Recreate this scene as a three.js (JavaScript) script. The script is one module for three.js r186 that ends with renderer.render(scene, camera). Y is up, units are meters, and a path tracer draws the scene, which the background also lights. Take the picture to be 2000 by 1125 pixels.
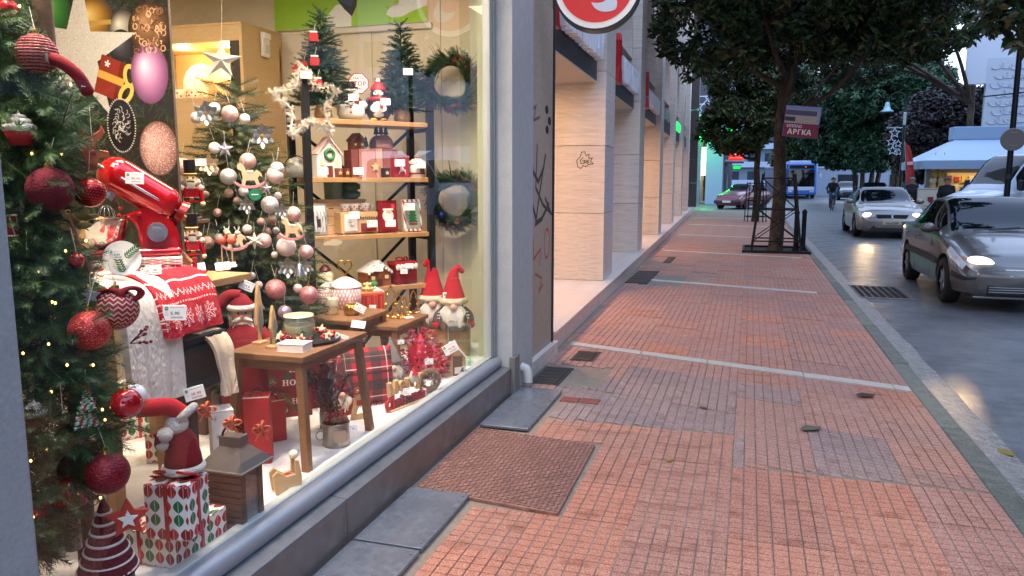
import * as THREE from 'three';
import { mergeGeometries, mergeVertices, toCreasedNormals } from 'three/addons/utils/BufferGeometryUtils.js';
import { RoundedBoxGeometry } from 'three/addons/geometries/RoundedBoxGeometry.js';
import { MarchingCubes } from 'three/addons/objects/MarchingCubes.js';
import { ImprovedNoise } from 'three/addons/math/ImprovedNoise.js';
import { RectAreaLightUniformsLib } from 'three/addons/lights/RectAreaLightUniformsLib.js';
import { Brush, Evaluator, SUBTRACTION } from 'three-bvh-csg';
RectAreaLightUniformsLib.init();

// ---------- camera, sky, sun, exposure ----------
const EYE = 1.65, FOCAL = 1500, PITCH = 8.138 * Math.PI / 180, YAW = 17.06 * Math.PI / 180;   // focal length in pixels of a 2000 x 1125 photograph
const scene = new THREE.Scene();
const camera = new THREE.PerspectiveCamera(2 * Math.atan(562.5 / FOCAL) * 180 / Math.PI, 16 / 9, 0.05, 600);
camera.position.set(0, EYE, 0); camera.rotation.order = 'YXZ'; camera.rotation.set(-PITCH, YAW, 0);
scene.add(camera);
const renderer = new THREE.WebGLRenderer({ antialias: true });
renderer.toneMapping = THREE.LinearToneMapping; renderer.toneMappingExposure = 1.0;
renderer.shadowMap.enabled = true; renderer.shadowMap.type = THREE.PCFSoftShadowMap;
const noise = new ImprovedNoise();
{ // an overcast evening sky, paler low down, with soft cloud
  const W = 512, Hh = 256, d = new Float32Array(W * Hh * 4);
  for (let j = 0; j < Hh; j++) for (let i = 0; i < W; i++) {
    const el = (j / (Hh - 1) - .5) * Math.PI, az = i / W * Math.PI * 2, up = Math.max(0, Math.sin(el));
    const x = Math.cos(az) * Math.cos(el), z = Math.sin(az) * Math.cos(el), q = 2.2 / (up + .35);
    const c = noise.noise(x * q, z * q, 3) * .6 + noise.noise(x * q * 2.3, z * q * 2.3, 7) * .3;
    const t = Math.pow(up, .55), m = 1 + .16 * c, k = (j * W + i) * 4;
    d[k] = (2.3 - 1.2 * t) * m; d[k + 1] = (2.65 - 1.12 * t) * m; d[k + 2] = (3.2 - .6 * t) * m; d[k + 3] = 1;
  }
  const sky = new THREE.DataTexture(d, W, Hh, THREE.RGBAFormat, THREE.FloatType);
  sky.mapping = THREE.EquirectangularReflectionMapping; sky.minFilter = sky.magFilter = THREE.LinearFilter; sky.needsUpdate = true;
  scene.background = sky; scene.environment = sky; scene.environmentIntensity = 1; scene.backgroundIntensity = 1;
}
const sun = new THREE.DirectionalLight(0xdfe6ff, 0.5);          // the last daylight through cloud: broad and weak
sun.position.set(22, 40, 6); sun.target.position.set(0, 0, -14); sun.castShadow = true; sun.shadow.radius = 40;
sun.shadow.mapSize.set(2048, 2048); Object.assign(sun.shadow.camera, { left: -40, right: 40, top: 40, bottom: -40, near: 1, far: 140 });
scene.add(sun, sun.target);

// ---------- helpers ----------
let seed = 7; const rnd = () => { seed = (seed * 1664525 + 1013904223) >>> 0; return seed / 4294967296; };
const rr = (a, b) => a + (b - a) * rnd(), V = (x, y, z) => new THREE.Vector3(x, y, z), PI = Math.PI, sin = Math.sin, cos = Math.cos;
// where the line of sight through a place in the 2000 x 1125 photograph meets a height, a wall or a distance: used to survey the street
function ray(px, py) { return V(px - 1000, 562.5 - py, -FOCAL).applyEuler(new THREE.Euler(-PITCH, YAW, 0, 'YXZ')); }
function onY(px, py, y = 0) { const r = ray(px, py), s = (y - EYE) / r.y; return V(r.x * s, y, r.z * s); }
function onX(px, py, x) { const r = ray(px, py), s = x / r.x; return V(x, EYE + r.y * s, r.z * s); }
function onZ(px, py, z) { const r = ray(px, py), s = z / r.z; return V(r.x * s, EYE + r.y * s, z); }
function far(px, py, depth) { const r = ray(px, py), s = depth / FOCAL; return V(r.x * s, EYE + r.y * s, r.z * s); }   // depth in metres along the lens axis
const depthOf = p => V(p.x, p.y - EYE, p.z).dot(V(-sin(YAW) * cos(PITCH), -sin(PITCH), -cos(YAW) * cos(PITCH)));
const mpp = p => depthOf(p) / FOCAL;                              // metres per photograph pixel there

const mats = new Map();
function M(color, rough = .6, metal = 0, o) {
  const key = o ? null : color + '|' + rough + '|' + metal;
  if (key && mats.has(key)) return mats.get(key);
  const P = { color: o?.map && color == null ? 0xffffff : color, roughness: rough, metalness: metal, ...o };
  const phys = o && ['clearcoat', 'transmission', 'sheen', 'ior', 'specularIntensity'].some(k => k in o);
  const m = phys ? new THREE.MeshPhysicalMaterial(P) : new THREE.MeshStandardMaterial(P);
  if (key) mats.set(key, m);
  return m;
}
const used = {};
function numbered(n) { const c = used[n] = (used[n] ?? -1) + 1; return c ? n + '_' + String(c).padStart(3, '0') : n; }
function tag(o, label, category, group, kind) {
  if (label) o.userData.label = label; if (category) o.userData.category = category;
  if (group) o.userData.group = group; if (kind) o.userData.kind = kind; return o;
}
function thing(name, label, category, p = V(0, 0, 0), ry = 0, group) {
  const g = new THREE.Group(); g.name = numbered(name); g.position.copy(p); g.rotation.y = ry; scene.add(g); return tag(g, label, category, group);
}
function part(parent, name, geo, mat, x = 0, y = 0, z = 0, rx = 0, ry = 0, rz = 0) {
  const m = new THREE.Mesh(geo, mat); m.name = parent === scene ? numbered(name) : name; m.position.set(x, y, z); m.rotation.set(rx, ry, rz);
  m.castShadow = m.receiveShadow = true; parent.add(m); return m;
}
function solo(name, geo, mat, label, category, p, ry = 0, group) {  // a thing that is one mesh
  const m = part(scene, name, geo, mat); if (p) m.position.copy(p); m.rotation.y = ry; return tag(m, label, category, group);
}
function struct(name, geo, mat) { return tag(part(scene, name, geo, mat), null, null, null, 'structure'); }
function copyOf(o, p, ry, label) { const c = o.clone(); c.name = numbered(o.name.replace(/_\d{3}$/, '')); scene.add(c); c.position.copy(p); if (ry != null) c.rotation.y = ry; if (label) c.userData = { ...o.userData, label }; return c; }
const flat = g => g.index ? g.toNonIndexed() : g;
function J(...gs) { // join geometries into one
  const a = gs.flat().map(g => { g = flat(g); for (const k of Object.keys(g.attributes)) if (!['position', 'normal', 'uv'].includes(k)) g.deleteAttribute(k); g.clearGroups(); if (!g.attributes.uv) g.setAttribute('uv', new THREE.BufferAttribute(new Float32Array(g.attributes.position.count * 2), 2)); if (!g.attributes.normal) g.computeVertexNormals(); return g; });
  return mergeGeometries(a, false);
}
function T(g, x = 0, y = 0, z = 0, rx = 0, ry = 0, rz = 0, s = 1) {
  const m = new THREE.Matrix4().compose(V(x, y, z), new THREE.Quaternion().setFromEuler(new THREE.Euler(rx, ry, rz)), Array.isArray(s) ? V(...s) : V(s, s, s));
  return g.applyMatrix4(m);
}
const rb = (w, h, d, r = .01, seg = 2) => new RoundedBoxGeometry(w, h, d, seg, Math.min(r, w / 2.01, h / 2.01, d / 2.01));
const bx = (w, h, d) => new THREE.BoxGeometry(w, h, d);
const cy = (r1, r2, h, n = 20, open = false) => new THREE.CylinderGeometry(r1, r2, h, n, 1, open);
const sp = (r, n = 24, m = 16) => new THREE.SphereGeometry(r, n, m);
const lathe = (pts, n = 28) => new THREE.LatheGeometry(pts.map(p => new THREE.Vector2(Math.max(p[0], 1e-4), p[1])), n);
const tube = (pts, r, n = 8, seg, closed = false) => new THREE.TubeGeometry(new THREE.CatmullRomCurve3(pts.map(p => p.isVector3 ? p : V(...p)), closed), seg ?? pts.length * 6, r, n, closed);
function bar(a, b, w, d = w) { // a square bar from a to b
  a = a.isVector3 ? a : V(...a); b = b.isVector3 ? b : V(...b); const L = a.distanceTo(b), g = rb(w, L, d, Math.min(w, d) * .12, 1);
  g.applyQuaternion(new THREE.Quaternion().setFromUnitVectors(V(0, 1, 0), b.clone().sub(a).normalize())); g.translate((a.x + b.x) / 2, (a.y + b.y) / 2, (a.z + b.z) / 2); return g;
}
function rod(a, b, r1, r2 = r1, n = 10) {
  a = a.isVector3 ? a : V(...a); b = b.isVector3 ? b : V(...b); const L = a.distanceTo(b), g = cy(r2, r1, L, n);
  g.applyQuaternion(new THREE.Quaternion().setFromUnitVectors(V(0, 1, 0), b.clone().sub(a).normalize())); g.translate((a.x + b.x) / 2, (a.y + b.y) / 2, (a.z + b.z) / 2); return g;
}
function shp(pts, holes) { const s = new THREE.Shape(pts.map(p => new THREE.Vector2(p[0], p[1]))); for (const h of holes ?? []) s.holes.push(new THREE.Path(h.map(p => new THREE.Vector2(p[0], p[1])))); return s; }
function ext(pts, depth, bev = .002, holes) { // an outline with thickness, centred on z = 0
  const g = new THREE.ExtrudeGeometry(pts instanceof THREE.Shape ? pts : shp(pts, holes), { depth: depth - 2 * bev, bevelEnabled: bev > 0, bevelSize: bev, bevelThickness: bev, bevelSegments: 1, curveSegments: 10 });
  g.translate(0, 0, -(depth - 2 * bev) / 2); return g;
}
const starPts = (R, r, n = 5, a0 = PI / 2) => Array.from({ length: 2 * n }, (_, i) => { const a = a0 + i * PI / n, q = i % 2 ? r : R; return [cos(a) * q, sin(a) * q]; });
function star3(R, r, t, n = 5) { // a faceted star
  const p = starPts(R, r, n), v = []; for (let i = 0; i < p.length; i++) { const a = p[i], b = p[(i + 1) % p.length]; v.push(0, 0, t, ...a, 0, ...b, 0, 0, 0, -t, ...b, 0, ...a, 0); }
  const g = new THREE.BufferGeometry(); g.setAttribute('position', new THREE.Float32BufferAttribute(v, 3)); g.computeVertexNormals(); return g;
}
function uvm(g, s = 1, ox = 0, oy = 0) { // uv in metres by the way each face points
  g = flat(g); const p = g.attributes.position, n = g.attributes.normal, u = new Float32Array(p.count * 2);
  for (let i = 0; i < p.count; i++) {
    const ax = Math.abs(n.getX(i)), ay = Math.abs(n.getY(i)), az = Math.abs(n.getZ(i));
    const [a, b] = ay >= ax && ay >= az ? [p.getX(i), p.getZ(i)] : ax >= az ? [p.getZ(i), p.getY(i)] : [p.getX(i), p.getY(i)];
    u[2 * i] = a / s + ox; u[2 * i + 1] = b / s + oy;
  }
  g.setAttribute('uv', new THREE.BufferAttribute(u, 2)); return g;
}
function tex(W, Hh, f, srgb = true, wrap = true) { // f(u, v, i, j) gives [r, g, b] 0..255
  const d = new Uint8Array(W * Hh * 4);
  for (let j = 0; j < Hh; j++) for (let i = 0; i < W; i++) { const c = f(i / W, j / Hh, i, j), k = (j * W + i) * 4; d[k] = c[0]; d[k + 1] = c[1]; d[k + 2] = c[2]; d[k + 3] = 255; }
  const t = new THREE.DataTexture(d, W, Hh); t.magFilter = THREE.LinearFilter; t.minFilter = THREE.LinearMipmapLinearFilter; t.generateMipmaps = true;
  if (wrap) t.wrapS = t.wrapT = THREE.RepeatWrapping; if (srgb) t.colorSpace = THREE.SRGBColorSpace; t.needsUpdate = true; return t;
}
const cl = x => Math.max(0, Math.min(255, x));
const tn = (u, v, f, s) => { // noise that repeats over the unit square
  const a = noise.noise(u * f, v * f, s), b = noise.noise((u - 1) * f, v * f, s), c = noise.noise(u * f, (v - 1) * f, s), e = noise.noise((u - 1) * f, (v - 1) * f, s);
  const k = u * u * (3 - 2 * u), l = v * v * (3 - 2 * v); return (a * (1 - k) + b * k) * (1 - l) + (c * (1 - k) + e * k) * l;
};
function canvas(W, Hh, draw, wrap = false) {
  const c = document.createElement('canvas'); c.width = W; c.height = Hh; const g = c.getContext('2d'); draw(g, W, Hh);
  const t = new THREE.CanvasTexture(c); t.colorSpace = THREE.SRGBColorSpace; if (wrap) t.wrapS = t.wrapT = THREE.RepeatWrapping; return t;
}
const grain = (base, amp, f = 40, s = 1, N = 256) => tex(N, N, (u, v) => { const q = tn(u, v, f, s) * .6 + tn(u, v, f * .2, s + 9) * .5 + (rnd() - .5) * .5; return base.map(b => cl(b + q * amp)); });
function wood(base, amp, s = 1, along = 1) { return tex(256, 256, (u, v) => { const a = along ? u : v, b = along ? v : u, q = tn(a, b * 1, 3, s) * 2 + sin((b * 26 + tn(a, b, 4, s + 3) * 3) * 2 * PI) * .35 + tn(a * .12 % 1, b, 60, s + 5) * 1.3 + (rnd() - .5) * .25; return base.map(c => cl(c + q * amp)); }); }
// ---------- ground, road, pavement ----------
const asphaltMap = tex(512, 512, (u, v) => { const q = tn(u, v, 4, 1) * 24 + tn(u, v, 18, 2) * 14 + (rnd() - .5) * 44 + (rnd() > .985 ? 40 : 0); return [84 + q, 86 + q, 88 + q].map(cl); });
const asphaltBump = tex(512, 512, (u, v) => { const q = 128 + (rnd() - .5) * 150 + tn(u, v, 30, 4) * 60; return [q, q, q].map(cl); }, false);
const asphaltRough = tex(256, 256, (u, v) => { const q = 108 + tn(u, v, 4, 5) * 50 + tn(u, v, 11, 6) * 34 + (rnd() - .5) * 24; return [q, q, q].map(cl); }, false);
const concreteMap = grain([160, 160, 150], 50, 46, 2), stoneMap = grain([148, 142, 132], 90, 60, 5), greyMap = grain([168, 168, 166], 22, 50, 8);
const mAsphalt = M(0xffffff, 1, 0, { map: asphaltMap, bumpMap: asphaltBump, bumpScale: .004, roughnessMap: asphaltRough });
const mConcrete = M(0xffffff, .85, 0, { map: concreteMap, bumpMap: concreteMap, bumpScale: .004 }), mKerbStone = M(0xffffff, .7, 0, { map: stoneMap, bumpMap: stoneMap, bumpScale: .008 });
function sheet(pts, y, s = 1) { const g = new THREE.ShapeGeometry(shp(pts.map(p => [p[0], -p[1]]))); g.rotateX(-PI / 2); g.translate(0, y, 0); return uvm(g, s); }
struct('ground', uvm(T(new THREE.PlaneGeometry(900, 900), 0, -.3, -200, -PI / 2), 2), mConcrete);
const ROADY = -.07;
{ // the road is one sheet; its ragged edge follows the gutter
  const edge = []; for (let z = 6; z > -160; z -= z > -30 ? .22 : 4) edge.push([1.63 + noise.noise(z * 1.3, 0, 2) * .07 + noise.noise(z * 4.1, 5, 2) * .05, z]);
  struct('road', sheet([...edge, [60, -160], [60, 6]], ROADY, 1.6), mAsphalt);
  struct('side_street', sheet([[-60, -41.2], [1.75, -41.2], [1.75, -160], [-60, -160]], ROADY - .004, 1.6), mAsphalt);
  const gut = (x0, x1, y0, y1, w0, w1) => { const v = [], ix = []; let k = 0; for (let z = 6; z > -41; z -= .3) { const a = noise.noise(z * 1.1, 3, w0) * .02, b = noise.noise(z * 1.7, 8, w1) * .035; v.push(x0 + a, y0, z, x1 + b, y1 + noise.noise(z * 2, 1, 5) * .006, z); if (k) ix.push(k - 2, k - 1, k, k - 1, k + 1, k); k += 2; } const g = new THREE.BufferGeometry(); g.setAttribute('position', new THREE.Float32BufferAttribute(v, 3)); g.setIndex(ix); g.computeVertexNormals(); return uvm(g, .9); };
  struct('gutter', gut(1.415, 1.72, -.02, -.082, 3, 4), M(0xffffff, .62, 0, { map: stoneMap, bumpMap: stoneMap, bumpScale: .012 }));
  // kerb of cast concrete, laid in lengths
  const kerb = thing('kerb', null, null, V(0, 0, 0)); kerb.userData.kind = 'structure';
  for (let z = 2, k = 0; z > -40; z -= 1.9, k++) part(kerb, 'kerbstone', uvm(rb(.145, .26, 1.885, .02), .8, k * .37), M(0xffffff, .9, 0, { map: concreteMap, color: [0xc4cac4, 0xb8bcb6, 0xcccec4, 0xb2b8b2][k % 4] , bumpMap: concreteMap, bumpScale: .006 }), 1.363 + rr(-.006, .006), -.132 + rr(-.004, .003), z - .95);
}
// pavers: small raised pads in seven columns and eight rows per tile
const PITCHT = .46, cellW = PITCHT / 7, cellD = PITCHT / 8;
const FACX = z => z > -6.95 ? -1.7 : -1.71 - .029 * (-z - 6.95);
const bedMap = grain([146, 130, 112], 34, 40, 3), mBed = M(0xffffff, .95, 0, { map: bedMap });
const padMap = seedBase => { const b = seedBase; return tex(256, 256, (u, v) => { const q = tn(u, v, 5, b[3]) * 16 + tn(u, v, 46, b[3] + 1) * 30 + (rnd() - .5) * 56 - (tn(u, v, 4, b[3] + 40) > .3 ? 16 : 0), s = rnd() > .86 ? 58 : 0; return [cl(b[0] + q + s), cl(b[1] + q + s), cl(b[2] + q + s)]; }); };
const padBump = tex(256, 256, (u, v) => { const q = 128 + tn(u, v, 46, 3) * 90 + (rnd() - .5) * 120; return [q, q, q].map(cl); }, false);
const padMat = b => M(0xffffff, .72, 0, { map: padMap(b), bumpMap: padBump, bumpScale: .0025 });
const warmPads = [padMat([186, 120, 92, 1]), padMat([174, 116, 92, 2]), padMat([190, 126, 98, 3]), padMat([172, 120, 98, 4])];
const dullPads = [padMat([172, 126, 108, 5]), padMat([164, 122, 106, 6]), padMat([174, 124, 104, 7])];
const greyPads = [padMat([152, 126, 116, 8]), padMat([144, 120, 112, 9])];
const SHEAR = .3;
function padsGeo(cells, gap = .0064) { // cells: list of four corners [x, z] each
  const v = [], uv = [], ix = []; let k = 0; const h = .006;
  for (const c of cells) {
    const cx = (c[0][0] + c[1][0] + c[2][0] + c[3][0]) / 4, cz = (c[0][1] + c[1][1] + c[2][1] + c[3][1]) / 4, dh = rr(-.0007, .0007);
    const put = (f, y) => c.forEach(q => { const x = cx + (q[0] - cx) * f[0], z = cz + (q[1] - cz) * f[1]; v.push(x, y, z); uv.push(x / .5, z / .5); });
    const fo = [1 - gap / cellW, 1 - gap * .62 / cellD];
    put(fo, -.006); put([fo[0] * .99, fo[1] * .985], h * .55); put([fo[0] * .9, fo[1] * .88], h + dh - .002);
    for (let r = 0; r < 2; r++) for (let i = 0; i < 4; i++) { const a = k + r * 4 + i, b = k + r * 4 + (i + 1) % 4; ix.push(a, b, a + 4, b, b + 4, a + 4); }
    ix.push(k + 8, k + 9, k + 10, k + 8, k + 10, k + 11); k += 12;
  }
  const g = new THREE.BufferGeometry(); g.setAttribute('position', new THREE.Float32BufferAttribute(v, 3)); g.setAttribute('uv', new THREE.Float32BufferAttribute(uv, 2)); g.setIndex(ix);
  return toCreasedNormals(g, .35);
}
const cellsOf = (x0, t0, sh, keep) => { const out = []; for (let i = 0; i < 7; i++) for (let j = 0; j < 8; j++) { const q = [[i, j], [i, j + 1], [i + 1, j + 1], [i + 1, j]].map(([a, b]) => { const x = x0 + a * cellW; return [x, t0 + b * cellD + sh * (x - (sh ? 0 : 0))]; }); const m = [(q[0][0] + q[2][0]) / 2, (q[0][1] + q[2][1]) / 2]; if (!keep || keep(m[0], m[1])) out.push(q); } return out; };
const pavement = thing('pavement', null, null, V(0, 0, 0)); pavement.userData.kind = 'structure';
part(pavement, 'mortar_bed', J(sheet([[-1.72, 3], [1.29, 3], [1.29, -41], [-2.7, -41]], -.003, .8), T(bx(3.9, .25, 44), -.66, -.131, -19)), mBed);
const holes = [  // places in the pavement that hold something else: [x0, x1, z0, z1]
  [-1.8, -.845, -4.62, -3.5], [-1.8, -1.31, -5.66, 3], [-1.8, -1.06, -6.52, -5.86], [-1.62, -.98, -13.2, -11.9]];
const inHole = (x, z) => holes.some(h => x > h[0] && x < h[1] && z > h[2] && z < h[3]) || x < FACX(z) + (z < -7 ? .02 : -.1) || (x < -1.3 && z > -5.7) || x > 1.292;
const seamZ = x => x < .02 ? -5.0 : -4.44;                        // where the older skewed paving begins
const stripT = k => -6.99 - 5.21 * k;                              // far edge of each pale strip on the line x = 0
const onStrip = t => { for (let k = 0; k < 6; k++) if (t < stripT(k) + .145 && t > stripT(k) - .012) return true; return false; };
{
  const straight = [0, 1, 2].map(() => padsGeo(cellsOf(0, 0, 0))), skew = [0, 1, 2].map(() => padsGeo(cellsOf(0, 0, SHEAR)));
  const far_ = [], jobs = [];
  const lay = (x0, t0, sh) => {
    const keep = (x, z) => !inHole(x, z) && (sh ? z < seamZ(x) - .012 && !onStrip(z - sh * x) : z > seamZ(x) + .005);
    const cs = cellsOf(x0, t0, sh, keep); if (!cs.length) return;
    const cx = x0 + .23, cz = t0 + .23 + sh * cx;
    jobs.push({ x0, t0, sh, cs, cx, cz });
  };
  for (let r = 0; r < 9; r++) for (let c = 0; c < 7; c++) lay(-1.76 + c * PITCHT - .11 + .0, -1.2 - r * PITCHT - PITCHT, 0);
  for (let k = 0; k < 6; k++) for (let r = 0; r < 11; r++) { const t = k === 0 && r > 10 ? 0 : stripT(k) + .15 + r * PITCHT; for (let c = -2; c < 7; c++) lay(-1.87 + c * PITCHT, t, SHEAR); }
  jobs.sort((a, b) => b.cz - a.cz);
  jobs.forEach((j, n) => {
    const q = rnd(), patch = j.sh && j.cz < -4.4 && j.cz > -6.5 && j.cx > -1.3 && j.cx < .75, lowpatch = j.cz > -5.3 && j.cz < -4.3 && j.cx > .02 && j.cx < .9;
    const set = (patch && q < .8 && j.cx < .6) || (lowpatch && q < .85) ? greyPads : j.sh || j.cx > .7 ? (q < .06 ? warmPads : dullPads) : warmPads, m = set[Math.floor(rnd() * set.length)];
    if (n >= 290) { far_.push(padsGeo(j.cs)); return; }
    const whole = j.cs.length === 56, g = whole ? (j.sh ? skew : straight)[n % 3] : padsGeo(j.cs);
    const p = part(pavement, 'paving_tile', g, m); p.position.y = rr(-.004, .002); if (whole) p.position.set(j.x0, p.position.y, j.t0 + j.sh * j.x0); p.rotation.z = rr(-.006, .006); p.rotation.x = rr(-.006, .006);
    if (!whole) p.rotation.set(0, 0, 0);
  });
  if (far_.length) tag(part(pavement, 'paving_tile', J(far_), dullPads[0]), null, null, null, 'stuff');
  const mStrip = M(0xffffff, .45, 0, { map: grain([196, 190, 178], 26, 30, 12) });
  for (let k = 0; k < 6; k++) { let x = -1.66 - (k ? .1 * k : 0) + [0, .28, 0, 0, 0, 0][k]; const end = [1.275, 1.0, 1.1, 1.0, 1, 1][k]; const w = [.74, .62, .8, .66]; let i = k; while (x < end - .1) { const L = Math.min(w[i++ % 4], end - x), g = uvm(rb(1, .03, .138, .003, 1), 1, i * .3); const pos = g.attributes.position; for (let a = 0; a < pos.count; a++) { const X = x + .003 + (pos.getX(a) + .5) * (L - .006); pos.setXYZ(a, X, pos.getY(a) - .006, stripT(k) + .069 + SHEAR * X + pos.getZ(a)); } part(pavement, 'stone_strip', g, mStrip, 0, rr(-.001, .001), 0); x += L; } }
}
function rustPlate(cs, name, label, cat, mat, ny = .012) { const g = new THREE.ExtrudeGeometry(shp(cs.map(p => [p.x, -p.z])), { depth: .018, bevelEnabled: true, bevelSize: .003, bevelThickness: .002, bevelSegments: 1 }); g.rotateX(-PI / 2); g.translate(0, ny - .022, 0); const t = thing(name, label, cat); part(t, 'plate', uvm(g, .5), mat); return t; }
{ // the rusty red cellar hatch of tread plate
  const mRust = M(0xffffff, .55, .35, { map: tex(256, 256, (u, v) => { const q = tn(u, v, 4, 21) * 40 + tn(u, v, 14, 22) * 40 + (rnd() - .5) * 30; return [cl(158 + q), cl(116 + q * .8), cl(100 + q * .8)]; }) });
  const c = [onY(812, 950, .02), onY(1088, 1001, .02), onY(1161, 868, .02), onY(932, 834, .02)];
  const t = rustPlate(c, 'cellar_hatch', 'rusty red tread plate hatch let into the pavement below the shop window', 'hatch', mRust, .02);
  const bars = []; const w0 = onY(812, 950).x, bar1 = () => { const g = new THREE.SphereGeometry(1, 6, 4); g.scale(.0145, .0042, .005); return g; };
  for (let i = 0; i < 29; i++) for (let j = 0; j < 36; j++) { const a = (i + .5) / 29, b = (j + .5) / 36, x = (c[0].x * (1 - a) + c[1].x * a) * (1 - b) + (c[3].x * (1 - a) + c[2].x * a) * b, z = (c[0].z * (1 - a) + c[1].z * a) * (1 - b) + (c[3].z * (1 - a) + c[2].z * a) * b; bars.push(T(bar1(), x, .021, z, 0, (i + j) % 2 ? .785 : -.785)); }
  tag(part(t, 'tread_pattern', J(bars), mRust), null, null, null, 'stuff');
  for (const z of [-3.86, -4.28]) part(t, 'hinge', T(rod([-1.69, .03, z - .06], [-1.69, .03, z + .06], .012), 0, 0, 0), mRust);
}
{ // dark metal slabs along the window base, and smaller covers
  const mSlab = M(0xffffff, .6, .4, { map: grain([128, 133, 140], 30, 20, 31), roughnessMap: asphaltRough });
  for (const [z0, z1, l] of [[-1.2, -2.93, 'long dark grey metal slab on the pavement nearest the viewer'], [-2.94, -3.57, 'dark grey metal slab on the pavement just before the rusty hatch'], [-4.66, -5.64, 'dark grey metal slab on the pavement beyond the rusty hatch, by the drain pipe']]) {
    const t = thing('metal_slab', l, 'metal slab'); part(t, 'plate', uvm(rb(.335, .02, Math.abs(z1 - z0) - .006, .004, 1), .7, z0), mSlab, -1.49, .018, (z0 + z1) / 2); for (const z of [z0 - .05, z1 + .05]) part(t, 'screw', cy(.006, .006, .004, 8), M(0x999999, .4, .9), -1.345, .0295, z);
  }
  const mIron = M(0xffffff, .7, .3, { map: grain([74, 64, 58], 30, 30, 33) });
  const cover = (u0, v0, u1, v1, label, cat, n, slots) => { const a = onY(u0, v0), b = onY(u1, v1), w = b.x - a.x, d = a.z - b.z, t = thing(n, label, cat, V((a.x + b.x) / 2, 0, (a.z + b.z) / 2)); part(t, 'cover', uvm(rb(w, .02, d, .003, 1), .5), mIron, 0, .006, 0); for (const e of [-1, 1]) { part(t, 'frame', rb(w + .05, .014, .018, .003, 1), M(0x4a463f, .8), 0, .004, e * (d / 2 + .012)); part(t, 'frame', rb(.018, .014, d, .003, 1), M(0x4a463f, .8), e * (w / 2 + .012), .004, 0); } if (slots) for (let i = 0; i < slots; i++) part(t, 'slot', rb(w * .045, .006, d * .7, .002, 1), M(0x15120f, .9), -w / 2 + w * (i + .5) / slots, .0155, 0); else for (let i = 0; i < 5; i++) part(t, 'rib', rb(w * .9, .005, .012, .002, 1), mIron, 0, .017, -d / 2 + d * (i + .5) / 5); return t; };
  cover(1118, 704, 1168, 690, 'small slotted drain grate in the paving near the corner of the marble step', 'drain grate', 'drain_grate', 9);
  cover(1038, 748, 1114, 722, 'dark iron cover in the paving beside the white drain pipe', 'manhole cover', 'manhole_cover', 0);
  cover(1222, 553, 1285, 531, 'grey access cover in the paving beside the marble step', 'manhole cover', 'manhole_cover', 0);
  cover(1296, 514, 1318, 503, 'far small dark cover in the paving by the marble step', 'manhole cover', 'manhole_cover', 0);
  { const a = onY(1092, 778), b = onY(1145, 788); const t = thing('brick_patch', 'two plain brown bricks patched into the paving', 'brick patch', V(0, 0, 0)); for (let i = 0; i < 2; i++) part(t, 'brick', uvm(rb(.14, .03, .115, .006), .4), M(0xffffff, .9, 0, { map: grain([140, 78, 62], 30, 30, 36) }), a.x + .09 + i * .15, -.006, a.z + .02 - i * .0); }
  // storm drain grating at the road edge
  const g0 = onY(1652, 581, ROADY), g1 = onY(1745, 562, ROADY), t = thing('storm_drain', 'rectangular iron storm drain grating at the road edge', 'storm drain', V((g0.x + g1.x) / 2 + .05, ROADY, (g0.z + g1.z) / 2)); const w = g1.x - g0.x, d = g0.z - g1.z;
  for (const [x, z, a, b] of [[0, d / 2, w + .08, .05], [0, -d / 2, w + .08, .05], [w / 2, 0, .05, d + .04], [-w / 2, 0, .05, d + .04]]) part(t, 'frame', rb(a, .03, b, .004, 1), M(0x77736c, .6, .3), x, .004, z);
  part(t, 'pit', bx(w, .01, d), M(0x0c0c0d, .9), 0, .003, 0); for (let i = 0; i < 9; i++) part(t, 'bar', rb(.022, .02, d, .004, 1), M(0x4c4a48, .5, .5), -w / 2 + w * (i + .5) / 9, .012, 0); part(t, 'crossbar', rb(w, .02, .022, .004, 1), M(0x4c4a48, .5, .5), 0, .008, 0);
}
for (const [u, v, y, c, r, l] of [[1583, 838, .012, 0x5a5d48, .6, 'dull green fallen leaf lying on the pavement in the warm light patch'], [1960, 884, -.06, 0x8a7a20, 2.1, 'yellow fallen leaf in the gutter at right'], [1307, 898, .012, 0x9a7a2a, 1.2, 'small yellow leaf scrap on the orange paving'], [1374, 796, .012, 0x6a3a22, 2.6, 'brown leaf scrap on the grey paving patch'], [1690, 773, .012, 0x3a2a26, .4, 'dark brown leaf on the paving near the kerb']]) {
  const s = l.includes('scrap') ? .035 : .085, o = []; for (let i = 0; i <= 8; i++) { const t = i / 8; o.push([(t - .5) * s * 2, sin(t * PI) * s * .55]); } for (let i = 7; i > 0; i--) { const t = i / 8; o.push([(t - .5) * s * 2, -sin(t * PI) * s * .5]); }
  const g = ext(o, .0012, 0); const p = g.attributes.position; for (let i = 0; i < p.count; i++) p.setZ(i, p.getZ(i) + p.getY(i) ** 2 * 5 + p.getX(i) ** 2 * 1.2); g.rotateX(-PI / 2); g.computeVertexNormals(); solo('fallen_leaf', g, M(c, .7), l, 'leaf', onY(u, v, y), r);
}
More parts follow.
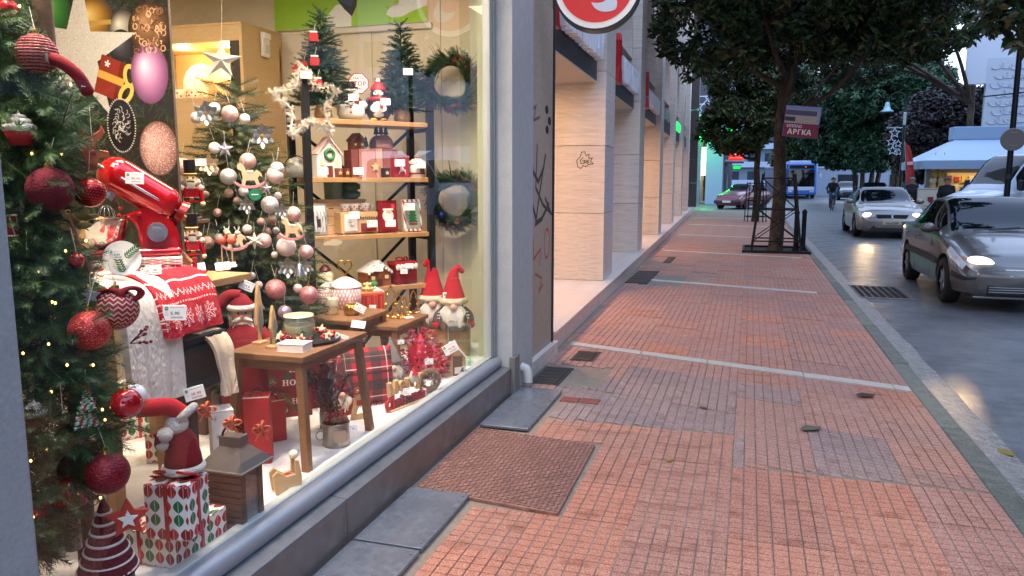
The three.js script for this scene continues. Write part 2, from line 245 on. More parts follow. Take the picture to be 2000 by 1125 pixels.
// ---------- the gift shop: shell, window, posters ----------
const FLOOR = .28, WALLZ = -6.0;
const plaster = M(0xffffff, .9, 0, { map: grain([206, 196, 176], 10, 30, 41) });
const roughGrey = M(0xffffff, .8, 0, { map: grain([150, 156, 156], 20, 40, 43), bumpMap: grain([128, 128, 128], 60, 50, 44), bumpScale: .004 });
const paleMetal = M(0xb9bcb4, .45, .2), tubeMetal = M(0x9a9fa4, .42, .4);
const mSill = M(0xffffff, .38, .6, { map: grain([128, 132, 136], 20, 18, 46) }), mBase = M(0xffffff, .95, .3, { map: grain([132, 120, 112], 24, 10, 47), roughnessMap: asphaltRough });
const wallM = M(0xffffff, .8, 0, { map: grain([214, 202, 174], 8, 12, 53) });
{
  const s = thing('gift_shop', 'gift shop with a wide lit window full of red Christmas decorations', 'shop building', V(-1.85, 0, -3.4)), P = (n, g, m, x, y, z) => part(s, n, g, m, x + 1.85, y, z + 3.4);
  P('pillar', uvm(rb(.6, 4.6, 3, .015), .6), roughGrey, -2.053, 2.3, .04);
  P('pillar', uvm(rb(.155, 4.6, .575, .006), .6), M(0xffffff, .75, 0, { map: grain([184, 184, 178], 16, 36, 48) }), -1.7525, 2.3, -5.755); P('side_pane', new THREE.PlaneGeometry(.22, 2.9), M(0xe6f2e6, 0, 0, { transmission: 1, thickness: 0 }), -1.945, 1.75, -5.4); P('corner_wall', uvm(bx(.14, 3.4, .5), 1), wallM, -1.905, 1.7, -5.8);
  P('pillar_base', uvm(rb(.045, .3, .13, .003, 1), .6), M(0x77736a, .6), -1.672, .15, -5.515);
  const bp = [[2, -2.93], [-2.936, -5.452]];
  for (const [a, b] of bp) { P('base_panel', uvm(rb(.03, .205, a - b, .003, 1), .8), mBase, -1.695, .1025, (a + b) / 2); P('sill', uvm(T(rb(.115, .014, a - b, .003, 1), 0, 0, 0, 0, 0, -.09), .8), mSill, -1.737, .215, (a + b) / 2); }
  for (const y of [.075, .14]) P('rivet', T(cy(.005, .005, .004, 8), 0, 0, 0, 0, 0, PI / 2), M(0x888888, .4, .8), -1.678, y, -2.9);
  // the rounded lower frame of the window
  P('window_frame', T(new THREE.ExtrudeGeometry((() => { const q = new THREE.Shape(); q.moveTo(-.045, -.05); q.lineTo(.02, -.05); q.absarc(.0, -.005, .045, -PI / 2.6, PI * .62, false); q.lineTo(-.045, .03); return q; })(), { depth: 3.99, bevelEnabled: false, curveSegments: 14 }), 0, 0, 0), tubeMetal, -1.795, .262, -5.44);
  P('window_frame', rb(.05, .03, 3.98, .004, 1), paleMetal, -1.85, .29, -3.43);
  P('window_frame', rb(.06, 3.0, .07, .006), paleMetal, -1.845, 1.8, -5.41);
  P('window_frame', rb(.03, 3.0, .03, .004), M(0x8f9694, .4, .4), -1.812, 1.8, -5.44);
  P('pane', new THREE.PlaneGeometry(3.93, 2.94).rotateY(PI / 2), M(0xffffff, .0, 0, { transmission: 1, thickness: 0, ior: 1.5 }), -1.838, 1.775, -3.41);
  P('upper_wall', uvm(bx(.3, 3.2, 6.6), .8), plaster, -1.85, 4.85, -2.75);
  P('display_floor', uvm(bx(2.2, .06, 4.5), .7), M(0xffffff, .95, 0, { map: grain([232, 228, 218], 12, 24, 50), bumpMap: tex(256, 256, (u, v) => { const q = 128 + tn(u, v, 12, 51) * 110 + tn(u, v, 34, 52) * 60; return [q, q, q].map(cl); }, false), bumpScale: .012 }), -2.96, FLOOR - .03, -3.72);
  P('shop_floor', bx(5.4, .1, 5.9), M(0x9a8f80, .4), -4.6, .0, -3.1);
  P('end_wall', uvm(bx(4.6, 3.4, .12), 1), wallM, -4.2, 1.7, WALLZ - .06);
  for (const x of [-2.42, -2.98, -3.6]) P('wall_panel', uvm(rb(.555, 3.36, .014, .002, 1), .9, x), wallM, x + .28 - .02, 1.7, WALLZ + .007);
  P('back_wall', uvm(bx(.12, 3.4, 6), 1), wallM, -6.4, 1.7, -3.1); P('side_wall', uvm(bx(4.4, 3.4, .12), 1), wallM, -4.3, 1.7, -.62);
  P('ceiling', bx(4.9, .1, 5.6), M(0xd8d4c8, .9), -4.1, 3.4, -3.3);
  for (const [x, z, w, d, k] of [[-2.3, -1.75, .5, 1.0, 20], [-2.4, -3.1, .5, 1.0, 17], [-2.5, -4.6, .5, 1.0, 19], [-4.2, -3.9, .6, 1.2, 18]]) {
    const y = 3.3; P('ceiling_light', rb(w + .04, .05, d + .04, .01), M(0xeeeeee, .5), x, y + .012, z);
    P('light_panel', bx(w, .004, d), M(0xfff1dd, .5, 0, { emissive: 0xffe9c8, emissiveIntensity: 3 }), x, y - .016, z);
    const l = new THREE.RectAreaLight(0xffeed8, k, w, d); l.position.set(x, y - .022, z); l.rotation.x = -PI / 2; scene.add(l);
  }
  for (const [z, tz] of [[-1.6, -1.95], [-2.3, -2.55], [-3.1, -3.4], [-3.9, -4.3], [-4.7, -5.1]]) { P('spot_light', T(cy(.035, .05, .1, 16), 0, 0, 0, 0, 0, .5), M(0xdddddd, .4), -1.98, 3.2, z); P('spot_light_face', T(cy(.04, .04, .004, 16), -.028, -.05, 0, 0, 0, .5), M(0xfff4e4, .4, 0, { emissive: 0xffeccc, emissiveIntensity: 8 }), -1.98, 3.2, z); const l = new THREE.SpotLight(0xffeedc, 15, 0, .75, .8, 2); l.position.set(-2.02, 3.12, z); l.target.position.set(-2.75, .9, tz); l.castShadow = true; l.shadow.radius = 2; scene.add(l, l.target); }
}
// prints are flat sheets with a picture on them
function poster(name, label, g, t, p, ry, o) { const th = thing(name, label, 'poster', p, ry); part(th, 'board', g.board, M(0xe9e6dd, .6), 0, 0, 0); part(th, 'print', g.print, M(0xffffff, .5, 0, { map: t, ...o }), 0, 0, g.dz); return th; }
const sheetOf = (w, h, d = .012) => ({ board: rb(w, h, d, .002, 1), print: new THREE.PlaneGeometry(w - .006, h - .006), dz: d / 2 + .002 });
{ // large poster of ornaments behind the garland
  const a = onZ(327, 0, -2.92), w = 1.0, h = 1.75, x1 = a.x, yTop = 2.75, y0 = yTop - h;
  const pxy = (u, v) => { const q = onZ(u, v, -2.92); return [(q.x - (x1 - w)) / w, (yTop - q.y) / h]; };
  const t = canvas(1024, 1792, (g, W, Hh) => {
    const X = (u, v) => { const q = pxy(u, v); return [q[0] * W, q[1] * Hh]; }, S = X(200, 0)[0] - X(100, 0)[0], k = S / 100;
    g.fillStyle = '#241c16'; g.fillRect(0, 0, W, Hh);
    for (let i = 0; i < 5200; i++) { const x = rnd() * W, y = rnd() * Hh, L = 20 + rnd() * 44, an = rnd() * 6.3; g.strokeStyle = ['#16281a', '#22401f', '#3a5a2c', '#0d1a12', '#4d4434'][Math.floor(rnd() * 5)]; g.lineWidth = 2 + rnd() * 3; g.beginPath(); g.moveTo(x, y); g.lineTo(x + Math.cos(an) * L, y + Math.sin(an) * L); g.stroke(); }
    const ball = (u, v, r, c1, c2, c3, sy = 1) => { const [x, y] = X(u, v); g.save(); g.translate(x, y); g.scale(1, sy); const q = g.createRadialGradient(-r * k * .3, -r * k * .3, r * k * .05, 0, 0, r * k); q.addColorStop(0, c1); q.addColorStop(.55, c2); q.addColorStop(1, c3); g.fillStyle = q; g.beginPath(); g.arc(0, 0, r * k, 0, 7); g.fill(); g.restore(); };
    ball(98, 20, 40, '#9fd27a', '#3b8a3a', '#1d4a1e'); ball(182, 40, 40, '#f3d685', '#a87c2a', '#4a3110', .95); ball(240, 55, 28, '#d9d3c0', '#8b8474', '#3a352e'); ball(236, 88, 24, '#77777a', '#3c3c40', '#1c1c20'); ball(292, 55, 40, '#a87d58', '#6a4a30', '#2e1f14');
    g.fillStyle = '#b9924a'; g.fillRect(...X(150, 42), 66 * k, 7 * k);
    ball(98, 95, 24, '#cfe8cf', '#6fae84', '#2e5a44');
    { const [x, y] = X(152, 100); g.save(); g.translate(x, y); g.rotate(.12); const pts = starPts(118 * k, 40 * k); const q = g.createLinearGradient(-90 * k, -90 * k, 90 * k, 90 * k); q.addColorStop(0, '#e6e3dc'); q.addColorStop(1, '#c3bdb2'); g.fillStyle = q; g.beginPath(); pts.forEach((p, i) => g[i ? 'lineTo' : 'moveTo'](p[0], -p[1])); g.closePath(); g.fill(); g.clip(); for (let i = 0; i < 5000; i++) { g.fillStyle = ['#fffdf6', '#a9a398', '#d8d2c6'][i % 3]; g.fillRect((rnd() - .5) * 230 * k, (rnd() - .5) * 230 * k, 3, 3); } g.restore(); }
    { const [x, y] = X(216, 152); g.save(); g.translate(x, y); g.rotate(.35); g.fillStyle = '#8e2c1c'; g.fillRect(-26 * k, -30 * k, 52 * k, 60 * k); g.fillStyle = '#6e1f14'; g.fillRect(12 * k, -30 * k, 14 * k, 60 * k); g.fillStyle = '#d2a545'; g.fillRect(-26 * k, -6 * k, 52 * k, 12 * k); g.strokeStyle = '#e6bd5c'; g.lineWidth = 7 * k; for (const s of [-1, 1]) { g.beginPath(); g.ellipse(34 * k, s * 14 * k, 9 * k, 15 * k, s * .4, 0, 7); g.stroke(); } g.fillStyle = '#fff'; g.font = 'bold ' + 22 * k + 'px sans-serif'; g.fillText('*', -18 * k, -8 * k); g.restore(); }
    ball(292, 143, 35, '#f6dff0', '#b97fa6', '#6f3f63', 1.3); ball(310, 290, 36, '#d9b8aa', '#c99a8c', '#7d574d', 1.15); for (let i = 0; i < 900; i++) { const a = rnd() * 6.3, q = Math.sqrt(rnd()) * 34 * k, [x, y] = X(310, 290); g.fillStyle = ['rgba(255,240,232,.6)', 'rgba(120,70,60,.4)'][i % 2]; g.fillRect(x + Math.cos(a) * q, y + Math.sin(a) * q * 1.15, 4, 4); } for (let i = 0; i < 90; i++) { const [x, y] = X(292 + rr(-30, 28), 55 + rr(-40, 45)); g.strokeStyle = ['#8a5f40', '#c79a70', '#4a2f1c', '#d9b48a'][i % 4]; g.lineWidth = 5; g.beginPath(); g.arc(x, y, 12, rnd() * 6, rnd() * 6 + 3); g.stroke(); }
    { const [x, y] = X(237, 245); g.fillStyle = '#151112'; g.beginPath(); g.ellipse(x, y, 27 * k, 40 * k, 0, 0, 7); g.fill(); g.strokeStyle = '#cfcac6'; g.lineWidth = 3; for (let i = 0; i < 46; i++) { const aa = rnd() * 6.3, q = rnd() * 20 * k; g.beginPath(); g.arc(x + Math.cos(aa) * q * .8, y + Math.sin(aa) * q * 1.3, 4 * k, aa, aa + 2.6); g.stroke(); } g.setLineDash([6, 6]); g.lineWidth = 8; g.beginPath(); g.ellipse(x, y, 27 * k, 41 * k, 0, 0, 7); g.stroke(); g.setLineDash([]); }
  });
  poster('poster', 'tall glossy poster of a silver star and baubles behind the garland', sheetOf(w, h), t, V(x1 - w / 2, yTop - h / 2, -2.93), 0).children[0].material = M(0x5a4c40, .7);
}
{ // lime green shoe poster on the end wall and the green dish picture over the cabinet
  const a = onZ(541, 66, WALLZ), b = onZ(838, 43, WALLZ), w = b.x - a.x, h = 1.2, yb = b.y - .003;
  const t = canvas(1024, 1024 * h / w | 0, (g, W, Hh) => {
    const X = (u, v) => { const q = onZ(u, v, WALLZ); return [(q.x - a.x) / w * W, Hh - (q.y - yb) / h * Hh]; };
    g.fillStyle = '#93c31e'; g.fillRect(0, 0, W, Hh); const poly = (c, pts) => { g.fillStyle = c; g.beginPath(); pts.forEach((p, i) => g[i ? 'lineTo' : 'moveTo'](...X(...p))); g.closePath(); g.fill(); };
    poly('#e7e8e2', [[640, 62], [642, 34], [660, 12], [672, 10], [690, 34], [690, 57]]); poly('#22242a', [[662, 2], [668, -60], [706, -60], [700, 14], [691, 34], [676, 20]]);
    poly('#dfe3e2', [[758, 30], [764, 18], [782, 10], [790, -40], [838, -40], [838, 12], [808, 24], [790, 34], [768, 36]]); poly('#b9c2c4', [[768, 12], [782, 8], [784, 11], [770, 15]]);
  });
  poster('poster', 'lime green poster of a white shoe on the end wall', sheetOf(w, h), t, V(a.x + w / 2, yb + h / 2, WALLZ + .024), 0);
  const r = thing('wall_rail', 'thin pale rail along the foot of the lime green poster', 'rail', V((a.x + b.x) / 2 + .18, yb - .03, WALLZ + .03)); part(r, 'rail', rb(w * .8, .045, .03, .004), M(0xcfc8b6, .5));
}
// beech cabinet with a lit niche
const beech = M(0xffffff, .5, 0, { map: wood([206, 172, 122], 4, 61) });
let CABF;
{
  const f = onZ(470, 46, -5.43), zf = CABF = -5.43, xr = f.x, top = f.y, L = onZ(322, 58, zf).x - .35, w = xr - L;
  const c = thing('display_cabinet', 'beech wood display cabinet with a lit niche of tableware', 'cabinet', V(xr, 0, zf)), P = (n, g, m, x, y, z) => part(c, n, g, m, x - xr, y, z - zf);
  const nt = onZ(400, 82, zf).y, nb = onZ(400, 190, zf).y, nx = onZ(474, 100, zf).x - .0;
  P('side_panel', uvm(rb(.03, top, .56, .003, 1), .8), beech, xr - .015, top / 2, zf - .285);
  P('front_panel', uvm(bx(w - .03, top - nt, .03), .8), beech, xr - .03 - (w - .03) / 2, (top + nt) / 2, zf - .02);
  P('front_panel', uvm(bx(w - .03, nb - .03, .03), .8), beech, xr - .03 - (w - .03) / 2, (nb - .03) / 2, zf - .02);
  P('shelf', uvm(bx(w - .03, .028, .5), .8), beech, xr - .03 - (w - .03) / 2, nb - .014, zf - .26); P('niche_back', uvm(bx(w, nt - nb, .02), .8), beech, xr - w / 2, (nt + nb) / 2, zf - .53); P('niche_top', uvm(bx(w - .03, .02, .5), .8), beech, xr - w / 2, nt + .01, zf - .28);
  P('corner_post', rb(.085, nt - nb, .06, .004), M(0x3d3833, .5), xr - .078, (nt + nb) / 2, zf - .035);
  P('top_panel', uvm(rb(w, .02, .57, .003, 1), .8), beech, xr - w / 2, top + .01, zf - .285);
  for (const u of [356, 446]) { const q = onZ(u, 92, zf - .2); P('downlight', cy(.045, .045, .012, 18), M(0xfff3dd, .5, 0, { emissive: 0xffd9a0, emissiveIntensity: 6 }), q.x, nt - .005, zf - .2); const l = new THREE.PointLight(0xffc98a, 1.1, 0, 2); l.position.set(q.x, nt - .05, zf - .2); l.shadow.radius = 2; l.castShadow = true; scene.add(l); }
  const s = onX(516, 88, xr + .01), box = thing('wall_switch', 'small white sensor box on the cabinet side', 'sensor', V(xr + .005, s.y, s.z)); part(box, 'housing', rb(.03, .2, .1, .01), M(0xe8e4d8, .5), .015, 0, 0); part(box, 'cover', rb(.012, .07, .07, .004), M(0xcfcabc, .5), .034, -.035, 0); part(box, 'lens', rb(.02, .05, .09, .008), M(0xf4f1e8, .4), .036, .07, 0);
  // tableware in the niche
  const zq = zf - .22, porc = M(0xe9e2d2, .25), at = (u, v) => onZ(u, v, zq);
  for (const [u, r, l] of [[378, .16, 'leftmost of the cream plates standing on edge in the lit niche'], [398, .15, 'middle of the cream plates standing on edge in the lit niche'], [418, .14, 'rightmost of the cream plates standing on edge in the lit niche']]) { const p = at(u, 187), t = thing('plate', l, 'plate', V(p.x, nb + r, zq - .1)); part(t, 'dish', T(lathe([[0, 0], [r * .6, .004], [r * .7, .012], [r, .02], [r * 1.0, .025], [r * .7, .018], [0, .008]], 36), 0, 0, 0, PI / 2 - .15, .3, 0), porc); part(t, 'rim_band', T(new THREE.TorusGeometry(r * .82, .004, 5, 36), 0, 0, .022, -.15, .3, 0), M(0xb8a88c, .5)); }
  for (const [u, l] of [[338, 'left cream cup with berry print in the lit niche'], [356, 'middle cream cup with berry print in the lit niche'], [384, 'right cream cup with berry print in the lit niche']]) { const p = at(u, 187), t = thing('cup', l, 'cup', V(p.x, nb, zq + .04)); part(t, 'body', lathe([[0, 0], [.04, 0], [.052, .03], [.055, .09], [.051, .09], [.045, .02], [0, .01]]), porc); part(t, 'handle', new THREE.TorusGeometry(.025, .007, 6, 14), porc, .066, .05, 0); for (let i = 0; i < 5; i++) part(t, 'berry', sp(.008, 8, 6), M(0x6b4a3a, .6), cos(i * .5 + .6) * .054, .035 + .025 * (i % 2), sin(i * .5 + .6) * .054); }
  { const p = at(420, 188), t = thing('paper_star', 'pale gold decoration star lying against the niche back', 'star', V(p.x, nb + .13, zq - .02), .2); part(t, 'star', star3(.17, .07, .05), M(0xe6cf9a, .5)); }
}
// ---------- marble arcade beside the shop ----------
const { FontLoader } = await import('three/addons/loaders/FontLoader.js'); const { TextGeometry } = await import('three/addons/geometries/TextGeometry.js');
const fontBold = await new FontLoader().loadAsync('fonts/droid/droid_sans_bold.typeface.json');
const text3 = (s, size, depth, bev = .004) => { const g = new TextGeometry(s, { font: fontBold, size, depth, curveSegments: 5, bevelEnabled: bev > 0, bevelSize: bev, bevelThickness: bev, bevelSegments: 1 }); g.center(); return g; };
const marbleTex = (b, s) => tex(512, 512, (u, v) => { const w = tn(u, v, 3, s) * .014, q = tn(u, (v * 9 + w * 9) % 1, 4, s + 1) * 8 + Math.pow(Math.abs(tn(u * .5 % 1, (v * 7 + w * 20) % 1, 7, s + 2)), .7) * -30 + (tn(u, (v * 23) % 1, 9, s + 4) > .34 ? -24 : 0) + (rnd() - .5) * 5; return b.map((c, i) => cl(c + q * [1, 1.05, 1.1][i])); });
const marbles = [M(0xffffff, .32, 0, { map: marbleTex([222, 210, 198], 71) }), M(0xffffff, .32, 0, { map: marbleTex([218, 207, 197], 75) }), M(0xffffff, .36, 0, { map: marbleTex([224, 213, 201], 79) })];
const TH = .029, arcade = thing('marble_building', 'marble clad building with square pillars, arches and lettered sign boxes', 'building', V(-1.71, 0, -6.95), TH);
const A = (n, g, m, x = 0, y = 0, z = 0) => part(arcade, n, g, m, x, y, z);
const toLocal = p => { const q = p.clone().sub(V(-1.71, 0, -6.95)); return q.applyAxisAngle(V(0, 1, 0), -TH); };
const STEP = .205;
{ // step of marble slabs with risers
  for (let k = 0, d = .02; d < 33; k++) { const L = [1.55, 1.2, 1.36, 1.1][k % 4], m = marbles[k % 3]; A('step_slab', uvm(rb(1.1, .035, L - .005, .004, 1), 1.4, k * .3), m, -.54, STEP - .0175 + rr(-.001, .001), -d - L / 2); A('step_slab', uvm(rb(1.2, .034, L - .005, .004, 1), 1.4, k * .5), marbles[(k + 1) % 3], -1.697, STEP - .0175, -d - L / 2); A('riser', uvm(rb(.03, STEP - .036, L - .006, .003, 1), 1.1, k * .7), m, -.03 + rr(-.003, .003), (STEP - .036) / 2, -d - L / 2); d += L; }
  A('step_core', bx(2.2, STEP - .04, 33), M(0x8a8378, .9), -1.15, (STEP - .04) / 2 - .001, -16.6);
}
const joints = [285, 416].map(v => onZ(1100, v, -10.73).y), PIL = [3.78, 8.2, 13.15, 18.3, 23.4, 28.5], soffit = onZ(1161, 158, -10.73).y, fasciaTop = onZ(1161, 92, -10.73).y;
{
  const ys = [STEP, joints[1], joints[0], joints[0] + 1.0, joints[0] + 2.0, joints[0] + 3.1, 6.6, 8.2, 10];
  PIL.forEach((d, n) => { for (let i = 0; i < ys.length - 1; i++) { const h = ys[i + 1] - ys[i], m = marbles[(n + i) % 3]; A('marble_block', uvm(rb(.72, h - .006, .9, .004, 1), 1.5, n * .31 + i * .17, i * .4), m, -.48 + rr(-.001, .001), ys[i] + h / 2, -d - .45); } });
  const bays = [[-.02, 3.78], ...PIL.map((d, i) => [d + .9, PIL[i + 1] ?? 33.2])], mPanel = M(0xffffff, .7, 0, { map: grain([134, 108, 92], 18, 16, 83) }), mFascia = M(0x3f4143, .5, .3), mSoff = M(0xcdbfa8, .6), mLet = M(0xe8eaee, .4), mRed = M(0xb8161a, .35);
  bays.forEach(([a, b], n) => {
    const w = b - a, mid = -(a + b) / 2;
    A('sign_box', rb(.5, fasciaTop - soffit, w - .01, .004, 1), mFascia, -.5, (soffit + fasciaTop) / 2, mid); A('soffit', bx(1.9, .02, w - .02), mSoff, -1.205, soffit - .012, mid);
    A('recess_panel', bx(.06, 8, w - .005), mPanel, -.82, fasciaTop + 4, mid); A('ledge', rb(.14, .07, w - .01, .01), M(0x8f8880, .6), -.72, fasciaTop + .55, mid);
    { const s = new THREE.Shape(); s.moveTo(-w / 2, 3.9); s.lineTo(w / 2, 3.9); s.lineTo(w / 2, 10); s.lineTo(-w / 2, 10); const hole = new THREE.Path(); const r = w / 2 - .14; hole.moveTo(-r, 3.901); hole.lineTo(-r, 4.2); hole.absarc(0, 4.2, r, PI, 0, true); hole.lineTo(r, 3.901); s.holes.push(hole);
      const g = new THREE.ExtrudeGeometry(s, { depth: .45, bevelEnabled: false, curveSegments: 20 }); g.rotateY(PI / 2); A('arch', uvm(g, 1.5), marbles[n % 3], -.74, 0, mid); }
    A('shop_front', bx(.08, soffit - STEP - .1, w - .04), M(0x2b2d30, .12, .1), -2.2, (soffit + STEP) / 2, mid); for (let i = 0; i <= 3; i++) A('shop_front_frame', rb(.1, soffit - STEP - .03, .06, .006, 1), M(0x777570, .4, .5), -2.15, (soffit + STEP) / 2, -a - .05 - (w - .1) * i / 3);
    if (n < 3) { // standing letters on the sign box, seen end on, the first mark red
      const hL = .46 - n * .04; let z = -a - .42;
      const red = new THREE.Shape(); red.moveTo(-.2, 0); red.lineTo(.2, 0); red.lineTo(.16, .2); red.lineTo(.08, .22); red.lineTo(.1, .62); red.lineTo(.0, .72); red.lineTo(-.1, .62); red.lineTo(-.08, .22); red.lineTo(-.16, .2);
      const rg = new THREE.ExtrudeGeometry(red, { depth: .13, bevelEnabled: true, bevelSize: .01, bevelThickness: .01, bevelSegments: 1 }); rg.rotateY(PI / 2); A('red_emblem', rg, mRed, -.24, soffit + .12, z); z -= .5;
      const word = 'vnuvnnuv'; for (let i = 0; i < word.length && z > -b + .35; i++) { const g = text3(word[i], hL, .1); g.computeBoundingBox(); g.scale(1, 1.15, 1); g.rotateY(PI / 2); const lw = .27; A('letter', g, mLet, -.17, soffit + .2 + hL * .5, z - lw / 2); z -= lw + .07; }
    }
    const warm = [1, 0, .9, .45, .4, .3, 0][n]; if (warm > 0) { const y = soffit - .03; A('soffit_light', rb(.3, .02, .3, .006, 1), M(0xfff0d8, .5, 0, { emissive: 0xffcf96, emissiveIntensity: 4 }), -1.35, y, mid); const l = new THREE.RectAreaLight(0xffc690, 400 * warm, .3, .3), q = V(-1.35, y - .02, mid).applyAxisAngle(V(0, 1, 0), TH).add(V(-1.71, 0, -6.95)); l.position.copy(q); l.rotation.x = -PI / 2; scene.add(l); }
    if (n === 3 || n === 4) { const g = M(0x2aff6a, .4, 0, { emissive: 0x1dff5c, emissiveIntensity: 2.2 }); for (let i = 0; i < 4; i++) A('neon_letter', T(text3('nuvn'[i], .34, .05), 0, 0, 0, 0, PI / 2, 0), n === 4 ? g : M(0x9fb7a8, .4), -.15, soffit + .42, -a - .7 - i * .5); }
  });
  A('cornice', uvm(rb(.9, .5, 33.3, .03), 1.5), marbles[0], -.5, 10.2, -16.6); A('upper_wall', bx(.5, 9, 33.2), M(0xa39c90, .8), -.7, 14.9, -16.6);
  A('corner_pilaster', J(...[0, 1, 2, 3].map(i => T(rb(.8, 1.18, .75, .01, 1), 0, .6 + i * 1.2, 0)), T(rb(.8, 5, .75, .01, 1), 0, 7.4, 0)), M(0x45403d, .45), -.3, STEP, -33.6);
  // graffiti corner
  const g = thing('side_wall', 'narrow beige wall strip with graffiti between the shop pillar and the marble step', 'wall', V(-1.72, 0, -6.43)), gm = M(0xffffff, .85, 0, { map: canvas(512, 1536, (c, W, H) => {
    c.fillStyle = '#b5a18a'; c.fillRect(0, 0, W, H); for (let i = 0; i < 9000; i++) { c.fillStyle = ['rgba(255,240,215,.12)', 'rgba(70,55,40,.10)', 'rgba(150,120,90,.15)'][i % 3]; const r = 1 + rnd() * 5; c.fillRect(rnd() * W, rnd() * H, r, r * (1 + rnd() * 3)); }
    const Y = y => H - y / 3 * H; c.lineCap = 'round'; const curve = (col, lw, pts) => { c.strokeStyle = col; c.lineWidth = lw; c.beginPath(); pts.forEach((p, i) => c[i ? 'lineTo' : 'moveTo'](p[0] * W, Y(p[1]))); c.stroke(); };
    for (const [x, y] of [[.74, 2.12], [.86, 2.03], [.76, 1.95]]) { c.fillStyle = '#1d1a18'; c.beginPath(); c.ellipse(x * W, Y(y), 36, 19, 0, 0, 7); c.fill(); }
    const ink = '#4a4038'; curve(ink, 26, [[.1, 1.9], [.18, 1.6], [.12, 1.35], [.3, 1.2]]); curve(ink, 22, [[.1, 1.62], [.4, 1.5], [.62, 1.62], [.7, 1.74], [.45, 1.4], [.3, 1.15], [.55, 1.18], [.85, 1.3]]); curve(ink, 18, [[.35, 1.8], [.3, 1.45], [.6, 1.3], [.95, 1.22], [.7, 1.35]]); curve('#75604a', 12, [[.02, 2.05], [.3, 2.12], [.2, 2.0], [.45, 2.04]]);
    const rd = '#b5563c'; curve(rd, 13, [[.2, 1.02], [.22, .85], [.5, .92], [.48, .78]]); c.strokeStyle = rd; c.lineWidth = 13; c.beginPath(); c.ellipse(.78 * W, Y(.95), 60, 66, .3, 0, 7); c.stroke(); curve(rd, 12, [[.3, .72], [.55, .66], [.45, .55], [.6, .6]]);
  }) });
  part(g, 'wall', bx(.5, 4.6, .82), M(0xffffff, .85, 0, { map: grain([176, 158, 136], 24, 24, 85) }), -.255, 2.3, -.01); part(g, 'painted_face', T(new THREE.PlaneGeometry(.8, 3), 0, 0, 0, 0, PI / 2, 0), gm, .002, 1.62, -.01); part(g, 'plinth', uvm(rb(.06, .13, .9, .006), .8), marbles[2], .02, .065, -.05); part(g, 'door_jamb', rb(.03, 4.4, .03, .003, 1), M(0x3b302a, .6), -.0, 2.3, -.437);
}
{ // spray scrawl on the first pillar, as a thin decal on the marble
  const t = canvas(256, 256, (c, W) => { c.clearRect(0, 0, W, W); c.strokeStyle = '#3a322e'; c.lineWidth = 10; c.lineCap = 'round'; c.lineJoin = 'round'; const P = (pts, cl2) => { c.beginPath(); pts.forEach((p, i) => c[i ? 'lineTo' : 'moveTo'](p[0] * W, p[1] * W)); if (cl2) c.closePath(); c.stroke(); }; P([[.1, .85], [.05, .5], [.25, .3], [.3, .08], [.48, .05], [.55, .25], [.72, .18], [.7, .4], [.9, .38], [.8, .55], [.95, .7], [.7, .72], [.55, .85], [.4, .78], [.28, .95], [.12, .86]]); P([[.4, .35], [.25, .5], [.28, .68], [.45, .66], [.46, .52], [.36, .54]]); c.beginPath(); c.arc(.52 * W, .58 * W, 16, 0, 7); c.stroke(); P([[.72, .5], [.6, .55], [.7, .62], [.62, .68]]); });
  const p = onZ(1143, 313, -10.73), q = toLocal(p); A('graffiti', new THREE.PlaneGeometry(.26, .26), M(0xffffff, .8, 0, { map: t, transparent: true, alphaTest: .5 }), q.x, p.y, -PIL[0] + .003);
}
{ // round red blade sign over the pavement
  const c = onZ(1167, -26, -6.35), R = 86 * mpp(c), t = thing('round_sign', 'round red hanging sign with a white ring and dark rim', 'sign', c, .12);
  part(t, 'case', T(cy(R, R, .16, 48), 0, 0, 0, PI / 2), M(0x2b2a29, .4, .3)); part(t, 'ring', T(cy(R * .955, R * .955, .012, 48), 0, 0, .08, PI / 2), M(0xeee9dd, .4, 0, { emissive: 0xfff4e0, emissiveIntensity: .25 })); part(t, 'disc', T(cy(R * .83, R * .83, .012, 48), 0, 0, .09, PI / 2), M(0xd42a20, .4, 0, { emissive: 0xe0281c, emissiveIntensity: .3 }));
  const s = new THREE.Shape(); s.moveTo(0, 0); s.bezierCurveTo(.02, -.06, .1, -.1, .19, -.06); s.bezierCurveTo(.22, -.02, .2, .06, .12, .12); s.bezierCurveTo(.16, .04, .12, -.03, 0, 0); part(t, 'emblem', T(new THREE.ExtrudeGeometry(s, { depth: .006, bevelEnabled: false }), -.04, -.14, .096), M(0xf4f1ea, .4)); part(t, 'bracket', bar([-.42, R * .5, 0], [-.2, R * .5, 0], .04), M(0x333333, .5, .5));
}
{ const p = onY(1024, 757); const t = thing('drain_pipe', 'short white drain pipe stub at the foot of the pillar', 'drain pipe', V(-1.63, 0, p.z)); part(t, 'pipe', tube([[-.05, .17, 0], [0, .15, 0], [.012, .1, 0], [.012, .03, 0]], .035, 14), M(0xd9d6c9, .5)); part(t, 'collar', T(new THREE.TorusGeometry(.037, .007, 6, 18), .012, .045, 0, PI / 2), M(0x7a786c, .6)); }

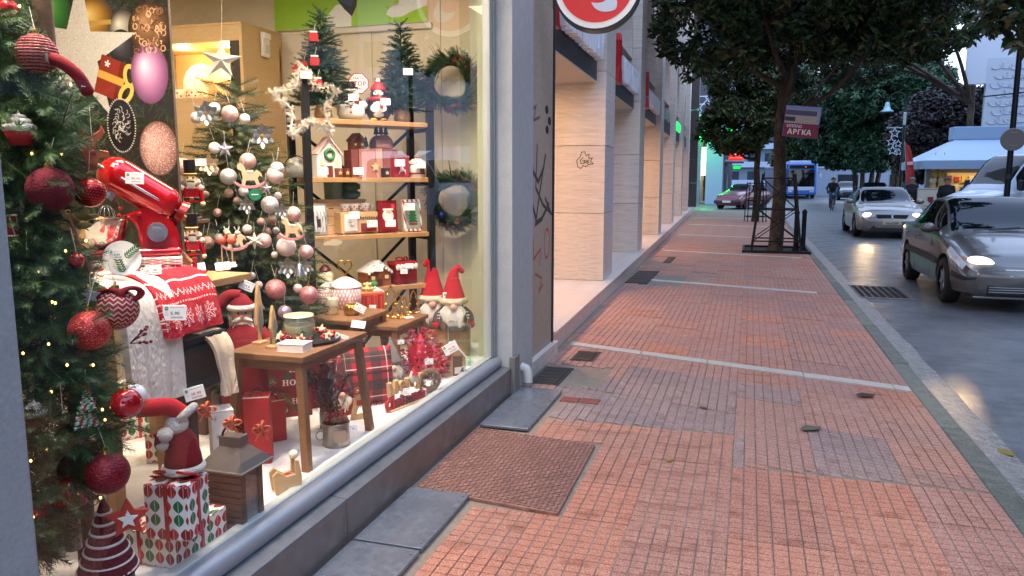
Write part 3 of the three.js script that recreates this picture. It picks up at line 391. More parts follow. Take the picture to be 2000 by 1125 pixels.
// ---------- the block beyond the side street ----------
{
  const z0 = -54, L = onZ(1368, 300, z0).x - 6, Rr = onZ(1413, 300, z0).x, b = thing('corner_building', 'grey corner building with balconies and a lit shop beyond the side street', 'building', V(Rr, 0, z0)), P = (n, g, m, x, y, z) => part(b, n, g, m, x - Rr, y, z - z0);
  const at = (u, v) => onZ(u, v, z0), gw = M(0x6f7d8d, .8), gh = at(1400, 255).y;
  const pl = at(1391, 0).x, a = at(1369, 282), c = at(1391, 390);
  P('wall', bx(Rr - L, 14, .4), M(0x7d8794, .85), (L + Rr) / 2, gh + 7.2, z0 - .3); P('pillar', rb(Rr - pl, gh + .2, .7, .02), M(0x8fa3ba, .7), (Rr + pl) / 2, gh / 2, z0 - .1); P('wall', bx(a.x - L, gh, .4), gw, (a.x + L) / 2, gh / 2, z0 - .3); P('flank_wall', bx(.4, 14, 34), M(0x59626e, .85), Rr - .22, gh + 7.3, z0 - 17.6);
  P('shop_room', bx(pl - a.x, .1, 3), M(0x9a958a, .7), (pl + a.x) / 2, .05, z0 - 1.7); P('shop_room', bx(pl - a.x + .3, gh, .1), M(0xd8d2bd, .7), (pl + a.x) / 2, gh / 2, z0 - 3.2);
  for (let s = 0; s < 4; s++) { P('shop_shelf', bx(pl - a.x, .05, .5), M(0xb9a583, .6), (pl + a.x) / 2, .5 + s * .55, z0 - 2.6); for (let i = 0; i < 7; i++) P('packet', rb(.14, rr(.2, .42), .12, .01, 1), M([0xb8a04a, 0x7e4a34, 0xd8d8cc, 0x4a6a54, 0x99482e][Math.floor(rnd() * 5)], .6), a.x + .15 + i * (pl - a.x - .3) / 6, .72 + s * .55, z0 - 2.5); }
  P('window_pane', T(new THREE.PlaneGeometry(pl - a.x, gh - .1), 0, 0, 0), M(0xffffff, 0, 0, { transmission: 1, thickness: 0 }), (pl + a.x) / 2, gh / 2, z0 - .12); P('lit_panel', bx(pl - a.x - .1, 1.9, .06), M(0xfff1cf, .5, 0, { emissive: 0xffedc0, emissiveIntensity: 1.4 }), (pl + a.x) / 2, at(1380, 315).y, z0 - .4);
  const l = new THREE.RectAreaLight(0xffe9c4, 16, 1.2, 1.6); l.position.set((pl + a.x) / 2, 3.0, z0 - 1.6); l.rotation.x = -PI / 2; scene.add(l);
  for (let f = 0; f < 3; f++) { const y = at(1390, 224).y + f * 3.1; P('balcony_slab', rb(Rr - L + 1, .22, 1.5, .02), M(0xaebccb, .7), (L + Rr) / 2 + .4, y, z0 + .5); for (let i = 0; i < 2; i++) P('railing', bx(Rr - L + .9, .05, .04), M(0xd0dcea, .5, .2), (L + Rr) / 2 + .4, y + .6 + i * .5, z0 + 1.18); for (let i = 0; i < 18; i++) P('railing_bar', T(bx(.05, 1.15, .03), 0, 0, 0, 0, 0, (i % 2 ? .7 : -.7)), M(0xc6d4e4, .5, .2), Rr + .5 - i * .46, y + .62, z0 + 1.18); P('balcony_door', rb(1.3, 2.2, .06, .02), M(0x39434e, .3), Rr - 1.4, y + 1.25, z0 - .07); P('balcony_door', rb(1.3, 2.2, .06, .02), M(0x39434e, .3), Rr - 4.2, y + 1.25, z0 - .07); }
  P('floor_slab', bx(Rr - L, .3, 34), M(0x565c64, .8), (L + Rr) / 2, gh + .1, z0 - 17.5); for (let i = 1; i < 7; i++) { P('pillar', rb(.5, gh, .5, .02), M(0x59616b, .7), Rr - .3, gh / 2, z0 - i * 5); P('shop_front', bx(.1, gh - .2, 4.3), M(0x1b2026, .15), Rr - 1.2, gh / 2, z0 - i * 5 + 2.4); }
  // green neon of the pharmacy and the other lit signs
  const neon = (c2, e, k) => M(c2, .4, 0, { emissive: e, emissiveIntensity: k });
  { const p = onZ(1376, 264, z0 + .9), t = thing('neon_sign', 'round green neon pharmacy sign on the corner building', 'neon sign', p); part(t, 'neon_tube', new THREE.TorusGeometry(.33, .085, 8, 24), neon(0x20ff60, 0x14ff54, 2.6)); part(t, 'neon_tube', J(bx(.34, .09, .06), bx(.09, .34, .06)), neon(0x20ff60, 0x14ff54, 2.6)); part(t, 'bracket', rod([0, .3, 0], [0, .8, -.8], .03), M(0x444444, .6)); const g = new THREE.PointLight(0x22ff66, 30, 0, 2); g.position.set(p.x, p.y, p.z + .3); g.shadow.radius = 12; g.castShadow = true; scene.add(g); }
  for (const [u, v, w, h, l2] of [[1427, 253, .42, .2, 'small green neon sign hanging below the far tree crown'], [1414, 278, .18, .5, 'tall narrow green neon strip sign by the grey corner pillar'], [1439, 327, .5, .22, 'low green neon sign below the red sign']]) { const p = onZ(u, v, -60), t = thing('neon_sign', l2, 'neon sign', p); part(t, 'case', rb(w + .1, h + .1, .1, .02), M(0x1d2a22, .6), 0, 0, -.06); part(t, 'neon_tube', rb(w, h, .05, .02), neon(0x20ff60, 0x14ff54, 1.8)); }
  { const p = onZ(1438, 302, -56), t = thing('red_sign', 'red lit box sign with white lettering over the far shops', 'sign', p, -.15), k = mpp(p); part(t, 'sign_box', rb(28 * k, 22 * k, .2, .03), neon(0xe0201c, 0xff2018, 1.0)); part(t, 'letter', T(text3('nuve', 7 * k, .03), 0, 3 * k, .11), neon(0xffffff, 0xfff0e8, 1.6)); part(t, 'stripe', rb(26 * k, 2.5 * k, .04, .01), neon(0xff6a5a, 0xff5a4a, 1.2), 0, -6 * k, .1); }
  { const t = thing('shop_front', 'pale canopy edge and dark shop openings under the red sign', 'shop front', V(Rr + .15, 0, -62)); part(t, 'canopy', rb(1.6, .16, 6, .03), M(0x9fb4c6, .6), .3, 2.9, 0); part(t, 'shutter', rb(.12, 2.4, 5, .02), M(0x3d4650, .5), -.2, 1.5, 0); part(t, 'poster_board', rb(.1, 1.2, .8, .02), M(0x8d9aa8, .5), -.05, 1.4, 1.2); }
}
{ // far end of the street: pale buildings seen between the trees
  const blk = (u0, u1, vt, z, col, label, n) => { const a = onZ(u0, vt, z), b = onZ(u1, vt, z), w = b.x - a.x, t = thing('apartment_building', label, 'building', V((a.x + b.x) / 2, 0, z)); part(t, 'wall', bx(w, a.y, 8), M(col, .85), 0, a.y / 2, -4); const fl = Math.max(3, Math.round(a.y / 3)); for (let f = 0; f < fl; f++) { for (let i = 0; i < n; i++) { const wd = part(t, 'window', rb(w / n * .5, 1.5, .12, .02, 1), M(0x2a3440, .15), -w / 2 + w * (i + .5) / n, 2 + f * a.y / fl, .02); part(wd, 'frame', rb(w / n * .56, .1, .1, .01, 1), M(0xb8c4d0, .6), 0, -.8, .04); } part(t, 'balcony', rb(w * .9, .9, .8, .03), M(0x9fb0c2, .7), 0, .9 + f * a.y / fl, .45); } return t; };
  blk(1560, 1625, 180, -120, 0xb4c4d6, 'pale blue white apartment building closing the far end of the street', 4); blk(1395, 1562, 120, -135, 0x6e7a86, 'grey apartment building behind the bus and sign board', 5); blk(1640, 1760, 285, -100, 0x7d8790, 'low grey building behind the park trees', 6);
  blk(1760, 1900, 200, -115, 0x59636d, 'dark apartment building behind the park trees', 6);
  const a = onZ(1893, 100, -46), t = thing('white_building', 'white building with a relief patterned side wall at right behind the lamp post', 'building', V(a.x, 0, -46)); part(t, 'wall', bx(16, 10, .5), M(0xc9d2dc, .8), 8 + 2.0, 3.2 + 5.2, -.3); const dr = onZ(1937, 280, -46).y, dt = onZ(1937, 165, -46).y; part(t, 'wall', bx(2.0, 5, .5), M(0xd4dce6, .8), 1.0, onZ(1893, 168, -46).y + 2.6, -.28); const rel = onZ(1960, 200, -45.9).x - a.x, rw = 36 * mpp(a);
  part(t, 'relief_wall', bx(rw + .5, 4.4, .3), M(0xc4ced9, .85), rel - .1, dr + 2.1, -.16); for (let j = 0; j < 9; j++) for (let i = 0; i < 4; i++) { const a0 = rr(-.3, .3); part(t, 'relief_stone', T(new THREE.TorusGeometry(.3, .045, 5, 12, PI * 1.1), 0, 0, 0, 0, 0, PI + a0, [rr(.8, 1.1), rr(.5, .8), .7]), M(0xb4c0cd, .85), rel - rw / 2 + .1 + i * .4 + (j % 2) * .2, dr + .3 + j * .45, 0); } part(t, 'roof_edge', rb(16.2, .4, 1, .05), M(0xaab6c2, .7), 10, 13.5, 0); for (let i = 0; i < 5; i++) part(t, 'window', rb(1.4, 1.6, .1, .02), M(0x33404d, .2), 4 + i * 2.6, 9.5, 0);
}

{ // the opposite side of the road: what faces the shop window
  const row = (x, z0, z1, h, col, label, n) => { const t = thing('apartment_building', label, 'building', V(x, 0, (z0 + z1) / 2)), L = Math.abs(z1 - z0); part(t, 'wall', bx(8, h, L - .1), M(col, .85), 4, h / 2, 0); for (let f = 0; f < Math.floor(h / 3.2); f++) for (let i = 0; i < n; i++) { const w = part(t, 'window', rb(.1, f ? 1.6 : 2.3, L / n * .55, .02, 1), M(0x242c34, .12), -.02, (f ? 2.2 : 1.4) + f * 3.2, -L / 2 + L * (i + .5) / n); part(w, 'sill', rb(.24, .08, L / n * .62, .01, 1), M(0x8a9098, .7), -.04, f ? -.85 : 1.25, 0); } for (let f = 1; f < Math.floor(h / 3.2); f++) part(t, 'balcony', rb(1.1, .95, L * .8, .03), M(0x9298a0, .75), -.55, .85 + f * 3.2, 0); };
  row(15.5, 26, 6, 17, 0x605c57, 'brown grey apartment building across the road behind the viewer', 6); row(15.5, 6, -12, 16, 0x66645f, 'grey apartment building across the road from the shop window', 5); row(16.5, -12, -38, 19, 0x585653, 'tall dark apartment building across the road near the kiosk', 5);
}
// ---------- trees ----------
function leafGeo(L, Wd, n) { // a spray of folded leaves round a twig
  const v = [], ix = [], nr = []; let k = 0;
  for (let i = 0; i < n; i++) {
    const e = new THREE.Euler(rr(-1.1, 1.1), i / n * 6.28 + rr(-.4, .4), rr(-.5, .5)), q = new THREE.Quaternion().setFromEuler(e), o = V(rr(-.3, .3) * L, rr(-.4, .5) * L, rr(-.3, .3) * L), s = rr(.75, 1.2);
    for (const p of [[0, 0, 0], [-Wd, -.012, L * .45], [0, .02, L * .5], [Wd, -.012, L * .45], [0, -.03, L]]) { const w = V(p[0] * s, p[1] * s, p[2] * s).applyQuaternion(q).add(o); v.push(w.x, w.y, w.z); }
    ix.push(k, k + 1, k + 2, k, k + 2, k + 3, k + 1, k + 4, k + 2, k + 2, k + 4, k + 3); k += 5;
  }
  const g = new THREE.BufferGeometry(); g.setAttribute('position', new THREE.Float32BufferAttribute(v, 3)); g.setIndex(ix); g.computeVertexNormals(); return g;
}
const sprays = [leafGeo(.15, .033, 7), leafGeo(.13, .03, 8)];
function crown(parent, blobs, count, geo, cols, size, name = 'crown', rough = .5) {
  const m = new THREE.InstancedMesh(geo, M(0xffffff, rough, 0, {}), count); m.name = name; m.castShadow = m.receiveShadow = true; m.userData.kind = 'stuff';
  const tot = blobs.reduce((s, b) => s + b[3] * b[4] * b[5], 0), mt = new THREE.Matrix4(), c = new THREE.Color(); let n = 0;
  blobs.forEach((b, bi) => { let k = bi === blobs.length - 1 ? count - n : Math.round(count * b[3] * b[4] * b[5] / tot); while (k-- > 0 && n < count) {
    let x, y, z, t = 0; do { do { x = rr(-1, 1); y = rr(-1, 1); z = rr(-1, 1); } while (x * x + y * y + z * z > 1); const r = Math.hypot(x, y, z), f = Math.pow(r, -.35) ; x *= Math.min(f, 1 / r); y *= Math.min(f, 1 / r); z *= Math.min(f, 1 / r); } while (noise.noise((b[0] + x * b[3]) * 1.1 + 9, (b[1] + y * b[4]) * 1.3, (b[2] + z * b[5]) * 1.1) < -.1 && t++ < 8);
    const s = size * rr(.7, 1.25); mt.compose(V(b[0] + x * b[3], b[1] + y * b[4], b[2] + z * b[5]), new THREE.Quaternion().setFromEuler(new THREE.Euler(rr(-.7, .7), rr(0, 6.3), rr(-.7, .7))), V(s, s, s)); m.setMatrixAt(n, mt);
    c.set(cols[Math.floor(rnd() * cols.length)]).multiplyScalar(rr(.75, 1.2)); m.setColorAt(n, c); n++; } });
  parent.add(m); return m;
}
const barkMap = tex(256, 256, (u, v) => { const q = tn((u * 3) % 1, v, 6, 91) * 40 + tn((u * 6) % 1, v, 14, 92) * 24 + (rnd() - .5) * 22; return [cl(74 + q), cl(60 + q), cl(48 + q)]; }), mBark = M(0xffffff, .9, 0, { map: barkMap, bumpMap: barkMap, bumpScale: .015 });
function limb(parent, name, pts, r0, r1) { const c = new THREE.CatmullRomCurve3(pts.map(p => V(...p))), g = new THREE.TubeGeometry(c, pts.length * 6, 1, 9, false), pos = g.attributes.position, seg = pts.length * 6; for (let i = 0; i <= seg; i++) { const p = c.getPointAt(i / seg), r = r0 + (r1 - r0) * i / seg; for (let j = 0; j <= 9; j++) { const k = i * 10 + j; const w = r * (1 + .12 * noise.noise(pos.getX(k) * 9, pos.getY(k) * 3, pos.getZ(k) * 9)); pos.setXYZ(k, p.x + (pos.getX(k) - p.x) * w, p.y + (pos.getY(k) - p.y) * w, p.z + (pos.getZ(k) - p.z) * w); } } g.computeVertexNormals(); return part(parent, name, g, mBark); }
function streetTree(label, base, h, r, blobs, count, cols, size, group, limbs = 5) {
  const t = thing('street_tree', label, 'tree', base, 0, group); limb(t, 'trunk', [[0, -.05, 0], [.03, h * .35, .02], [-.02, h * .7, -.03], [.05, h * 1.05, 0]], r * 1.15, r * .7);
  for (let i = 0; i < limbs; i++) { const b = blobs[i % blobs.length], k = rr(.75, 1); limb(t, 'limb', [[.04, h * k, 0], [(b[0]) * .4, h * k + (b[1] - h) * .35, b[2] * .4], [b[0] * .9, b[1], b[2] * .9]], r * .5, r * .12); }
  crown(t, blobs, count, sprays[0], cols, size); return t;
}
const greens = [0x2b4420, 0x1c3018, 0x3a5528, 0x243a1b, 0x4a5c2c, 0x54512a], bluish = [0x2f5038, 0x24402c, 0x3a5e40, 0x44684a];
const T1 = V(.62, 0, -18.6);
streetTree('nearest whole street tree with a dark leafy crown over the pavement, inside the metal guard', T1, 3.9, .145, [[.5, 6.0, .8, 2.7, 1.9, 2.4], [-1.5, 4.9, 1.4, 1.25, 1.3, 1.6], [2.4, 5.1, 1.2, 1.5, 1.2, 1.7], [.2, 5.0, .2, 1.7, .9, 1.5], [-.9, 6.0, 3.0, 1.5, 1.1, 1.6], [1.5, 6.3, 3.4, 1.7, 1.2, 1.7], [3.2, 6.3, -2.4, 1.4, .8, 1.6], [2.8, 6.3, 3.1, 1.4, .9, 1.5]], 7600, greens, 1.15);
const T2 = V(.25, 0, -31);
streetTree('second street tree, smaller and farther along the pavement, with a low crown', T2, 3.0, .13, [[-.6, 3.7, .4, 1.5, 1.2, 1.5], [-1.3, 3.3, .8, 1.0, .8, 1.0], [.5, 4.6, 0, 1.6, 1.3, 1.6], [-.4, 5.4, 0, 1.8, 1.2, 1.6], [3.5, 6.4, 2.6, 1.5, 1, 1.8]], 4200, greens, 1.3);
streetTree('near street tree at the right edge with leaves hanging in at the top corner', V(1.62, 0, -4.05), 2.6, .13, [[.8, 3.65, -3.9, .95, .6, 1.0], [1.05, 3.2, -4.5, .6, .45, .7], [.5, 4.6, -1, 1.6, .8, 2], [1.5, 5.4, -4.6, 1.3, .8, 1.6]], 3000, greens, .95);
const parkBlob = (u, v, z, w, h, d) => { const p = onZ(u, v, z), k = mpp(p); return [p.x, p.y, p.z, w * k, h * k, d * k]; };
function parkTree(label, u, z, blobs, count, cols, size, tr) {
  const p = onZ(u, 350, z); p.y = 0; const B = blobs.map(b => { const q = parkBlob(b[0], b[1], b[2] ?? z, b[3], b[4], b[5]); return [q[0] - p.x, q[1], q[2] - p.z, q[3], q[4], q[5]]; }), t = thing('park_tree', label, 'tree', p, 0, null), h = Math.max(1.6, Math.min(...B.map(b => b[1] - b[4] * .6)));
  for (const [dx, dz] of tr) limb(t, 'trunk', [[dx * .6, -.05, dz * .6], [dx * .8, h * .6, dz], [dx, h * 1.3, dz], [dx * 1.2, h * 2, dz]], .2, .08);
  for (const b of B) limb(t, 'limb', [[0, h * .8, 0], [b[0] * .5, (h + b[1]) / 2, b[2] * .5], [b[0], b[1], b[2]]], .12, .04); crown(t, B, count, sprays[1], cols, size);
}
parkTree('broad green park tree behind the bus with a cluster of thin trunks', 1690, -62, [[1640, 262, -62, 70, 66, 60], [1700, 285, -61, 65, 50, 55], [1635, 285, -64, 50, 40, 50], [1740, 215, -62, 75, 65, 60]], 4200, bluish, 2.6, [[-.9, 0], [-.3, .3], [.5, .1], [1.1, -.2]]);
parkTree('tall teal green park tree in the middle, behind the street lamp', 1745, -58, [[1760, 165, -58, 95, 55, 60], [1700, 175, -58, 70, 50, 60], [1800, 150, -57, 60, 45, 50], [1640, 190, -60, 70, 55, 60]], 4200, bluish, 2.5, [[0, 0], [.5, .2]]);
parkTree('dark purplish park tree behind the kiosk awning', 1840, -52, [[1850, 232, -52, 80, 65, 60], [1790, 260, -52, 55, 50, 50], [1900, 215, -52, 50, 50, 50], [1800, 320, -53, 50, 35, 40]], 4200, [0x3a3234, 0x433639, 0x2f2b2d, 0x33392f], 2.2, [[0, 0], [-.4, .2]]);
parkTree('high tree crown along the far side of the road behind the nearest street tree', 1885, -47, [[1600, 70, -44, 120, 60, 60], [1730, 60, -43, 110, 60, 60], [1830, 40, -42, 70, 50, 50], [1500, 40, -44, 90, 60, 60], [1660, 130, -46, 90, 40, 50]], 3000, greens, 1.9, [[0, 0]]);
parkTree('small tree far down the street behind the sign board', 1570, -90, [[1570, 245, -90, 50, 60, 40], [1545, 310, -92, 40, 30, 40], [1600, 320, -90, 36, 26, 30]], 1600, greens, 3.2, [[0, 0]]);

for (const [x, z, l] of [[1.7, 7.5, 'street tree on the kerb behind the viewer'], [9.6, 3, 'street tree across the road opposite the shop window'], [9.8, -7, 'street tree across the road ahead of the silver car']]) streetTree(l, V(x, 0, z), 3.6, .15, [[0, 5.2, 0, 2.6, 1.8, 2.6], [.9, 4.6, 1.2, 1.6, 1.2, 1.6], [-1, 4.9, -1.2, 1.6, 1.2, 1.6]], 2200, greens, 1.7);
// ---------- vehicles ----------
const tyreM = M(0x17181a, .85), rimM = M(0x9aa0a6, .35, .8), glassM = M(0x0b1014, .03, 0, { specularIntensity: .9 }), trimM = M(0x1b1c1e, .55), lampM = M(0xd8dde0, .12, .1, { clearcoat: 1, clearcoatRoughness: .05 });
const lit = (k, c = 0xffe2b4) => M(0xfff4e0, .3, 0, { emissive: c, emissiveIntensity: k });
function bodyOf(ST) { // ST: [z, half width, underside, belt height, roof height, half width at the roof] from nose to tail
  const z0 = ST[0][0], cr = (a, b, c, d, t) => { const m1 = (c - a) / 2 * .8, m2 = (d - b) / 2 * .8, t2 = t * t, t3 = t2 * t; return (2 * t3 - 3 * t2 + 1) * b + (t3 - 2 * t2 + t) * m1 + (-2 * t3 + 3 * t2) * c + (t3 - t2) * m2; };
  const at = s => { const i = Math.min(ST.length - 2, Math.max(0, Math.floor(s))), t = s - i, g = k => ST[Math.max(0, Math.min(ST.length - 1, k))]; return ST[0].map((_, c) => c === 0 ? g(i)[0] + (g(i + 1)[0] - g(i)[0]) * t : cr(g(i - 1)[c], g(i)[c], g(i + 1)[c], g(i + 2)[c], t)); };
  const S = (s, k, off = 0) => { const [z, w, yb, be, ro, tw] = at(s), P = [[0, yb], [w * .82, yb], [w * .96, yb + .05], [w, yb + .17], [w * 1.005, (yb + .17) * .45 + be * .55], [w * .985, be - .05], [w * .945, be], [(w * .945 + tw) / 2 + .012, (be + ro - .05) / 2], [tw, ro - .055], [tw * .8, ro - .014], [0, ro]], i = Math.min(9, Math.floor(k)), t = k - i; return V(P[i][0] + (P[i + 1][0] - P[i][0]) * t, P[i][1] + (P[i + 1][1] - P[i][1]) * t, z); };
  const grid = (ss, ks, both, off = 0) => { const v = [], ix = []; const row = ks.map(k => [k, 1]).concat(both ? ks.slice(0, -1).reverse().map(k => [k, -1]) : []); for (const s of ss) for (const [k, m] of row) { const p = S(s, k); v.push(p.x * m, p.y, p.z); } const n = row.length; for (let i = 0; i < ss.length - 1; i++) for (let j = 0; j < n - 1; j++) { const a = i * n + j; ix.push(a, a + n, a + 1, a + 1, a + n, a + n + 1); } const g = new THREE.BufferGeometry(); g.setAttribute('position', new THREE.Float32BufferAttribute(v, 3)); g.setIndex(ix); g.computeVertexNormals(); if (off) { const p = g.attributes.position, nn = g.attributes.normal; for (let i = 0; i < p.count; i++) p.setXYZ(i, p.getX(i) + nn.getX(i) * off, p.getY(i) + nn.getY(i) * off, p.getZ(i) + nn.getZ(i) * off); } return { g, n }; };
  const lin = (a, b, n) => Array.from({ length: n + 1 }, (_, i) => a + (b - a) * i / n);
  const shell = () => { const ss = lin(0, ST.length - 1, (ST.length - 1) * 4), ks = [0, 1, 2, 3, 4, 5, 5.6, 6, 6.5, 7, 7.5, 8, 8.6, 9, 9.5, 10], { g, n } = grid(ss, ks, true); const p = g.attributes.position, ix = Array.from(g.index.array), v = Array.from(p.array), R = ss.length; // close underside and ends
    for (let i = 0; i < R - 1; i++) { /* the first and last columns meet on the centre line */ }
    for (const [r, f] of [[0, 0], [R - 1, 1]]) { const c = v.length / 3; const a = S(ss[r], 4); v.push(0, a.y, a.z + (f ? -.03 : .05)); for (let j = 0; j < n - 1; j++) f ? ix.push(c, r * n + j + 1, r * n + j) : ix.push(c, r * n + j, r * n + j + 1); }
    let q = new THREE.BufferGeometry(); q.setAttribute('position', new THREE.Float32BufferAttribute(v, 3)); q.setIndex(ix); q = mergeVertices(q, 1e-4); q = toCreasedNormals(q, .55); q.setAttribute('uv', new THREE.BufferAttribute(new Float32Array(q.attributes.position.count * 2), 2)); return q; };
  const patch = (s0, s1, k0, k1, off = .006, both = false, side = 1) => { let { g } = grid(lin(s0, s1, 10), lin(k0, k1, 6), both, off); if (side < 0) { g.scale(-1, 1, 1); const a = g.index.array; for (let i = 0; i < a.length; i += 3) { const q = a[i]; a[i] = a[i + 1]; a[i + 1] = q; } g.computeVertexNormals(); } return g; };
  return { at, S, shell, patch };
}
const csg = new Evaluator(); csg.attributes = ['position', 'normal', 'uv']; csg.useGroups = false;
function wheelOn(t, x, z, r, w, side, parts = true) {
  const q = new THREE.Group(); q.name = 'wheel'; q.position.set(x, r, z); q.rotation.y = side > 0 ? 0 : PI; t.add(q);
  part(q, 'tyre', T(lathe([[r * .62, -w / 2], [r * .93, -w / 2], [r, -w * .36], [r, w * .36], [r * .93, w / 2], [r * .62, w / 2]], 28), 0, 0, 0, 0, 0, PI / 2), tyreM);
  if (parts) { const g = [T(cy(r * .63, r * .63, w * .7, 24, true), 0, 0, 0, 0, 0, PI / 2), T(cy(r * .16, r * .18, .05, 12), w * .36, 0, 0, 0, 0, PI / 2)]; for (let i = 0; i < 7; i++) g.push(T(rb(.03, r * .58, r * .16, .01, 1), w * .34, cos(i * .898) * r * .33, sin(i * .898) * r * .33, i * .898, 0, 0)); part(q, 'rim', J(...g), rimM); part(q, 'brake_disc', T(cy(r * .5, r * .5, .02, 18), 0, 0, 0, 0, 0, PI / 2), M(0x33363a, .5, .5)); } else part(q, 'rim', T(cy(r * .6, r * .6, w * .95, 14), 0, 0, 0, 0, 0, PI / 2), rimM);
}
function car(name, label, cat, p, ry, o) {
  const t = thing(name, label, cat, p, ry, o.group), B = bodyOf(o.ST), paint = M(o.color, .36, o.metal ?? .5, { clearcoat: .7, clearcoatRoughness: .08 });
  const [zf, zr] = o.axles, R = o.R ?? .31, hw = o.ST[Math.floor(o.ST.length / 2)][1];
  const shellG = B.shell(); let body = shellG;
  if (o.near) try { let br = new Brush(shellG, paint); br.updateMatrixWorld(); for (const z of [zf, zr]) for (const s of [-1, 1]) { const c = new Brush(T(cy(R * 1.17, R * 1.17, .5, 30), s * (hw - .12), R * 1.02, z, 0, 0, PI / 2)); c.updateMatrixWorld(); br = csg.evaluate(br, c, SUBTRACTION); } body = br.geometry; } catch (e) { console.log('csg', e.message); }
  part(t, 'body', body, paint);
  if (!o.near) for (const z of [zf, zr]) for (const s of [-1, 1]) part(t, 'wheel_arch', T(cy(R * 1.15, R * 1.15, .05, 22), 0, 0, 0, 0, 0, PI / 2), trimM, s * (hw - .015), R, z);
  for (const z of [zf, zr]) for (const s of [-1, 1]) wheelOn(t, s * (hw - .1), z, R, .2, s, o.near || o.mid);
  const { ws, sides, rear, hl } = o.win;
  if (ws) part(t, 'windscreen', B.patch(ws[0], ws[1], 8.15, 10, .007, true), glassM);
  if (rear) part(t, 'rear_window', B.patch(rear[0], rear[1], 8.15, 10, .007, true), glassM);
  for (const s of [-1, 1]) { for (const [a, b] of sides) part(t, 'side_window', B.patch(a, b, 6.18, 7.86, .007, false, s), glassM); if (hl) { const h = part(t, 'headlight', B.patch(hl[0], hl[1], hl[2], hl[3], .008, false, s), s === o.litSide || o.litSide === 0 ? (o.litM ?? lit(9)) : lampM); } }
  if (o.extra) o.extra(t, B, paint);
  return t;
}
// where a headlight throws its beam: the lamp stands at the glowing face
function beam(p, toward, k, ang, pen = .7, col = 0xffd49a) { const l = new THREE.SpotLight(col, k, 0, ang, pen, 2); l.position.copy(p); l.target.position.copy(toward); l.castShadow = true; l.shadow.radius = 3; scene.add(l, l.target); }
const sedanST = (W, Hh, L) => { const w = W / 2; return [[L, w * .72, .24, .50, .53, w * .66], [L - .05, w * .86, .20, .56, .60, w * .74], [L - .28, w * .95, .18, .68, .73, w * .76], [L - .75, w * .99, .18, .80, .86, w * .78], [L - 1.15, w, .18, .89, .94, w * .80], [L - 1.3, w, .18, .915, .985, w * .79], [L - 1.95, w, .18, .94, Hh - .05, w * .71], [L - 2.25, w, .18, .95, Hh, w * .70], [L - 2.75, w, .18, .955, Hh - .01, w * .70], [L - 3.15, w, .18, .96, Hh - .08, w * .68], [L - 3.6, w * .99, .19, .965, 1.06, w * .72], [L - 3.75, w * .98, .2, .96, 1.02, w * .76], [L - 4.2, w * .93, .22, .93, .98, w * .74], [L - 4.36, w * .85, .26, .86, .9, w * .7]]; };
const hatchST = (W, Hh, L) => { const w = W / 2; return [[L, w * .74, .24, .52, .55, w * .66], [L - .06, w * .88, .20, .60, .64, w * .74], [L - .3, w * .96, .18, .76, .81, w * .76], [L - .75, w, .17, .87, .92, w * .78], [L - 1.05, w, .17, .93, .97, w * .80], [L - 1.2, w, .17, .95, 1.02, w * .79], [L - 1.95, w, .17, .97, Hh - .04, w * .71], [L - 2.3, w, .17, .98, Hh, w * .70], [L - 3.0, w, .17, .99, Hh - .03, w * .68], [L - 3.55, w, .18, 1.0, Hh - .12, w * .66], [L - 3.95, w * .97, .2, 1.0, 1.1, w * .7], [L - 4.2, w * .9, .26, .9, .95, w * .7]]; };
const winS = { ws: [5.08, 6.25], sides: [[5.35, 7.6], [7.72, 9.3]], rear: [9.1, 10.0] }, winH = { ws: [5.08, 6.2], sides: [[5.35, 7.25], [7.4, 9.2]], rear: [9.1, 9.9] };
const RY = ROADY;
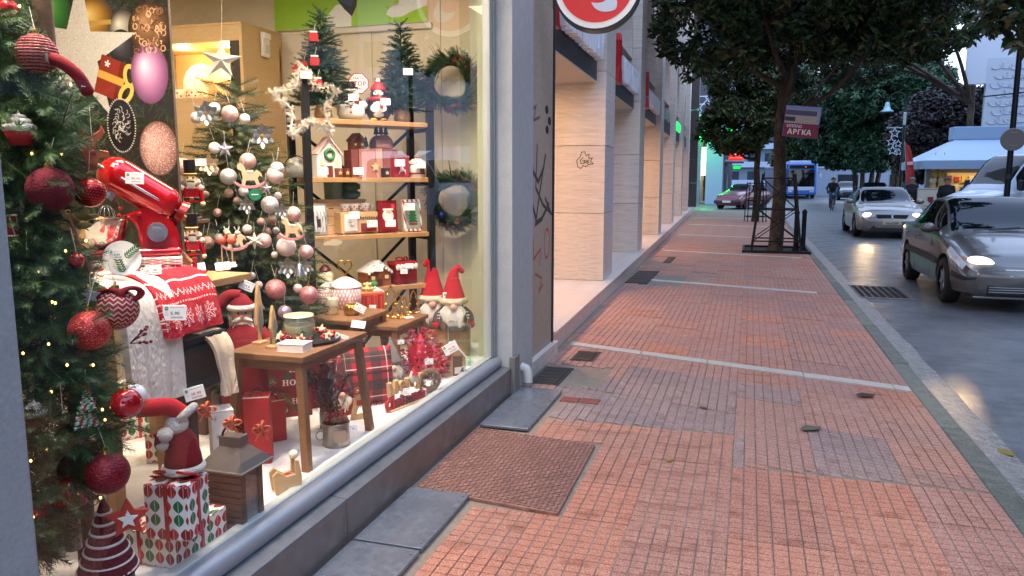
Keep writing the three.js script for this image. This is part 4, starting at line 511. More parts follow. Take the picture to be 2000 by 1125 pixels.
{ // the silver saloon
  const W = 1.7, L = 4.42, X = 2.62 + W / 2, zNose = -11.15;
  const c = car('silver_car', 'silver saloon car nearest the viewer, cut by the right edge, one headlight lit', 'car', V(X, RY, zNose - L), 0, { ST: sedanST(W, 1.45, L), color: 0x5f5c58, metal: .5, near: true, axles: [L - .83, L - 3.42], R: .315, win: { ...winS, hl: [1.35, 2.9, 4.7, 6.1] }, litSide: null, extra(t, B, paint) {
    part(t, 'bumper_strip', B.patch(.15, 2.3, 3.35, 3.75, .012, true), trimM); part(t, 'bumper_strip', B.patch(4.2, 9.6, 3.5, 3.78, .012, false, -1), trimM); part(t, 'bumper_strip', B.patch(4.2, 9.6, 3.5, 3.78, .012, false, 1), trimM);
    part(t, 'grille', rb(.62, .1, .06, .02), trimM, 0, .545, L - .075); part(t, 'grille_bar', rb(.6, .022, .02, .006), M(0xc9ccd0, .2, .9), 0, .55, L - .035); part(t, 'lower_grille', rb(1.0, .14, .06, .02), trimM, 0, .295, L - .015); for (const y of [.27, .3, .33]) part(t, 'grille_bar', rb(.96, .012, .02, .003, 1), M(0x8d9094, .35, .6), 0, y, L + .018);
    part(t, 'lower_lip', rb(1.3, .04, .12, .018), paint, 0, .19, L - .08); part(t, 'number_plate', rb(.52, .11, .015, .004), M(0xc9c5b4, .5), 0, .43, L + .02);
    for (const s of [-1, 1]) { part(t, 'fog_light', T(new THREE.CapsuleGeometry(.042, .09, 4, 10), s * .62, .32, L - .09, 0, s * .5, PI / 2), lampM); const b = part(t, 'wing_mirror', T(sp(.1, 14, 10), 0, 0, 0, 0, 0, 0, [1.15, .75, .6]), paint, s * (W / 2 + .05), .99, L - 1.62); part(b, 'mirror_arm', rb(.12, .04, .05, .01), trimM, -s * .1, -.03, 0); for (const z of [L - 2.55, L - 3.35]) part(t, 'door_handle', rb(.02, .028, .16, .008), paint, s * (W / 2 * 1.005 + .012), .83, z); for (const z of [L - 1.6, L - 2.72]) part(t, 'door_seam', rb(.004, .62, .008, .001, 1), trimM, s * (W / 2 * 1.0), .55, z);
      part(t, 'headlight_bowl', T(sp(.085, 18, 12), 0, 0, 0, 0, s * .42, s * .1, [2.0, .98, .8]), s < 0 ? lit(4) : lampM, s * .55, .625, L - .2); part(t, 'indicator', T(sp(.07, 14, 10), 0, 0, 0, 0, s * .9, s * .1, [1.5, .9, .6]), M(0xc98a5a, .2, .2), s * .72, .635, L - .3); part(t, 'wiper', bar([s * .1 - .3, .985, L - 1.27], [s * .1 + .3, 1.03, L - 1.32], .014), trimM); }
    part(t, 'rear_bumper', rb(W * .9, .22, .2, .07), paint, 0, .42, .02);
  } });
  beam(V(X - .56, RY + .62, zNose + .05), V(X - 2.45, 0, -4.9), 24, .075, 1);
}
{ // the second silver car with its lamps on
  const W = 1.82, L = 4.27, X = 3.02 + W / 2, zN = -24.2;
  car('estate_car', 'silver hatchback car following behind with its headlights on', 'car', V(X, RY, zN - L), 0, { ST: hatchST(W, 1.46, L), color: 0x7f7a74, metal: .5, near: true, mid: true, axles: [L - .86, L - 3.5], R: .325, win: { ...winH, hl: [1.15, 2.45, 4.9, 6.1] }, litSide: null, extra(t, B, paint) {
    part(t, 'grille', T(ext([[-.42, .06], [.42, .06], [.34, -.08], [-.34, -.08]], .05, .01), 0, 0, 0), trimM, 0, .62, L - .05); part(t, 'badge', T(text3('S', .09, .01, .002), 0, 0, 0), M(0xd8dade, .2, .9), 0, .63, L - .01); part(t, 'lower_grille', T(ext([[-.62, -.09], [.62, -.09], [.46, .09], [-.46, .09]], .05, .01), 0, 0, 0), trimM, 0, .3, L - .01); part(t, 'number_plate', rb(.5, .11, .015, .004), M(0xcdb98a, .5), 0, .46, L + .03);
    for (const s of [-1, 1]) { part(t, 'headlight_bowl', T(sp(.09, 16, 10), 0, 0, 0, 0, 0, 0, [1.3, .8, .6]), lit(s < 0 ? 26 : 7), s * .64, .66, L - .17); part(t, 'fog_light', T(rb(.2, .07, .05, .02), 0, 0, 0, 0, s * .35, s * .15), lit(3, 0xffb36a), s * .66, .36, L - .07); const b = part(t, 'wing_mirror', T(sp(.1, 12, 8), 0, 0, 0, 0, 0, 0, [1.15, .75, .6]), paint, s * (W / 2 + .06), 1.02, L - 1.5); part(b, 'mirror_arm', rb(.12, .04, .05, .01), trimM, -s * .1, -.03, 0); }
    part(t, 'roof_rail', J(rod([-.62, 1.43, L - 2], [-.62, 1.44, L - 3.6], .014), rod([.62, 1.43, L - 2], [.62, 1.44, L - 3.6], .014)), trimM); part(t, 'lower_lip', rb(1.35, .04, .12, .018), trimM, 0, .19, L - .08);
  } });
  for (const s of [-1, 1]) beam(V(X + s * .64, RY + .66, zN + .02), V(X + s * .64 - .9, RY, zN + 12), s < 0 ? 8 : 3, .3, .95);
  const X2 = X; 
}
{ // the dark red car waiting at the corner
  const L = 4.1, p = onY(1424, 408, RY - .004); car('red_car', 'dark red old saloon car turning out of the side street', 'car', V(p.x + 1.55, RY - .004, p.z - 3.3), -.42, { ST: hatchST(1.66, 1.42, L), color: 0x6d1a2c, metal: .35, mid: true, axles: [L - .8, L - 3.2], R: .3, win: { ...winH, hl: [1.0, 2.0, 5.0, 6.1] }, litSide: null, extra(t) { part(t, 'bumper', rb(1.6, .2, .16, .06), trimM, 0, .4, L - .04); part(t, 'grille', rb(.5, .09, .05, .01), trimM, 0, .6, L - .08); part(t, 'number_plate', rb(.5, .11, .02, .004), M(0xc9c9bf, .5), 0, .42, L + .05); for (const s of [-1, 1]) part(t, 'wing_mirror', T(sp(.09, 10, 8), 0, 0, 0, 0, 0, 0, [1.2, .7, .6]), trimM, s * .9, .98, L - 1.5); } });
}
const plain = (label, u, v, col, ry, o = {}) => { const p = onY(u, v, RY), L = 4.2; return car('parked_car', label, 'car', V(p.x, RY, p.z - L + .3), ry, { ST: hatchST(1.74, o.h ?? 1.46, L), color: col, metal: .3, axles: [L - .82, L - 3.4], R: .31, win: { ...winH, hl: [1.0, 2.2, 5.0, 6.1] }, litSide: o.lit ?? null, litM: lit(5), group: 'cars along the far part of the road' }); };
plain('dark blue car just behind the cyclist at right', 1655, 391, 0x26323c, .05); plain('pale blue car far down the road beside the bus', 1616, 379, 0x5d7f9e, .0, { lit: -1 }); plain('black car roof showing behind the second silver car', 1722, 402, 0x14171b, -.1); plain('dark grey car parked behind the nearest silver car, only its roof showing', 1880, 432, 0x30363c, .5); plain('small blue car furthest down the road between bus and cyclist', 1600, 374, 0x3c6a92, 0);
{ // blue city bus
  const p = onY(1562, 388, RY), W = 2.5, Hh = 3.05, L = 11, t = thing('city_bus', 'blue city bus coming down the road behind the tree trunk', 'bus', V(p.x + .05, RY, p.z), 0), blue = M(0x2d74c4, .35, .1, { clearcoat: .6, clearcoatRoughness: .1 });
  part(t, 'body', T(rb(W, Hh - .35, L, .18, 3), 0, Hh / 2 + .12, -L / 2), blue); part(t, 'roof_unit', rb(W * .8, .22, L * .8, .08), M(0xb9cfe4, .5), 0, Hh + .05, -L / 2 - .3); part(t, 'windscreen', rb(W * .86, 1.45, .08, .08), glassM, -.02, 1.72, -.0); part(t, 'destination_display', rb(W * .78, .3, .06, .03), M(0x0c0d10, .3), 0, 2.66, .0); part(t, 'display_dots', rb(.12, .05, .02, .008), M(0xff6633, .4, 0, { emissive: 0xff4a20, emissiveIntensity: 2 }), .3, 2.66, .04); part(t, 'bumper', rb(W * .96, .36, .14, .06), blue, 0, .52, .01);
  part(t, 'white_panel', rb(W * .84, .3, .05, .03), M(0xdbe7f2, .4), 0, .86, .01); for (const s of [-1, 1]) { part(t, 'headlight', rb(.36, .14, .06, .03), lampM, s * .86, .6, .06); const m = part(t, 'wing_mirror', rb(.16, .42, .14, .05), M(0xb9d2ea, .4), s * 1.46, 1.9, .12); part(m, 'mirror_arm', rod([-s * .18, .35, -.1], [0, .15, 0], .03), trimM); for (const z of [-2.4, -8]) wheelOn(t, s * 1.1, z, .48, .28, s, false); for (let i = 0; i < 6; i++) part(t, 'side_window', rb(.05, 1.1, 1.55, .03), glassM, s * 1.245, 1.85, -1.2 - i * 1.68); }
}
{ // white van beside the kiosk
  const p = far(1868, 350, 24.5), L = 5.9, w = .99, ST = [[L, w * .8, .32, .72, .8, w * .72], [L - .08, w * .92, .26, .85, .95, w * .8], [L - .4, w * .98, .24, 1.1, 1.2, w * .84], [L - .85, w, .24, 1.25, 1.34, w * .86], [L - 1.0, w, .24, 1.28, 1.42, w * .86], [L - 1.75, w, .24, 1.36, 2.3, w * .84], [L - 2.1, w, .24, 1.4, 2.5, w * .84], [L - 3, w, .24, 1.42, 2.56, w * .85], [L - 5.6, w, .24, 1.42, 2.55, w * .85], [L - 5.85, w * .97, .28, 1.4, 2.48, w * .82]];
  car('white_van', 'white high roofed delivery van parked at right in front of the kiosk awning', 'van', V(p.x + 5.26, RY, p.z - 2.68), -1.1, { ST, color: 0xc9d3de, metal: 0, mid: true, axles: [L - .95, L - 4.5], R: .36, win: { ws: [4.15, 5.5], sides: [[4.5, 6.1]], hl: [1.2, 2.4, 5, 6.1] }, litSide: null, extra(t) { part(t, 'bumper', rb(1.8, .26, .16, .06), trimM, 0, .45, L - .04); for (const s of [-1, 1]) { part(t, 'wing_mirror', rb(.14, .34, .16, .05), trimM, s * 1.12, 1.5, L - 1.35); part(t, 'door_handle', rb(.02, .05, .2, .01), trimM, s * 1.0, 1.15, L - 2.2); part(t, 'door_seam', rb(.006, 1.7, .02, .002, 1), trimM, s * .99, 1.0, L - 2.5); } } });
}
// ---------- people ----------
function figure(pose) { // one continuous surface from tapered bones; [x, y, z] joints
  const res = 72, size = 1.05, mc = new MarchingCubes(res, M(0xffffff), false, false, 120000), half = res / 2; mc.isolation = 0;
  const sm = (a, b, k) => { const h = Math.max(k - Math.abs(a - b), 0) / k; return Math.min(a, b) - h * h * k / 4; };
  for (let k = 0; k < res; k++) for (let j = 0; j < res; j++) for (let i = 0; i < res; i++) { const x = (i - half) / half * size, y = (j - half) / half * size + .9, z = (k - half) / half * size; let d = 9; for (const [a, b, r1, r2, sx] of pose) { const vx = b[0] - a[0], vy = b[1] - a[1], vz = b[2] - a[2], wx = x - a[0], wy = y - a[1], wz = z - a[2], q = Math.max(0, Math.min(1, (wx * vx + wy * vy + wz * vz) / (vx * vx + vy * vy + vz * vz + 1e-9))), dx = (wx - vx * q) / (sx ?? 1), e = Math.hypot(dx, wy - vy * q, wz - vz * q) - (r1 + (r2 - r1) * q); d = sm(d, e, .05); } mc.field[i + j * res + k * res * res] = -d; }
  mc.update(); const n = mc.count, P = new Float32Array(n * 3); for (let i = 0; i < n; i++) { P[3 * i] = mc.positionArray[3 * i] * size; P[3 * i + 1] = mc.positionArray[3 * i + 1] * size + .9; P[3 * i + 2] = mc.positionArray[3 * i + 2] * size; }
  let g = new THREE.BufferGeometry(); g.setAttribute('position', new THREE.BufferAttribute(P, 3)); g = mergeVertices(g, 1e-4); g.computeVertexNormals(); return g;
}
function clothed(g, rule) { const p = g.attributes.position, c = new Float32Array(p.count * 3), q = new THREE.Color(); for (let i = 0; i < p.count; i++) { q.set(rule(p.getX(i), p.getY(i), p.getZ(i))); c[3 * i] = q.r; c[3 * i + 1] = q.g; c[3 * i + 2] = q.b; } g.setAttribute('color', new THREE.BufferAttribute(c, 3)); return g; }
const clothM = M(0xffffff, .85, 0, { vertexColors: true });
function headParts(t, h, hair, hat) { part(t, 'hair', T(new THREE.SphereGeometry(.122, 16, 10, 0, 6.3, 0, 1.75), h[0], h[1] + .015, h[2] - .012, -.35), M(hair, .9)); part(t, 'nose', T(sp(.016, 8, 6), h[0], h[1] - .01, h[2] + .1), M(0xa87a62, .6)); for (const s of [-1, 1]) { part(t, 'eye', T(sp(.011, 8, 6), h[0] + s * .034, h[1] + .012, h[2] + .088), M(0x1c1512, .3)); part(t, 'ear', T(sp(.024, 8, 6), h[0] + s * .098, h[1] - .005, h[2], 0, 0, 0, [.5, 1.2, .8]), M(0xa87a62, .6)); } part(t, 'mouth', rb(.045, .009, .01, .004, 1), M(0x7d4a44, .6), h[0], h[1] - .05, h[2] + .09); }
const hand = (w, s, dz = 1) => [[w, [w[0], w[1] - .07, w[2] + .03 * dz], .034, .03], ...[-.024, -.008, .008, .024].map((o, i) => [[w[0] + o, w[1] - .07, w[2] + .03 * dz], [w[0] + o, w[1] - .13 - .008 * (i % 2), w[2] + .055 * dz], .01, .008]), [[w[0] - s * .03, w[1] - .03, w[2] + .02], [w[0] - s * .05, w[1] - .085, w[2] + .05 * dz], .011, .009]];
const stand = lean => { const P = [[[0, .95, 0], [0, 1.2, .0], .15, .16, 1.15], [[0, 1.2, 0], [0, 1.4, 0], .16, .12, 1.35], [[0, 1.42, 0], [0, 1.52, .01], .06, .055], [[0, 1.6, .015], [0, 1.66, .01], .092, .1]]; for (const s of [-1, 1]) { P.push([[s * .19, 1.41, 0], [s * .25, 1.13, .0], .06, .05], [[s * .25, 1.13, 0], [s * .25, .9, .1], .047, .036], ...hand([s * .25, .88, .1], s), [[s * .09, .93, 0], [s * .1, .5, .03 + lean * s], .09, .065], [[s * .1, .5, .03 + lean * s], [s * .1, .09, -.02 + lean * s * 1.4], .06, .042], [[s * .1, .05, -.03 + lean * s * 1.4], [s * .1, .045, .15 + lean * s * 1.4], .045, .038]); } return P; };
{ // cyclist
  const p = onY(1626, 412, RY), t = thing('bicycle', 'dark bicycle ridden down the road toward the viewer', 'bicycle', V(p.x, RY, p.z - .5)), fr = M(0x1b1f24, .4, .4);
  for (const z of [.52, -.52]) { const w = new THREE.Group(); w.name = 'wheel'; w.position.set(0, .34, z); t.add(w); part(w, 'tyre', T(new THREE.TorusGeometry(.32, .02, 8, 28), 0, 0, 0, 0, PI / 2), tyreM); part(w, 'spokes', J(...[0, 1, 2, 3, 4, 5].map(i => rod([0, cos(i * .52) * .31, sin(i * .52) * .31], [0, -cos(i * .52) * .31, -sin(i * .52) * .31], .003, .003, 4))), rimM); }
  part(t, 'frame', J(rod([0, .34, -.52], [0, .85, -.2], .016), rod([0, .3, -.05], [0, .85, -.2], .018), rod([0, .3, -.05], [0, .8, .36], .02), rod([0, .8, -.18], [0, .85, .36], .016), rod([0, .34, -.52], [0, .3, -.05], .014)), fr); part(t, 'fork', J(rod([-.05, .34, .52], [-.04, .85, .37], .012), rod([.05, .34, .52], [.04, .85, .37], .012), rod([0, .83, .37], [0, 1.0, .34], .016)), fr); part(t, 'handlebar', tube([[-.29, 1.0, .26], [-.2, 1.02, .34], [0, 1.0, .36], [.2, 1.02, .34], [.29, 1.0, .26]], .014), fr); part(t, 'saddle', T(sp(.1, 12, 8), 0, .93, -.22, 0, 0, 0, [.8, .35, 1.3]), trimM); part(t, 'pedal', J(rb(.1, .02, .08, .006), T(rb(.1, .02, .08, .006), -.3, .34, 0)), trimM, .15, .15, .02); part(t, 'headlight', sp(.03, 10, 8), lampM, 0, .88, .43);
  const P = [[[0, 1.0, -.2], [0, 1.25, -.06], .14, .15, 1.15], [[0, 1.25, -.06], [0, 1.42, .02], .15, .12, 1.35], [[0, 1.44, .04], [0, 1.53, .07], .06, .055], [[0, 1.6, .09], [0, 1.66, .08], .092, .1]];
  for (const s of [-1, 1]) { const kn = s > 0 ? [.12, .78, .2] : [-.12, .62, .16], an = s > 0 ? [.11, .38, .1] : [-.11, .24, .02]; P.push([[s * .19, 1.42, .02], [s * .3, 1.18, .1], .06, .05], [[s * .3, 1.18, .1], [s * .27, 1.06, .24], .047, .036], ...hand([s * .27, 1.06, .25], s), [[s * .09, .98, -.18], kn, .095, .066], [kn, an, .06, .042], [[an[0], an[1] - .04, an[2] - .03], [an[0], an[1] - .05, an[2] + .14], .045, .036]); }
  const r = thing('person', 'cyclist in dark jacket and blue jeans riding toward the viewer on the road', 'person', t.position); part(r, 'body', clothed(figure(P), (x, y, z) => y > 1.5 && z > -.05 ? 0xa5745a : y > .97 ? 0x15181d : y > .42 ? 0x2c3d55 : 0x17181a), clothM); headParts(r, [0, 1.63, .08], 0x2a211b);
}
{ const p = far(1781, 372, 31), r = thing('person', 'pedestrian in dark coat and grey knit cap walking beyond the parked cars', 'person', V(p.x, RY, p.z), -.6); part(r, 'body', clothed(figure(stand(.12)), (x, y) => y > 1.5 ? 0xa5785f : y > .6 ? 0x1a1c22 : 0x20242c), clothM); headParts(r, [0, 1.63, .012], 0x55585e); part(r, 'cap', T(new THREE.SphereGeometry(.118, 16, 10, 0, 6.3, 0, 1.6), 0, 1.655, 0), M(0x70747c, .9)); }
{ const p = far(1849, 372, 27), r = thing('person', 'man in black top standing in front of the kiosk goods', 'person', V(p.x, RY, p.z), -.2); part(r, 'body', clothed(figure(stand(.02)), (x, y) => y > 1.5 ? 0xb08066 : y > .92 ? 0x121317 : 0x23262e), clothM); headParts(r, [0, 1.63, .012], 0x4b3f38); }
// ---------- street furniture ----------
{ // tree guard of crossed iron bars
  const iron = M(0x17181a, .6, .4), t = thing('tree_guard', 'black iron tree guard of crossed bars round the nearest trunk', 'tree guard', V(T1.x, 0, T1.z));
  const c = [[-.42, .42], [.42, .42], [.42, -.42], [-.42, -.42]], b = .42; c.forEach((q, i) => { const q2 = c[(i + 1) % 4]; part(t, 'corner_post', bar([q[0] * 1.25, 0, q[1] * 1.25], [q[0] * .8, 1.75, q[1] * .8], .045), iron); const L = (f, y, q0, s) => { const k = 1.25 - .45 * y / 1.75; return [q0[0] * k, y, q0[1] * k]; }; for (const y of [.25, .95, 1.65]) part(t, 'rail', bar(L(0, y, q), L(0, y, q2), .03), iron); for (const [y0, y1] of [[.25, .95], [.95, 1.65]]) { part(t, 'brace', bar(L(0, y0, q), L(0, y1, q2), .02), iron); part(t, 'brace', bar(L(0, y1, q), L(0, y0, q2), .02), iron); } });
  part(t, 'foot_rail', J(bar([-.72, .03, .7], [.72, .03, .7], .06), bar([-.72, .03, -.7], [.72, .03, -.7], .06), bar([-.7, .03, -.72], [-.7, .03, .72], .05), bar([.7, .03, -.72], [.7, .03, .72], .05)), iron);
  const e = thing('tree_pit', 'square of dark earth at the foot of the nearest street tree', 'tree pit', V(T1.x, 0, T1.z)); part(e, 'earth', uvm(bx(1.36, .02, 1.36), .5), M(0xffffff, .95, 0, { map: grain([62, 52, 42], 40, 40, 95) }), 0, .004, 0);
  const g2 = thing('tree_guard', 'smaller black iron guard round the second street tree', 'tree guard', V(T2.x, 0, T2.z)); for (let i = 0; i < 8; i++) part(g2, 'corner_post', rod([cos(i * .785) * .4, 0, sin(i * .785) * .4], [cos(i * .785) * .34, 1.5, sin(i * .785) * .34], .018), iron); for (const y of [.2, .8, 1.45]) part(g2, 'rail', T(new THREE.TorusGeometry(.4 - y * .04, .016, 6, 24), 0, y, 0, PI / 2), iron);
  for (const [dx, l] of [[1.02, 'left black bollard at the kerb beside the tree guard'], [1.2, 'right black bollard at the kerb beside the tree guard']]) { const q = thing('bollard', l, 'bollard', V(dx + .02, 0, -18.3 - (dx - 1) * 2)); part(q, 'post', lathe([[0, 0], [.07, 0], [.07, .08], [.05, .1], [.05, .85], [.06, .87], [.05, .92], [0, .96]], 16), iron); part(q, 'base', cy(.1, .11, .04, 16), iron, 0, .02, 0); }
}
{ // shop sign board hung in the tree
  const p = onZ(1566, 238, -17.5), k = mpp(p), w = 66 * k, h = 60 * k, t = thing('hanging_sign', 'tilted furniture shop sign board hanging beside the trunk, lower half dark red', 'sign', p, .1); t.rotation.z = -.09;
  const map = canvas(512, 480, (g, W, H) => { g.fillStyle = '#b9a48e'; g.fillRect(0, 0, W, H); g.fillStyle = '#8d93b8'; g.fillRect(0, 0, W, H * .12); g.fillRect(W * .93, 0, W * .07, H); g.fillStyle = '#8c1d3c'; g.fillRect(0, H * .56, W, H * .44); g.fillStyle = '#5b4a6a'; g.fillRect(0, H * .14, W * .9, H * .16); g.fillStyle = '#3d3340'; g.fillRect(0, H * .36, W * .3, H * .14); g.fillStyle = '#e8ddd4'; g.font = 'bold 62px sans-serif'; g.fillText('ΕΠΙΠΛΟ', 36, H * .7); g.fillStyle = '#f0e2c8'; g.font = 'bold 116px sans-serif'; g.fillText('ΑΡΓΚΑ', 60, H * .92); });
  part(t, 'board', rb(w, h, .05, .006), M(0x7d6f86, .6), 0, 0, 0); part(t, 'print', new THREE.PlaneGeometry(w - .01, h - .01), M(0xffffff, .6, 0, { map }), 0, 0, .028); part(t, 'hanger', J(rod([-w * .35, h / 2, 0], [-w * .35, h / 2 + .9, 0], .01), rod([w * .35, h / 2, 0], [w * .35, h / 2 + .9, 0], .01)), trimM);
}
{ // street lamp with a swan neck and a star motif
  const b = onZ(1757, 372, -40), k = mpp(b), t = thing('street_lamp', 'dark green street lamp with swan neck, bell shade and star light decoration', 'street lamp', V(b.x, RY, b.z)), iron = M(0x1d2b2a, .5, .4), top = onZ(1757, 200, -40).y - RY; part(t, 'pole', lathe([[.0, 0], [.16, 0], [.14, .5], [.08, .7], [.06, top * .6], [.045, top]], 14), iron); const x1 = -32 * k, ty = onZ(1724, 208, -40).y - RY; part(t, 'neck', tube([[0, top, 0], [x1 * .15, top + .38, 0], [x1 * .55, top + .45, 0], [x1 * .95, top + .2, 0], [x1, ty + .2, 0]], .03), iron); part(t, 'lamp_shade', lathe([[.04, .2], [.09, .16], [.11, .02], [.17, -.14], [.3, -.24], [.28, -.24], [.15, -.12], [.08, .02], [0, .14]], 20), M(0x9cc4cf, .4, .3), x1, ty, 0); part(t, 'bulb', sp(.08, 12, 8), M(0xdde8ea, .3), x1, ty - .14, 0); part(t, 'bracket_ring', T(rb(.12, .6, .12, .03), 0, 0, 0), M(0xa8b8bc, .5, .4), .0, onZ(1757, 232, -40).y - RY, 0);
  const sy = onZ(1742, 276, -40).y - RY, fr = M(0xc6d6e0, .4, .3); part(t, 'motif_arm', bar([0, sy + .62, 0], [-.75, sy + .62, 0], .03), fr); for (const [x, y, R, c] of [[-.38, .38, .26, 1], [-.5, -.02, .22, 1], [-.2, -.12, .2, 1], [-.42, -.42, .24, 1], [-.15, -.5, .18, 1]]) part(t, 'star_motif', ext(starPts(R, R * .45), .03, .004, [starPts(R * .78, R * .33).reverse()]), fr, x, sy + y, 0);
}
{ // pole and back of a round road sign at right
  const p = onZ(1976, 273, -21), k = mpp(p), t = thing('sign_post', 'dark post with the grey back of a round road sign at the right edge', 'road sign', V(p.x, RY, -21)); part(t, 'post', rod([0, 0, 0], [.0, 6.2, 0], .07, .055, 14), M(0x16191d, .5, .4)); part(t, 'disc', T(cy(21 * k, 21 * k, .03, 32), 0, 0, 0, PI / 2), M(0x6f675e, .6, .2), 0, p.y - RY, .09); part(t, 'disc_rim', new THREE.TorusGeometry(21 * k, .012, 6, 32), M(0x8c857b, .5, .3), 0, p.y - RY, .09); for (const y of [-.15, .15]) part(t, 'clamp', rb(.18, .04, .12, .01), M(0x77736c, .5, .5), 0, p.y - RY + y, .05); const cbl = onZ(1976, 188, -21).y - RY; part(t, 'cross_arm', bar([-.75, cbl, 0], [.6, cbl + .12, 0], .03), M(0x16191d, .5)); part(t, 'collar', cy(.09, .09, .12, 14), M(0x22262b, .5), 0, onZ(1974, 345, -21).y - RY, 0);
}
{ // kiosk under a pale blue awning
  const z = -37, c = onZ(1890, 300, z), k = mpp(c), b = onZ(1890, 395, z), t = thing('kiosk', 'street kiosk with a large pale blue awning and lit goods', 'kiosk', V(c.x, RY, z)), Y = v => onZ(1890, v, z).y - RY, X = u => onZ(u, 300, z).x - c.x, aw = M(0xb7cbdf, .75), aw2 = M(0x93acc4, .75);
  const y0 = Y(316), y1 = Y(272), xl = X(1785), xr = X(1990) + 2, q = new THREE.BufferGeometry(), A0 = [xl, y0, 2.2], A1 = [xr, y0, 2.2], B0 = [X(1865), y1, 0], B1 = [xr - 1.2, y1, 0], C0 = [xl, y0, -2.6], C1 = [xr, y0, -2.6], D0 = [X(1865), y1, -.6], D1 = [xr - 1.2, y1, -.6]; const tri = (...p) => p.flat();
  q.setAttribute('position', new THREE.Float32BufferAttribute([...tri(A0, A1, B1), ...tri(A0, B1, B0), ...tri(C0, A0, B0), ...tri(C0, B0, D0), ...tri(A1, C1, D1), ...tri(A1, D1, B1), ...tri(C1, C0, D0), ...tri(C1, D0, D1), ...tri(B0, B1, D1), ...tri(B0, D1, D0)], 3)); q.computeVertexNormals(); part(t, 'awning', q, aw); part(t, 'valance', J(T(bx(xr - xl, .34, .04), (xl + xr) / 2, y0 - .15, 2.2), T(bx(.04, .34, 4.8), xl, y0 - .15, -.2)), aw2); part(t, 'roof_sign', rb(xr - 1.2 - X(1865) + .3, .55, .8, .05), aw2, (X(1865) + xr - 1.2) / 2, y1 + .25, -.3);
  part(t, 'booth', rb(2.6, 2.2, 1.6, .05), M(0x6c6258, .7), X(1895), 1.1, -.9); part(t, 'lit_shelf', rb(2.2, .9, .1, .02), M(0xd9c08a, .6), X(1895), 1.5, -.06); for (let i = 0; i < 16; i++) part(t, 'packet', rb(.2, rr(.2, .34), .1, .02, 1), M([0xb23a2a, 0xd9b44a, 0xd8d2c4, 0x3a6a8a, 0x9a4a5a][i % 5], .6), X(1895) - 1 + (i % 8) * .28, 1.25 + Math.floor(i / 8) * .42, .03); part(t, 'kiosk_lamp', rb(1.6, .06, .1, .02), M(0xfff0d0, .5, 0, { emissive: 0xffe0ac, emissiveIntensity: 3 }), X(1895), y0 - .2, .7); const l = new THREE.RectAreaLight(0xffd9a0, 40, 1.6, .1); l.position.set(c.x + X(1895), RY + y0 - .25, z + .7); l.rotation.x = -PI / 2; scene.add(l); for (const u of [1790, 1985]) part(t, 'awning_pole', rod([X(u), 0, 2.1], [X(u), y0, 2.1], .03), M(0x8c98a4, .5, .4));
  for (const [u, l2] of [[1826, 'hanging bunch of yellow bags at the left of the kiosk'], [1843, 'hanging bunch of pale bags at the kiosk front']]) { const p = onZ(u, 322, z + 1.6), s = thing('goods_bunch', l2, 'goods', p); for (let i = 0; i < 5; i++) { const b2 = part(s, 'bag', T(sp(.13, 10, 8), 0, 0, 0, 0, 0, 0, [1, 1.2, .8]), M([0xd1b06a, 0xc49a48, 0xd9c9a0][i % 3], .6), rr(-.06, .06), -.12 - i * .26, rr(-.05, .05)); part(b2, 'knot', cy(.02, .05, .08, 8), M(0xb89a5a, .7), 0, .17, 0); } part(s, 'cord', rod([0, .5, 0], [0, -1.2, 0], .008), M(0x333333, .8)); }
  const f = onZ(1815, 372, z + 2.4), fz = thing('freezer_cabinet', 'cream freezer cabinet with a small red emblem beside the kiosk', 'freezer', V(f.x, RY, z + 2.4)); part(fz, 'body', rb(.95, 1.25, .6, .05), M(0xcfc7b4, .5), 0, .66, 0); part(fz, 'lid', rb(.98, .06, .62, .02), M(0xa9a498, .4), 0, 1.3, 0); part(fz, 'emblem', T(ext([[-.1, .1], [.1, .1], [.1, -.04], [0, -.13], [-.1, -.04]], .02, .004), 0, .88, .31), M(0x8c2020, .5)); part(fz, 'foot_strip', rb(.9, .08, .56, .01), trimM, 0, .04, 0); for (const y of [.5, .62]) part(fz, 'print_line', rb(.5, .03, .01, .002, 1), M(0x8d8474, .6), 0, y, .303);
  const fp = onZ(1779, 385, z + 1), fl = thing('feather_flag', 'tall red feather flag standing left of the kiosk', 'flag', V(fp.x, RY, z + 1)), fh = onZ(1779, 276, z + 1).y - RY, o = []; for (let i = 0; i <= 12; i++) { const s = i / 12; o.push([-.05 + .36 * Math.sqrt(Math.max(0, 1 - Math.pow(s, 5))) * (1 - s * .25), .5 + (fh - .5) * s]); } o.push([-.06, fh], [-.06, .5]); const fg = ext(o, .02, .003); const fpz = fg.attributes.position; for (let i = 0; i < fpz.count; i++) fpz.setZ(i, fpz.getZ(i) + .05 * sin(fpz.getY(i) * 3)); fg.computeVertexNormals(); fl.rotation.z = .1; part(fl, 'flag', fg, M(0xb43a36, .7)); part(fl, 'pole', rod([-.06, 0, 0], [-.06, fh + .05, 0], .018), M(0x9aa0a6, .4, .6)); part(fl, 'foot', cy(.2, .22, .06, 14), trimM, -.06, .03, 0); part(fl, 'emblem', T(rb(.22, .14, .01, .004), .1, fh * .72, .05, 0, 0, 0), M(0xe4b8b0, .6)); part(fl, 'stripe', T(rb(.26, .05, .01, .004), .08, fh * .35, .03), M(0xd98a80, .6));
}
